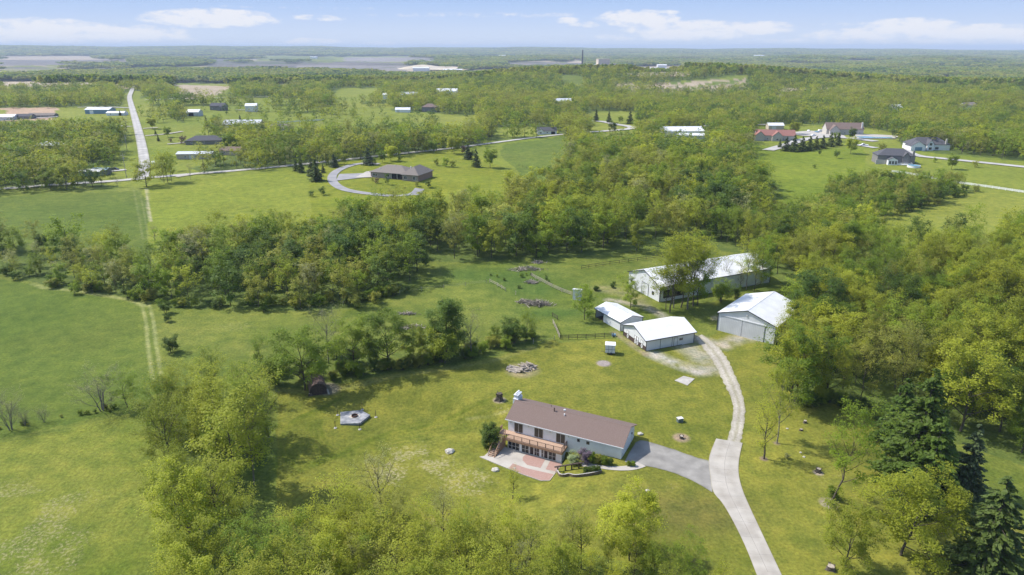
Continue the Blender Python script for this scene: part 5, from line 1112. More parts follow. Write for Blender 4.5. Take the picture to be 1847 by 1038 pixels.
# planting by the house: made with the trees
GARDEN = [(1063,853.5,1.25,'n_ball','dark clipped hedge row between the path and the retaining wall, second clump'), (1070,853,1.3,'n_ball','dark clipped hedge row between the path and the retaining wall, middle clump'), (1056,854,1.25,'n_ball','dark clipped hedge row between the path and the retaining wall, left clump'), (1078,852,1.25,'n_ball','dark clipped hedge row between the path and the retaining wall, right clump'),
 (1033,838,2.4,'n_bushwhite','white-flowering bush at the inner corner of the house front'), (1055,836,2.9,'n_bushpurple','purple-leaved bush against the house front'), (1068,835,2.0,'n_ballgreen','green bush right of the purple one against the house front'), (1079,836,1.8,'n_ballolive','olive bush in the middle of the bed along the house front'),
 (1090,838,1.7,'n_ballgreen','green bush in the right part of the bed along the house front'), (1101,839,1.4,'n_ball','low dark bush before the right end of the house front'), (1134,841,1.0,'n_ballgreen','low bright green shrub at the garage corner, left one'), (1142,841,1.0,'n_ballgreen','low bright green shrub at the garage corner, right one'),
 (1016,856,.6,'n_bush','low green plant in the stone ring at the end of the handrail'), (1420,828,1.1,'n_bushbare0','grey twiggy shrub in the shade of the young trees right of the drive'), (1502,900,2.4,'n_bush','sprouting bush at the foot of the leaning tree')]
# ---------------------------------------------------------------- trees: generators
def tubes(segs, sides):
    """segs: list of (p0, p1, r0, r1); returns verts, quads"""
    P0 = np.array([s[0] for s in segs]); P1 = np.array([s[1] for s in segs]); R0 = np.array([s[2] for s in segs]); R1 = np.array([s[3] for s in segs])
    d = P1-P0; d /= np.linalg.norm(d, axis=1)[:, None]+1e-9
    ref = np.where(np.abs(d[:, 2:3]) > .9, np.array([[1., 0, 0]]), np.array([[0, 0, 1.]]))
    a = np.cross(d, ref); a /= np.linalg.norm(a, axis=1)[:, None]; b = np.cross(d, a)
    t = np.arange(sides)*2*np.pi/sides; c, s = np.cos(t), np.sin(t)
    ring = a[:, None, :]*c[None, :, None]+b[:, None, :]*s[None, :, None]
    V = np.concatenate([P0[:, None]+ring*R0[:, None, None], P1[:, None]+ring*R1[:, None, None]], 1)
    base = (np.arange(len(segs))*2*sides)[:, None]; i = np.arange(sides); j = (i+1) % sides
    F = np.stack([base+i, base+j, base+sides+j, base+sides+i], -1).reshape(-1, 4)
    return V.reshape(-1, 3), F
def skeleton(rs, Ht, R, base=.25, nl=12, up=35, lean=(0, 0), stems=1, sec=4, ter=2, r0=None, wob=.03, prof=1, bend=.25, topf=.93):
    segs = {0: [], 1: [], 2: [], 3: []}; tips = []
    r0 = r0 or Ht*.016
    for st in range(stems):
        a0 = rs.uniform(0, 6.28); off = np.array([math.cos(a0), math.sin(a0), 0])*(0 if stems == 1 else .25)
        sl = np.array([lean[0], lean[1], 0])+(np.array([math.cos(a0), math.sin(a0), 0])*rs.uniform(.12, .3) if stems > 1 else 0)
        h = Ht*rs.uniform(.8, 1) if stems > 1 else Ht
        n = 8; path = []; w = np.zeros(3)
        for k in range(n+1):
            f = k/n; path.append(off+np.array([0, 0, h*topf*f])+sl*h*f*(.6+.4*f)+w); w = w+rs.normal(0, wob*Ht/n*1.6, 3)*[1, 1, 0]
        path[0][2] = -.4
        rad_ = lambda f: (r0 if stems == 1 else r0*.6)*((1-f)**.85)+.02
        for k in range(n): segs[0].append((path[k], path[k+1], rad_(k/n), rad_((k+1)/n)))
        def at(f):
            q = f*n; k = min(int(q), n-1); return path[k]+(path[k+1]-path[k])*(q-k)
        NL = max(3, nl//stems) if stems > 1 else nl
        for i in range(NL):
            t = (i+rs.uniform(.1, .9))/NL; f = base+(1-base)*t*.97
            az = i*2.4+rs.uniform(-.5, .5)+a0; p = at(f)
            env = R*max(.12, (1-((t-.42)/.66)**2))**.5 if prof == 1 else (R*(1-t*.85) if prof == 2 else R*(.35+.65*t)*(1 if t < .85 else .75))
            env *= rs.uniform(.72, 1.18); e = rad(up+rs.uniform(-10, 10)+22*t)
            L = env/max(.45, math.cos(e)); L = min(L, Ht*.62)
            dr = np.array([math.cos(az)*math.cos(e), math.sin(az)*math.cos(e), math.sin(e)]); rr = rad_(f)*.62; q = [p]
            for k in range(3):
                q.append(q[-1]+dr*L/3); dr = dr+np.array([0, 0, bend*.5])+rs.normal(0, .13, 3); dr /= np.linalg.norm(dr)
            for k in range(3): segs[1].append((q[k], q[k+1], rr*(1-k*.28), rr*(1-(k+1)*.28)))
            tips.append((q[3], 1.0))
            for m in range(sec):
                u = .3+.65*(m+rs.uniform(0, 1))/sec; kk = min(int(u*3), 2); pp = q[kk]+(q[kk+1]-q[kk])*(u*3-kk)
                bd = q[kk+1]-q[kk]; bd /= np.linalg.norm(bd); sd = np.cross(bd, rs.normal(0, 1, 3)); sd /= np.linalg.norm(sd)+1e-6
                d2 = bd*rs.uniform(.4, .8)+sd*rs.uniform(.6, 1)+np.array([0, 0, .25]); d2 /= np.linalg.norm(d2); L2 = L*rs.uniform(.28, .48)
                m1 = pp+d2*L2*.55; d3 = d2+rs.normal(0, .25, 3)+np.array([0, 0, .15]); d3 /= np.linalg.norm(d3); m2 = m1+d3*L2*.45
                segs[2] += [(pp, m1, rr*.38, rr*.25), (m1, m2, rr*.25, rr*.1)]; tips += [(m1, .8), (m2, 1)]
                for k in range(ter):
                    s3 = np.cross(d3, rs.normal(0, 1, 3)); s3 /= np.linalg.norm(s3)+1e-6; d4 = d3*.7+s3*.8+np.array([0, 0, .2]); d4 /= np.linalg.norm(d4)
                    pb = pp+(m2-pp)*rs.uniform(.35, .9); e3 = pb+d4*L2*rs.uniform(.35, .6)
                    segs[3].append((pb, e3, rr*.16+.006, .008)); tips.append((e3, .9))
        tips.append((path[-1], 1))
    return segs, tips
def leafquads(rs, cen, n, size, sig, ctr, flat=.75, upb=.85, outb=.5):
    """n leaves round every tip"""
    T = np.array([c[0] for c in cen]); wt = np.array([c[1] for c in cen])
    k = np.repeat(np.arange(len(T)), np.maximum(1, rs.poisson(n*wt*rs.uniform(.35, 1.65, len(T)))))
    g = rs.normal(0, 1, (len(k), 3)); g /= np.linalg.norm(g, axis=1)[:, None]; g *= (rs.uniform(0, 1, len(k))**.45)[:, None]*1.5
    P = T[k]+g*sig*np.array([1, 1, flat]); P[:, 2] = np.maximum(P[:, 2], .1)
    out = P-ctr; out /= np.linalg.norm(out, axis=1)[:, None]+1e-6
    nrm = out*outb+np.array([0, 0, upb])+rs.normal(0, .42, P.shape); return quads(rs, P, nrm, size)
def quads(rs, P, nrm, size, ratio=.62, along=None):
    nrm = nrm/(np.linalg.norm(nrm, axis=1)[:, None]+1e-9); r = rs.normal(0, 1, P.shape) if along is None else along
    t = np.cross(nrm, r); t /= np.linalg.norm(t, axis=1)[:, None]+1e-9; b = np.cross(nrm, t)
    s = (size*rs.uniform(.6, 1.35, len(P)))[:, None]; w = s*ratio
    V = np.stack([P-t*s*.5, P-b*w*.5+nrm*s*.06, P+t*s*.5, P+b*w*.5+nrm*s*.06], 1).reshape(-1, 3)
    return V, np.arange(len(P)*4).reshape(-1, 4)
PARTS = {}   # name -> list of (trunk mesh, crown mesh, own height)
def addvar(name, tm, cm, h):
    if tm is not None:   # true height of the crown, so that a tree gets the height asked for
        z = np.empty(len(cm.vertices)*3, np.float32); cm.vertices.foreach_get('co', z); h = float(np.percentile(z[2::3], 99.3))
    PARTS.setdefault(name, []).append((tm, cm, h))
def join_np(L):
    V = []; F = []; n = 0
    for v, f in L: V.append(v); F.append(f+n); n += len(v)
    return np.concatenate(V), np.concatenate(F)
def broad(name, seed, leaf, Ht=15, R=5, n=30, size=.3, sig=.8, lv=3, mids=(5, 4, 3, 3), bark='bark', recol=(), core=None, **kw):
    rs = np.random.RandomState(seed); segs, tips = skeleton(rs, Ht, R, **kw)
    P = [tubes(segs[l], mids[l]) for l in range(lv+1) if segs[l]]
    tv, tf = join_np(P); ctr = np.array([0, 0, Ht*.5])
    cv, cf = leafquads(rs, tips, n, size, sig, ctr)
    tm = npmesh('trunk', tv, tf, [M[bark]], True); cm = npmesh('crown', cv, cf, [M[leaf]])
    addvar(name, tm, cm, Ht)
    for nm, lf in recol:
        c2 = cm.copy(); c2.materials.clear(); c2.materials.append(M[lf]); addvar(nm, tm, c2, Ht)
def spruce(name, seed, leaf, Ht=15, R=3.6, whorls=26, per=9, nq=16, size=.5, base=.03, droop=.35, recol=(), narrow=1.0):
    rs = np.random.RandomState(seed); segs = [(np.array([0, 0, -.4]), np.array([0, 0, Ht*.98]), Ht*.017, .02)]; P = []; Nn = []; A = []
    for w in range(whorls):
        f = base+(1-base)*(w/whorls)**.92; z = Ht*f; rr = R*(1-f)**.82*rs.uniform(.82, 1.12)+.12
        for k in range(max(4, int(per*(1-f*.5)))):
            az = k*6.283/per+w*1.1+rs.uniform(-.3, .3); L = rr*rs.uniform(.72, 1.12); dh = np.array([math.cos(az), math.sin(az), 0])
            if L > .6: segs.append((np.array([0, 0, z]), dh*L*.8+np.array([0, 0, z-droop*L*.5]), .035+L*.01, .01))
            m = max(3, int(nq*(L/R)+2)); u = rs.uniform(.12, 1, m)**.75; side = np.array([-dh[1], dh[0], 0])
            wid = (1-u*.75)*L*.3
            pts = dh*(u*L)[:, None]+side*(rs.uniform(-1, 1, m)*wid)[:, None]+np.array([0, 0, 1.])*(z-droop*L*u**1.3+.12*L*u**3+rs.normal(0, .07, m))[:, None]
            P.append(pts); Nn.append(np.array([0, 0, 1.])+dh*.35+rs.normal(0, .45, (m, 3))); A.append(np.cross(dh+rs.normal(0, .35, (m, 3)), [0, 0, 1.]))
    P = np.concatenate(P); Nn = np.concatenate(Nn); A = np.concatenate(A)
    cv, cf = quads(rs, P, Nn, size, .55, along=A); tv, tf = tubes(segs, 4)
    tm = npmesh('trunk', tv, tf, [M['bark']], True); cm = npmesh('crown', cv, cf, [M[leaf]]); addvar(name, tm, cm, Ht)
    for nm, lf in recol:
        c2 = cm.copy(); c2.materials.clear(); c2.materials.append(M[lf]); addvar(nm, tm, c2, Ht)
broad('n_dense', 46, 'L_spring', 14, 6.4, n=44, size=.34, sig=.8, base=.12, nl=18, up=26, sec=5, ter=3)
# near crowns (leaf by leaf), middle distance, far
for s in range(3):
    broad('n_airy', 10+s, 'L_spring', 16, 5.5, n=21, size=.32, sig=.68, r0=.17, base=.22, nl=13, up=42, sec=5, ter=3, wob=.05, recol=[('n_olive', 'L_olive'), ('n_green', 'L_green')])
    broad('n_full', 20+s, 'L_green', 15, 6.4, n=30, size=.38, sig=.75, base=.14, nl=15, up=28, sec=5, ter=3, recol=[('n_bright', 'L_spring'), ('n_dark', 'L_dark')])
    broad('n_tall', 30+s, 'L_spring', 20, 5.0, n=20, size=.33, sig=.62, r0=.2, base=.3, nl=14, up=48, sec=5, ter=3, wob=.05, recol=[('n_tallgreen', 'L_green')], bark='bark_grey' if s == 1 else 'bark')
broad('n_vase', 41, 'L_green', 10, 4.2, n=26, size=.28, sig=.7, base=.2, nl=10, up=50, sec=5, ter=2, prof=3, stems=3)
broad('n_cedar', 42, 'L_dark', 14, 3.6, n=46, size=.34, sig=.8, base=.04, nl=26, up=18, sec=4, ter=2, prof=1, recol=[('n_cedarblue', 'L_needle')])
broad('n_ball', 45, 'L_dark', 5, 3.1, n=34, size=.3, sig=.5, base=.03, nl=22, up=22, sec=4, ter=2, r0=.12, recol=[('n_ballgreen', 'L_green'), ('n_ballolive', 'L_olive')])
for s in range(2):
    broad('n_bare', 50+s, 'L_grey', 14, 3.2, n=2.4, size=.2, sig=.5, base=.25, nl=13, up=50, sec=6, ter=4, wob=.05, bark='bark')
    broad('n_barepale', 54+s, 'L_grey', 14, 4.2, n=3.6, size=.22, sig=.6, base=.3, nl=13, up=44, sec=6, ter=4, bark='bark_grey')
    broad('n_thin', 60+s, 'L_spring', 14, 2.8, n=9, size=.27, sig=.7, base=.22, nl=13, up=38, sec=5, ter=2, wob=.05)
    broad('n_bush', 70+s, 'L_green', 4, 2.6, n=26, size=.24, sig=.45, base=.05, nl=16, up=32, sec=4, ter=2, stems=4, wob=.02, r0=.09,
          recol=[('n_bushdark', 'L_dark'), ('n_bushbright', 'L_spring'), ('n_bushpurple', 'L_lilac'), ('n_bushwhite', 'L_white'), ('n_busholive', 'L_olive'), ('n_bushbare0', 'L_grey')])
    broad('n_barebush', 80+s, 'L_grey', 8, 4.2, n=1.6, size=.17, sig=.4, base=.06, nl=24, up=42, sec=6, ter=4, stems=5, wob=.03, r0=.15, bark='bark_grey')
spruce('n_spruce', 90, 'L_needle', 16, 4.6, whorls=34, per=11, nq=60, size=.5, recol=[('n_sprucegreen', 'L_dark')]); spruce('n_spruce', 91, 'L_needle', 16, 4.2, whorls=32, per=10, nq=60, size=.5)
spruce('n_bluespruce', 92, 'L_blue', 14, 2.9, whorls=34, per=10, nq=44, size=.42)
for s in range(3):
    broad('m_airy', 110+s, 'L_spring', 15, 5.6, n=9, size=.66, sig=.8, r0=.17, lv=2, mids=(4, 3, 3, 3), base=.3, nl=12, up=42, sec=4, ter=2, recol=[('m_olive', 'L_olive'), ('m_grey', 'L_grey'), ('m_airygreen', 'L_green')])
    broad('m_full', 120+s, 'L_green', 14, 6.2, n=13, size=.74, sig=.95, lv=1, mids=(4, 3, 3, 3), base=.1, nl=13, up=26, sec=4, ter=2, recol=[('m_bright', 'L_spring'), ('m_dark', 'L_dark'), ('m_fullolive', 'L_olive')])
broad('m_bare', 131, 'L_grey', 14, 3.8, n=1.1, size=.35, sig=.6, lv=3, mids=(4, 3, 3, 3), base=.25, nl=14, up=48, sec=5, ter=3, bark='bark_grey')
broad('m_bush', 132, 'L_green', 4, 2.8, n=9, size=.42, sig=.5, lv=0, mids=(3, 3, 3, 3), base=.05, nl=14, up=30, sec=3, ter=2, stems=3, r0=.08, recol=[('m_bushdark', 'L_dark'), ('m_busholive', 'L_olive'), ('m_bushpurple', 'L_purple'), ('m_bushbright', 'L_spring')])
spruce('m_spruce', 140, 'L_needle', 12, 3.9, whorls=24, per=9, nq=18, size=.85, recol=[('m_bluespruce', 'L_blue')])
broad('m_round', 141, 'L_spring', 8, 4.0, n=16, size=.62, sig=.75, lv=1, mids=(4, 3, 3, 3), base=.25, nl=13, up=30, sec=4, ter=2, recol=[('m_roundgreen', 'L_green'), ('m_rounddark', 'L_dark')])
for s in range(3):
    broad('f_full', 160+s, 'L_green', 14, 6.3, n=4, size=1.25, sig=.95, lv=0, mids=(4, 3, 3, 3), base=.08, nl=12, up=26, sec=3, ter=1, recol=[('f_bright', 'L_spring'), ('f_olive', 'L_olive'), ('f_dark', 'L_dark')])
def clump(name, seed, leaves):
    rs = np.random.RandomState(seed); P = []; Nn = []
    for k in range(14):
        c = np.array([rs.uniform(-.5, .5), rs.uniform(-.5, .5), rs.uniform(.45, .72)]); r = np.array([.17, .17, .34])*rs.uniform(.8, 1.15)
        g = rs.normal(0, 1, (34, 3)); g /= np.linalg.norm(g, axis=1)[:, None]; g[:, 2] = np.abs(g[:, 2])*1.0-.25*(rs.uniform(0, 1, 34) < .5); P.append(c+g*r*rs.uniform(.75, 1, (34, 1))); Nn.append(g/r*.17+rs.normal(0, .35, (34, 3)))
    P = np.concatenate(P); Nn = np.concatenate(Nn)
    V, F = quads(rs, P, Nn, .17, .9)
    for lf in leaves:
        me = npmesh('wood_clump', V, F, [M[lf]]); addvar('c_'+lf, None, me, 1)
for s in range(2): clump('clump', 180+s, ['L_green', 'L_olive', 'L_spring', 'L_dark'])

# ---------------------------------------------------------------- trees that stand out, one by one: (x, y of the foot, y of the top, kind, label[, lean, width factor])
CATS = {'bush': 'bush', 'spruce': 'conifer', 'cedar': 'conifer'}
SPEC = [
 (1378,828,722,'n_thin','thin half-leafed young tree just right of where the pale concrete drive meets the gravel'),
 (1401,800,655,'n_tall','tall slender ivy-wrapped tree behind the thinner young tree right of the gravel drive'),
 (1497,908,716,'n_tallgreen','leaning green tree with a pale bare lower trunk on the lawn right of the drive',(.13,0),1.0),
 (1524,1034,915,'n_bright','leafy young tree near the bottom edge right of the concrete drive'),
 (1625,1002,848,'n_dense','broad light green tree leaning right in front of the big spruces',(.16,0),1.1),
 (1772,1034,868,'n_spruce','big dark spruce at the bottom right, right of the leaning light green tree',(0,0),1.5),
 (1736,893,772,'n_bluespruce','narrow blue-green spruce between the other spruces on the right lawn',(0,0),1.3),
 (1642,872,678,'n_sprucegreen','tallest dark spruce at the edge of the right wood above the lawn',(0,0),1.2),
 (1668,905,762,'n_sprucegreen','wide dark spruce with low spreading boughs nearest the lawn at its left',(0,0),1.45),
 (1615,800,690,'n_sprucegreen','yellowish-green cedar-like conifer at the left side of the spruce group',(0,0),1.3),
 (1434,728,580,'n_full','broad-crowned leafy tree with two trunks at the edge of the right wood',(0,0),1.15),
 (1425,724,600,'n_bright','light green tree at the front corner of the right wood beside the gravel drive'),
 (1441,640,545,'n_bright','light green tree at the wood edge just below the machine shed corner',(0,0),1.1),
 (1447,598,505,'n_full','broad green tree standing right against the machine shed right side'),
 (1428,676,570,'n_airy','airy tree between the machine shed and the two-trunked tree at the wood edge',(0,0),1.2),
 (1137,556,492,'n_full','round-crowned green tree between the small shelter and the long barn'),
 (1054,577,518,'n_full','small leafy green tree in front of the white hut, left of the shelter'),
 (1201,559,470,'n_green','leftmost of the airy tall trees in front of the long barn'),
 (1208,564,440,'n_airy','nearest airy tree of the clump in front of the long barn',(0,0),1.35),
 (1215,556,424,'n_tall','thin-stemmed airy tree just behind the nearest one of the barn clump'),
 (1228,555,425,'n_tall','tall airy tree in the middle of the clump in front of the long barn',(0,0),1.35),
 (1240,558,412,'n_tall','tallest airy tree of the clump in front of the long barn',(0,0),1.35),
 (1250,553,424,'n_full','fuller green tree right of the tallest one in the barn clump',(0,0),.85),
 (1258,551,428,'n_airy','rightmost airy tree of the clump in front of the long barn'),
 (1307,519,458,'n_bare','bare thin trunk leaning along the side wall of the long barn, leftmost'),
 (1320,516,486,'n_bare','short dead snag against the side wall of the long barn'),
 (1335,522,482,'n_bare','bare broken snag in the middle of the long barn side wall'),
 (1346,524,424,'n_tall','tall leafy tree rising above the right end of the long barn roof'),
 (1360,526,440,'n_airy','slim leafy tree at the right corner of the long barn'),
 (1372,512,430,'n_full','dense green tree beyond the far right corner of the long barn'),
 (1299,545,506,'n_bush','large green bush in the shade beside the long barn wall'),
 (1325,538,515,'n_bushdark','smaller green bush right of the large one beside the long barn'),
 (593,656,545,'n_barepale','pale sparsely leafed tree rising above the hedge left of the lawn'),
 (806,645,541,'n_cedar','dark dense upright cedar in the tree row between lawn and paddock'),
 (473,666,602,'n_vase','small dark vase-shaped tree alone in the meadow left of the tree row'),
 (550,704,592,'n_full','wide olive-green tree overhanging the brown shed',(0,0),1.2),
 (500,694,640,'n_bush','dark green bush under the wide tree left of the brown shed'),
 (640,672,578,'n_full','broad green tree in the row just behind the brown shed',(0,0),1.2),
 (700,662,560,'n_full','broad domed green tree in the middle of the row behind the lawn',(0,0),1.15),
 (745,650,590,'n_bright','lighter green tree right of the domed one in the row behind the lawn',(0,0),1.2),
 (800,655,596,'n_bushbright','pale green round bush in front of the dark cedar'),
 (850,645,560,'n_barepale','grey half-bare tree right of the dark cedar in the row'),
 (950,616,556,'n_green','leafy tree at the right end of the row near the black fence',(0,0),1.1),
 (925,620,575,'n_bushdark','dark bush at the foot of the last tree of the row'),
 (883,807,766,'n_ball','big round green bush at the left end of the house beside the wooden stairs',(0,0),.95),
 (925,900,845,'n_thin','feathery light green young tree in front of the patio'),
 (1135,1012,884,'n_dense','bushy bright green tree on the slope left of the concrete drive'),
 (692,951,809,'n_bare','tall bare tree standing alone at the lower middle of the lawn'),
 (800,990,880,'n_bare','bare branching tree right of the tallest bare one at the lower middle'),
 (636,1004,852,'n_thin','thin straight barely leafed tree left of the tallest bare one'),
 (655,1012,880,'n_thin','thin barely leafed tree close beside its straight neighbour at the bottom'),
 (432,889,690,'n_airy','tall light green tree with a dark straight trunk at the left edge of the lawn',(0,0),1.3),
 (458,874,694,'n_tall','tall tree right behind the dark-trunked one at the left edge of the lawn'),
 (185,741,664,'n_barebush','wide bare grey tree in the hedge line across the left meadow',(0,0),1.4),
 (230,736,668,'n_green','half-leafed olive tree right of the wide bare one in the left hedge line',(0,0),1.5),
 (20,776,700,'n_barebush','bare spindly tree at the left edge of the picture in the hedge line'),
 (46,768,735,'n_barebush','low bare bush right of the spindly tree at the left edge'),
 (80,762,730,'n_barebush','low bare bush between the left edge and the wide bare tree'),
 (299,566,544,'n_bushdark','upper dark bush beside the curved tractor track'),
 (303,581,566,'n_bushdark','middle dark bush beside the curved tractor track'),
 (310,636,606,'n_bushdark','lowest dark bush beside the curved tractor track'),
 (80,452,421,'m_rounddark','small dark round tree standing above the left hedgerow'),
 (212,462,397,'m_airy','tall round-crowned spring tree standing out of the left hedgerow'),
 (191,463,416,'m_bright','pale yellow-green tree left of the tall round one in the left hedgerow'),
 (281,441,402,'m_bare','thin bare tree on the boundary between the two upper left fields'),
 (345,470,428,'m_dark','dark green tree between the left hedgerow and the middle wood'),
 (245,508,446,'m_airy','spreading tree with a forked dark trunk in the left hedgerow'),
 (265,337,286,'m_bright','spreading olive tree at the road junction on the left',(0,0),1.3),
 (296,330,278,'m_airy','left one of the three slim trees by the road junction'),
 (303,330,268,'m_airy','middle one of the three slim trees by the road junction'),
 (310,328,274,'m_airy','right one of the three slim trees by the road junction'),
 (344,324,293,'m_bare','thin bare tree by the road right of the three slim ones'),
 (212,338,314,'m_bare','tiny bare sapling by the road left of the junction'),
 (543,312,285,'m_spruce','left spruce of the pair by the road corner of the bright field'),
 (534,309,288,'m_spruce','small spruce at the left edge of the group by the bright field'),
 (562,318,285,'m_spruce','pointed spruce behind the largest one by the brick house loop'),
 (571,327,289,'m_spruce','largest dark spruce in the bright field left of the brick house loop',(0,0),1.3),
 (583,312,296,'m_spruce','small spruce between the largest spruce and the driveway loop'),
 (603,302,279,'m_bluespruce','blue-green spruce by the road above the driveway loop',(0,0),1.4),
 (621,297,276,'m_round','small bright round tree by the road above the driveway loop'),
 (580,352,336,'m_bushdark','round dark bush at the lower edge of the bright field'),
 (562,355,343,'m_bushdark','small dark bush left of the round one at the edge of the bright field'),
 (664,298,267,'m_bluespruce','blue-grey spruce on the far side of the brick house drive',(0,0),1.3),
 (674,298,284,'m_bush','small reddish ornamental tree beside the blue-grey spruce'),
 (690,294,272,'m_roundgreen','mid green tree just behind the brick house left of its round neighbour'),
 (705,291,261,'m_round','round bright green tree behind the brick house',(0,0),1.1),
 (722,292,280,'m_bush','green bush right behind the brick house roof'),
 (770,276,256,'m_round','left round tree by the road behind the brick house'),
 (782,276,252,'m_roundgreen','green tree next to the left round one by the road'),
 (819,278,243,'m_round','wide round yellow-green tree by the road right of the brick house',(0,0),1.2),
 (838,277,262,'m_bushpurple','dark purple-leaved bush between the round tree and the spruces'),
 (844,288,262,'m_bluespruce','bluish spruce at the left of the group right of the brick house',(0,0),1.2),
 (852,288,272,'m_rounddark','small dark tree inside the group right of the brick house'),
 (859,302,270,'m_spruce','tall dark spruce in front of the group right of the brick house'),
 (884,303,266,'m_roundgreen','bushy green tree at the right of the group right of the brick house'),
 (786,299,286,'m_bushbright','left one of three young trees in the mulch strip beside the brick house'),
 (805,301,283,'m_bush','middle one of three young trees in the mulch strip beside the brick house'),
 (817,302,288,'m_bushbright','right one of three young trees in the mulch strip beside the brick house'),
 (698,333,313,'m_dark','dense dark evergreen bush against the brick house front',(0,0),.8),
 (680,331,320,'m_bushpurple','purple-brown bush in the garden bed of the brick house'),
 (672,327,320,'m_busholive','low olive bush at the left of the brick house garden bed'),
 (772,338,325,'m_bushdark','dark bush at the right corner of the brick house'),
 (752,336,326,'m_busholive','olive bush in front of the brick house basement door'),
 (1075,219,198,'m_spruce','leftmost of the three pointed spruces above the turning circle'),
 (1098,222,202,'m_spruce','middle pointed spruce above the turning circle'),
 (1119,223,209,'m_roundgreen','low round tree between the spruces above the turning circle'),
 (1136,224,201,'m_spruce','widest rightmost pointed spruce above the turning circle',(0,0),1.1),
 (1105,242,218,'m_rounddark','round dark tree in front of the turning circle'),
 (1056,242,216,'m_dark','dark tree by the road left of the turning circle'),
 (1040,246,224,'m_spruce','narrow dark conifer between the roadside house and the dark tree'),
 (1022,246,226,'m_spruce','dark conifer right beside the roadside house'),
 (1534,278,246,'m_round','round green tree at the top of the right meadow',(0,0),1.0),
 (1432,243,218,'m_round','round yellow-green tree between the two red-roofed houses',(0,0),1.3),
 (1508,286,271,'m_rounddark','small umbrella-shaped tree alone in the right meadow'),
 (1478,280,271,'m_rounddark','smaller umbrella-shaped tree left of its neighbour in the right meadow'),
 (1468,304,296,'m_bush','tiny shrub in the middle of the right meadow'),
 (1716,306,278,'m_roundgreen','round tree on the lawn right of the grey house'),
 (1687,294,284,'m_bush','small sapling on the lawn just right of the grey house pool'),
 (1757,302,289,'m_busholive','faint sapling right of the round tree on the right lawn'),
 (1508,256,238,'m_roundgreen','tree in front of the brown-roofed house, left of its neighbour'),
 (1536,252,230,'m_rounddark','tree in front of the brown-roofed house, by the pool'),
 (1590,275,258,'m_busholive','loose bush left of the grey house roof'),
 (275,233,211,'m_round','round orchard-like tree on the lawn right of the north road',(0,0),1.1),
 (281,244,234,'m_spruce','upper one of two tiny conifers on the lawn by the north road'),
 (286,255,244,'m_spruce','lower one of two tiny conifers on the lawn by the north road'),
 (303,248,228,'m_roundgreen','upright green tree on the lawn between the gravel lanes'),
 (331,260,244,'m_bushpurple','dark purple-leaved tree by the dark-roofed house'),
 (308,257,249,'m_bushpurple','purple bush left of the purple-leaved tree'),
 (373,230,211,'m_spruce','pointed conifer left of the grey long-roofed house'),
 (391,233,208,'m_rounddark','dense dark round tree beside the grey long-roofed house'),
 (434,224,208,'m_spruce','small conifer behind the grey long-roofed house'),
 (217,209,199,'m_spruce','small dark conifer left of the north road'),
 (415,274,240,'m_roundgreen','round green tree on the bank right of the tan long house'),
 (540,216,202,'m_rounddark','round dark tree alone in the pasture above the white rail fence'),
 (1406,267,251,'m_spruce','leftmost spruce of the row in front of the red-roofed house'),
]
for i, (x, yb, yt) in enumerate([(1417,272,248),(1431,273,245),(1446,272,247),(1459,271,246),(1471,269,247),(1483,267,245),(1497,264,240),(1511,262,241)]):
    SPEC.append((x, yb+1, yt, 'm_spruce', '%s spruce of the close row in front of the red-roofed house, counted from the left' %  ['second','third','fourth','fifth','sixth','seventh','eighth','ninth'][i], (0,0), 1.25))

# ---------------------------------------------------------------- scatter the woods
RNG = np.random.RandomState(5)
TREES = []   # x, y, height, kind, label, group, lean, widen, special
for s in SPEC:
    px, pyb, pyt, kind, lab = s[:5]; lean = s[5] if len(s) > 5 else (0, 0); wf = s[6] if len(s) > 6 else 1
    x, y, z = G(px, pyb); h = topz(x, y, pyt)-z
    TREES.append(dict(x=x, y=y, z=z, h=h, kind=kind, label=lab, group=None, lean=lean, wf=wf, spec=True))
for (px, py, h, kind, lab) in GARDEN:
    x, y, z = G(px, py); TREES.append(dict(x=x, y=y, z=z, h=h, kind=kind, label=lab, group=None, lean=(0, 0), wf=1.0, spec=True))
def kcat(k):
    if 'ball' in k: return 'bush'
    if 'bush' in k: return 'bush'
    if 'spruce' in k or 'cedar' in k: return 'conifer'
    return 'tree'
def scatter_poly(poly, sp, only=None):
    B = [G(max(-900, min(2700, p[0])), min(p[1], 1250))[:2] for p in poly]
    xs = [b[0] for b in B]; ys = [b[1] for b in B]
    gx, gy = np.meshgrid(np.arange(min(xs), max(xs)+sp, sp), np.arange(min(ys), max(ys)+sp, sp*.9)); gx = gx+((np.arange(gx.shape[0]) % 2)*sp/2)[:, None]
    X = gx.ravel()+RNG.uniform(-.38, .38, gx.size)*sp; Y = gy.ravel()+RNG.uniform(-.38, .38, gx.size)*sp
    px, py = pr(X, Y, H(X, Y)); k = inpoly(px, py, poly) & (Y > 5)
    return X[k], Y[k], px[k], py[k]
spx = np.array([(t['x'], t['y']) for t in TREES])
def pick(mix): 
    r = RNG.uniform(); a = 0
    for k, w in mix:
        a += w
        if r < a: return k
    return mix[-1][0]
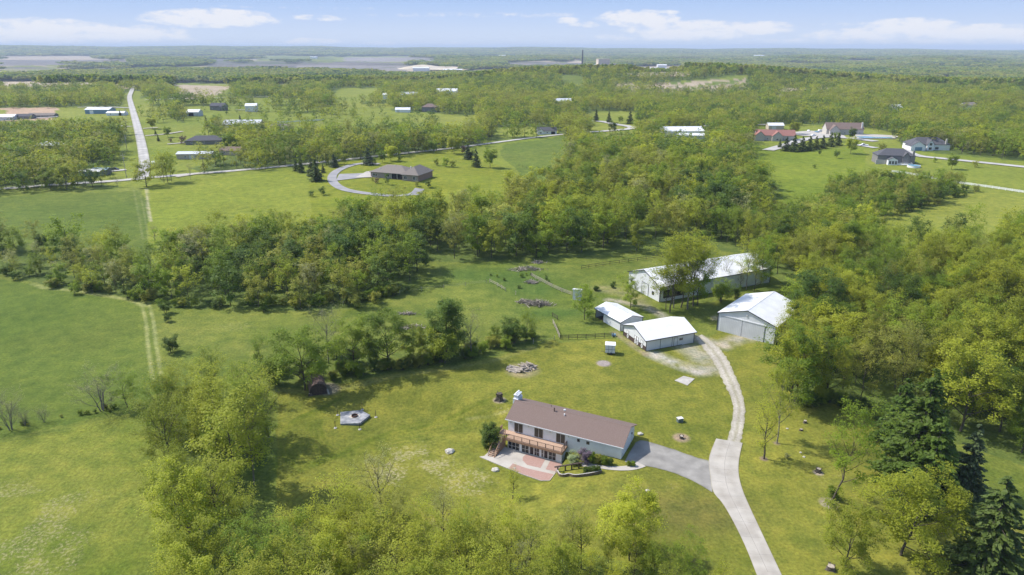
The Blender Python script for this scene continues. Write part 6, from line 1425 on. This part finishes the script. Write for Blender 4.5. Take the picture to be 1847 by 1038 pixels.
MIX = {
 'row_left': ([('m_airy', .25), ('m_olive', .25), ('m_grey', .13), ('m_full', .14), ('m_airygreen', .17), ('m_dark', .06)], (6.5, 11)),
 'hedge_right': ([('m_olive', .35), ('m_full', .2), ('m_airygreen', .2), ('m_dark', .1), ('m_fullolive', .15)], (7, 11)),
 'woods_right': ([('n_airy', .2), ('n_olive', .14), ('n_full', .2), ('n_bright', .3), ('n_green', .1), ('n_dark', .06)], (10, 19)),
 'barn_back': ([('n_airy', .4), ('n_olive', .3), ('n_green', .3)], (10, 15)),
 'cluster_left': ([('n_airy', .5), ('n_thin', .15), ('n_green', .15), ('n_bright', .2)], (10, 17)),
 'bottom': ([('n_airy', .48), ('n_bright', .08), ('n_thin', .17), ('n_olive', .07), ('n_green', .12), ('n_bare', .08)], (9, 13.5)),
 'row_middle': ([('n_bush', .3), ('n_bushdark', .3), ('n_full', .13), ('n_busholive', .15), ('n_green', .12)], (4, 8)),
}
WLAB = {
 'row_left': ('hedgerow tree', 'in the hedgerow between the two left-hand fields', 'trees of the left hedgerow'),
 'hedge_right': ('hedge tree', 'in the thicket stretching across the right-hand meadows', 'trees of the right thicket'),
 'woods_right': ('wood tree', 'in the dense wood right of the gravel drive', 'trees of the right wood'),
 'barn_back': ('tree', 'in the copse behind the long white barn', 'trees of the copse behind the barn'),
 'cluster_left': ('tree', 'in the grove left of the fire pit lawn', 'trees of the left grove'),
 'bottom': ('tree', 'in the belt along the bottom edge below the house', 'trees of the bottom belt'),
 'row_middle': ('tree', 'in the row between the lawn and the paddock', 'growth of the row behind the lawn'),
 'mid': ('tree', 'in the broad wooded belt across the middle', 'trees of the middle wood'),
}
LOOK = {'airy': 'airy yellow-green', 'olive': 'airy olive', 'grey': 'grey half-bare', 'full': 'full green', 'airygreen': 'loose green', 'dark': 'dense dark green', 'fullolive': 'full olive',
        'bright': 'full light green', 'green': 'loose mid-green', 'thin': 'thin sparse', 'bare': 'bare leafless', 'bush': 'bushy green', 'bushdark': 'dark bushy', 'busholive': 'olive bushy', 'tall': 'tall slim', 'spruce': 'dark pointed', 'tallgreen': 'tall green'}
for nm, (poly, sp) in WOODS.items():
    mix, (h0, h1) = MIX[nm]; X, Y, PX, PY = scatter_poly(poly, sp)
    for x, y, px, py in zip(X, Y, PX, PY):
        if np.hypot(spx[:, 0]-x, spx[:, 1]-y).min() < 2.6: continue
        if nm == 'woods_right' and px < 1450 and py < 560 and py > 500 and px < 1432: continue
        kind = pick(mix); D = math.hypot(x, y); h = RNG.uniform(h0, h1)
        if nm == 'woods_right' and D > 165 and kind[0] == 'n' and RNG.uniform() < 0: kind = 'm'+kind[1:]
        if 'bush' in kind: h = RNG.uniform(2.5, 4.8)
        if nm == 'row_left' and px < 130: h *= .72
        if nm == 'row_left' and RNG.uniform() < .12: continue
        if nm == 'cluster_left' and py < 760: h *= .8
        if nm == 'bottom' and px < 950: h *= 1.16
        if nm == 'bottom' and px > 980: h *= .78
        TREES.append(dict(x=x, y=y, z=float(H(x, y)), h=h, kind=kind, label=None, group=nm, lean=(RNG.normal(0, .03), RNG.normal(0, .03)), wf=RNG.uniform(.85, 1.15), spec=False))
# undergrowth along the edges of the woods
def edge_bushes(pts, w, n, mix, hr, grp):
    P = [np.array(G(*p)[:2]) for p in pts]
    for k in range(n):
        u = RNG.uniform(0, len(P)-1); i = int(u); p = P[i]+(P[i+1]-P[i])*(u-i)+RNG.normal(0, w, 2)
        TREES.append(dict(x=p[0], y=p[1], z=float(H(*p)), h=RNG.uniform(*hr), kind=pick(mix), label=None, group=grp, lean=(0, 0), wf=RNG.uniform(.9, 1.3), spec=False))
bm_ = [('m_bush', .4), ('m_bushdark', .3), ('m_busholive', .3)]
edge_bushes([(90,514),(170,530),(260,540),(330,553),(460,553),(552,556),(634,552),(677,538),(721,528)], 1.6, 60, bm_, (2, 4), 'row_left')
edge_bushes([(-50,490),(60,500),(110,516)], 2, 10, bm_, (2, 4), 'row_left')
edge_bushes([(1540,424),(1600,394),(1640,378),(1710,362),(1756,344)], 2, 26, bm_, (2.5, 4.5), 'hedge_right')
edge_bushes([(560,690),(600,682),(660,672),(720,664),(800,652),(860,640),(920,622),(970,606)], .9, 34, [('n_bush', .4), ('n_bushdark', .4), ('n_busholive', .2)], (1.8, 3.2), 'row_middle')
edge_bushes([(1440,722),(1500,730),(1560,742),(1600,770)], 1.2, 14, [('n_bush', .5), ('n_bushdark', .5)], (1.8, 3.4), 'woods_right')
edge_bushes([(860,492),(900,500),(960,508),(990,520)], 4, 10, [('n_bush', .6), ('n_bushdark', .4)], (.7, 1.3), 'barn_back')
WLAB['paddock'] = ('weeds', 'growing by the creek in the paddock', 'weeds of the paddock')
for t in TREES[-10:]: t['group'] = 'paddock'
edge_bushes([(1070,526),(1100,520),(1118,516)], .6, 6, [('n_bushdark', 1)], (1, 1.6), 'paddock')
edge_bushes([(0,778),(100,755),(180,742),(270,732)], .8, 15, [('n_bushdark', .3), ('n_busholive', .4), ('n_bush', .3)], (.5, 1.2), 'leftline')
WLAB['leftline'] = ('brush', 'in the low hedge line across the left meadow', 'low brush of the left hedge line')
NSPEC = [t for t in TREES]
# the mid and far woods
def far_points(r0, r1, sp_f, amax=44):
    xs = []; ys = []; r = r0
    while r < r1:
        s = sp_f(r); n = int(2*rad(amax)*r/s); th = -rad(amax)+(np.arange(n)+RNG.uniform(0, 1))*2*rad(amax)/n+RNG.uniform(-.35, .35, n)*s/r
        rr = r+RNG.uniform(-.38, .38, n)*s; xs.append(rr*np.sin(th)); ys.append(rr*np.cos(th)); r += s*.92
    return np.concatenate(xs), np.concatenate(ys)
def is_wood(px, py, D_):
    wob = 9*13*FPX/np.maximum(D_, 400)/13/FPX*1231; px = px+(fbm(px, py, 14, 71)-.5)*26*(D_ > 400); py = py+(fbm(px, py, 9, 72)-.5)*9*(D_ > 400)
    D = D_
    cl = np.zeros(px.shape, bool)
    for (x0, x1, y0, y1) in CLEAR: cl |= (px > x0) & (px < x1) & (py > y0-1) & (py < y1)
    return ((py < 470) & ~open_at(px, py, D) & ~inpoly(px, py, NEAR_OPEN) & ~cl) | (inpoly(px, py, [(250,548),(300,556),(460,557),(552,561),(634,557),(677,541),(721,531),(760,505),(749,470),(740,440),(250,440)]) & ~in_any(px, py, OPEN))
X, Y = far_points(165, 620, lambda r: 7.9 if r < 330 else 8.5); PX, PY = pr(X, Y, H(X, Y))
k = is_wood(PX, PY, np.hypot(X, Y)) & ~in_any(PX, PY, [WOODS[n][0] for n in ('row_left', 'hedge_right', 'woods_right', 'barn_back')]); X, Y, PX, PY = X[k], Y[k], PX[k], PY[k]
tone = fbm(X, Y, 70, 61)
for x, y, px, py, tn in zip(X, Y, PX, PY, tone):
    if np.hypot(spx[:, 0]-x, spx[:, 1]-y).min() < 3.5: continue
    if (1150 < px < 1400) and (436 < py < 520): continue
    D = math.hypot(x, y); r = RNG.uniform()+ (tn-.5)*1.1
    kind = 'm_olive' if r < .22 else 'm_airy' if r < .42 else 'm_fullolive' if r < .5 else 'm_airygreen' if r < .66 else 'm_full' if r < .84 else 'm_bright' if r < .93 else 'm_dark'
    if RNG.uniform() < .05: kind = 'm_grey'
    if D > 430 and kind not in ('m_grey',): kind = {'m_olive': 'f_olive', 'm_airy': 'f_bright', 'm_fullolive': 'f_olive', 'm_airygreen': 'f_full', 'm_full': 'f_full', 'm_bright': 'f_bright', 'm_dark': 'f_dark'}[kind]
    h = RNG.uniform(9.5, 17)
    if D < 230 : h = RNG.uniform(9, 15)
    TREES.append(dict(x=x, y=y, z=float(H(x, y)), h=h, kind=kind, label=None, group='mid', lean=(RNG.normal(0, .03), RNG.normal(0, .03)), wf=RNG.uniform(.85, 1.2), spec=False))
# dense foot of the wood where it meets the paddock
print('trees near+mid', len(TREES))
def vis(t):
    px, py = pr(t['x'], t['y'], t['z']); px2, py2 = pr(t['x'], t['y'], t['z']+t['h'])
    return -30 < px < 1880 and py2 < 1030 and py > 90
for t in TREES: t['cat'] = kcat(t['kind']); t['size'] = t['h']/math.hypot(t['x'], t['y'], HC) if vis(t) else 0
order = sorted([t for t in TREES if not t['spec'] and t['cat'] == 'tree'], key=lambda t: -t['size'])
nspec = sum(1 for t in TREES if t['spec'] and t['cat'] == 'tree')
indiv = set(id(t) for t in order[:298-nspec] if t['size'] > 0)
ob = sorted([t for t in TREES if not t['spec'] and t['cat'] == 'bush'], key=lambda t: -t['size']); nb = sum(1 for t in TREES if t['spec'] and t['cat'] == 'bush')
indiv |= set(id(t) for t in ob[:280-nb] if t['size'] > 0)
REST = []
# every label singles out one tree: look, size, part of the wood, and its turn from the left among those
ORD = ['leftmost', 'second', 'third', 'fourth', 'fifth', 'sixth', 'seventh', 'eighth', 'ninth', 'tenth', 'eleventh', 'twelfth', 'thirteenth', 'fourteenth', 'fifteenth', 'sixteenth']
def unique_labels():
    from collections import defaultdict
    bk = defaultdict(list); grp = defaultdict(list)
    for t in TREES:
        if t['spec'] or id(t) not in indiv: continue
        t['px'], t['py'] = [float(v) for v in pr(t['x'], t['y'], t['z'])]; grp[t['group']].append(t)
    for g, L in grp.items():
        hs = sorted(t['h'] for t in L); ys = sorted(t['py'] for t in L)
        for t in L:
            size = 'low' if t['h'] < hs[len(hs)//3] else 'tall' if t['h'] > hs[2*len(hs)//3] else 'middle-sized'
            dep = 'far side' if t['py'] < ys[len(ys)//3] else 'near side' if t['py'] > ys[2*len(ys)//3] else 'middle'
            look = LOOK.get(t['kind'].split('_')[1], 'green'); noun = {'tree': 'tree', 'bush': 'bush', 'conifer': 'conifer'}[t['cat']]
            if noun == 'bush': look = look.replace('bushy', '').strip()
            elif 'bare' in look and 'half' not in look: pass
            bk[(g, look, size, dep, noun)].append(t)
    for (g, look, size, dep, noun), L in bk.items():
        L.sort(key=lambda t: t['px']); place = WLAB[g][2].split(' of the ')[-1]
        for i, t in enumerate(L):
            o = '' if len(L) == 1 else ('leftmost ' if i == 0 else 'rightmost ' if i == len(L)-1 else (ORD[i] if i < len(ORD) else '%dth' % (i+1))+' from left, ')
            t['ulabel'] = '%s%s %s %s on the %s of the %s' % (o, size, look, noun, dep, place); t['ugroup'] = WLAB[g][2]
unique_labels()
def place_tree(t):
    var = PARTS[t['kind']]; tm, cm, h0 = var[RNG.randint(len(var))]; s = t['h']/h0
    nm = {'tree': 'broadleaf_tree', 'conifer': 'conifer_tree', 'bush': 'bush'}[t['cat']]
    if 'bare' in t['kind']: nm = 'bare_tree' if 'bush' not in t['kind'] else 'bare_bush'
    if t['label']: lab, grp = t['label'], None
    else:
        lab, grp = t['ulabel'], t['ugroup']
    r = thing(nm, lab, {'tree': 'tree', 'conifer': 'conifer', 'bush': 'bush'}[t['cat']], (t['x'], t['y'], t['z']), RNG.uniform(0, 6.28) if not t['spec'] or t['lean'] == (0, 0) else 0, grp)
    lx, ly = t['lean']; r.rotation_euler = (-ly, lx, r.rotation_euler.z if lx == 0 or not t['spec'] else 0); r.scale = (s*t['wf'], s*t['wf'], s)
    link('trunk', tm, r); link('crown', cm, r)
for t in TREES:
    if t['spec'] or id(t) in indiv: place_tree(t)
    else: REST.append(t)
print('individual', len(TREES)-len(REST), 'rest', len(REST))

# scattered single trees of the far half-open country and far woods: one mass
FARP = []
X, Y = far_points(600, 1500, lambda r: 9.0+(r-600)*.004); PX, PY = pr(X, Y, H(X, Y)); k = is_wood(PX, PY, np.hypot(X, Y)); tone = fbm(X, Y, 110, 62)
for x, y, tn in zip(X[k], Y[k], tone[k]):
    r = RNG.uniform()+(tn-.5)*1.2
    FARP.append((x, y, RNG.uniform(10, 16), 'f_olive' if r < .3 else 'f_bright' if r < .6 else 'f_full' if r < .86 else 'f_dark'))
# lone trees sprinkled over the far clearings
X, Y = far_points(380, 1600, lambda r: 15+r*.006); PX, PY = pr(X, Y, H(X, Y))
k = in_any(PX, PY, [OPEN[1], OPEN[6], OPEN[7], OPEN[5]]) & (RNG.uniform(0, 1, len(X)) < .75*np.clip(fbm(X, Y, 60, 77)*3-.9, 0, 1)); k &= ~inpoly(PX, PY, [(225,150),(262,150),(275,330),(215,330),(215,200)])
k &= ~((PX > 258) & (PX < 350) & (PY > 228) & (PY < 300)) & ~((PX > 330) & (PX < 530) & (PY > 290))
for x, y in zip(X[k], Y[k]): FARP.append((x, y, RNG.uniform(6, 12), ['f_olive', 'f_bright', 'f_full', 'f_dark'][RNG.randint(4)]))
# tree lines between the far fields
for pts in ([(262,176),(330,173),(420,174),(560,173)], [(350,186),(420,190),(500,188),(560,190)], [(470,200),(520,204),(560,200),(600,208),(660,205)], [(1345,128),(1362,142),(1360,160)], [(1240,172),(1300,176),(1400,178),(1480,178)], [(420,240),(470,238),(540,240),(600,236),(700,232),(800,228)],
            [(270,210),(300,206),(330,204)], [(300,216),(330,212)], [(340,188),(400,190)], [(1355,230),(1400,226),(1480,228),(1540,228),(1610,240)], [(0,246),(100,246),(222,246)], [(640,196),(700,190),(740,200)]):
    P = [np.array(G(*p)[:2]) for p in pts]
    for a, b in zip(P[:-1], P[1:]):
        n = int(np.linalg.norm(b-a)/8)+1
        for i in range(n):
            p = a+(b-a)*(i+RNG.uniform(0, 1))/n+RNG.normal(0, 4, 2); FARP.append((p[0], p[1], RNG.uniform(7, 13), ['f_olive', 'f_bright', 'f_full', 'f_dark'][RNG.randint(4)]))
FARP = [f for f in FARP if np.hypot(spx[:, 0]-f[0], spx[:, 1]-f[1]).min() > 4]
for t in REST: FARP.append((t['x'], t['y'], t['h'], t['kind']))
def stuff(name, label, pts, kinds, unit=False):
    """pts: x, y, sx, sy, sz, kind index"""
    srcs = []; imap = {}
    for kd in kinds:
        for (tm, cm, h0) in PARTS[kd]:
            me = cm
            if tm is not None:
                bm = bmesh.new(); bm.from_mesh(cm); n0 = len(bm.faces); bm.from_mesh(tm); bm.faces.ensure_lookup_table()
                for f in bm.faces[n0:]: f.material_index = 1
                me = bpy.data.meshes.new('tree_form'); bm.to_mesh(me); bm.free(); me.materials.append(cm.materials[0]); me.materials.append(tm.materials[0])
            o = bpy.data.objects.new('tree_form', me); imap.setdefault(kd, []).append((len(srcs), h0)); srcs.append(o)
    V = []; S = []; R = []; I = []
    for (x, y, h, kd) in pts:
        i, h0 = imap[kd][RNG.randint(len(imap[kd]))]
        if unit: s = h; sc = (s[0], s[0], s[1])
        else: s = h/h0; w = RNG.uniform(.85, 1.25); sc = (s*w, s*w, s)
        V.append((x, y, float(H(x, y)))); S.append(sc); R.append(RNG.uniform(0, 6.28)); I.append(i)
    me = bpy.data.meshes.new(name); me.vertices.add(len(V)); me.vertices.foreach_set('co', np.array(V, np.float32).ravel())
    a = me.attributes.new('tscale', 'FLOAT_VECTOR', 'POINT'); a.data.foreach_set('vector', np.array(S, np.float32).ravel())
    a = me.attributes.new('tturn', 'FLOAT', 'POINT'); a.data.foreach_set('value', np.array(R, np.float32))
    a = me.attributes.new('tform', 'INT', 'POINT'); a.data.foreach_set('value', np.array(I, np.int32))
    o = link(name, me); o['kind'] = 'stuff'; o['label'] = label; o['category'] = 'trees'
    ng = bpy.data.node_groups.new(name, 'GeometryNodeTree'); ng.interface.new_socket(name='Geometry', in_out='INPUT', socket_type='NodeSocketGeometry'); ng.interface.new_socket(name='Geometry', in_out='OUTPUT', socket_type='NodeSocketGeometry')
    N = ng.nodes.new; K = ng.links.new; gi = N('NodeGroupInput'); go = N('NodeGroupOutput'); ip = N('GeometryNodeInstanceOnPoints'); g2 = N('GeometryNodeGeometryToInstance')
    for s_ in reversed(srcs):
        q = N('GeometryNodeObjectInfo'); q.inputs['Object'].default_value = s_; q.inputs['As Instance'].default_value = False; K(q.outputs['Geometry'], g2.inputs[0])
    def attr(nm, dt):
        q = N('GeometryNodeInputNamedAttribute'); q.data_type = dt; q.inputs['Name'].default_value = nm; return q.outputs['Attribute']
    K(gi.outputs[0], ip.inputs['Points']); K(g2.outputs[0], ip.inputs['Instance']); ip.inputs['Pick Instance'].default_value = True
    K(attr('tform', 'INT'), ip.inputs['Instance Index']); K(attr('tscale', 'FLOAT_VECTOR'), ip.inputs['Scale'])
    cx = N('ShaderNodeCombineXYZ'); K(attr('tturn', 'FLOAT'), cx.inputs[2]); K(cx.outputs[0], ip.inputs['Rotation']); K(ip.outputs[0], go.inputs[0])
    md = o.modifiers.new('trees', 'NODES'); md.node_group = ng
    print(name, len(V), 'forms', len(srcs)); return o
kinds = sorted(set(f[3] for f in FARP))
stuff('distant_woods', 'mass of spring-green trees covering the country beyond the middle wood', FARP, kinds)
FC = []
X, Y = far_points(1480, 15500, lambda r: .0078*r+1); PX, PY = pr(X, Y, H(X, Y)); D = np.hypot(X, Y); k = is_wood(PX, PY, D); tone = fbm(X, Y, 500, 63)
keep = k & ~field_noise(X, Y, D, PX)
for x, y, d, tn in zip(X[keep], Y[keep], D[keep], tone[keep]):
    r = RNG.uniform()+(tn-.5)*1.2; FC.append((x, y, (.0135*d, RNG.uniform(13, 19)+d*.0006), 'c_L_olive' if r < .35 else 'c_L_spring' if r < .5 else 'c_L_green' if r < .8 else 'c_L_dark'))
stuff('horizon_woods', 'hazy wooded country reaching to the horizon', FC, ['c_L_olive', 'c_L_spring', 'c_L_green', 'c_L_dark'], True)
# ---------------------------------------------------------------- haze
def haze():
    mb = MB(); mb.box(-46000, 46000, -46000, 46000, -60, 150)
    m = bpy.data.materials.new('haze'); m.use_nodes = True; nt = m.node_tree; nt.nodes.clear()
    o = nt.nodes.new('ShaderNodeOutputMaterial'); v = nt.nodes.new('ShaderNodeVolumePrincipled')
    v.inputs['Color'].default_value = (.72, .84, 1, 1); v.inputs['Density'].default_value = 8.5e-5; v.inputs['Anisotropy'].default_value = 0.0
    nt.links.new(v.outputs[0], o.inputs['Volume'])
    h = mb.build('haze', m); h['kind'] = 'stuff'
haze()
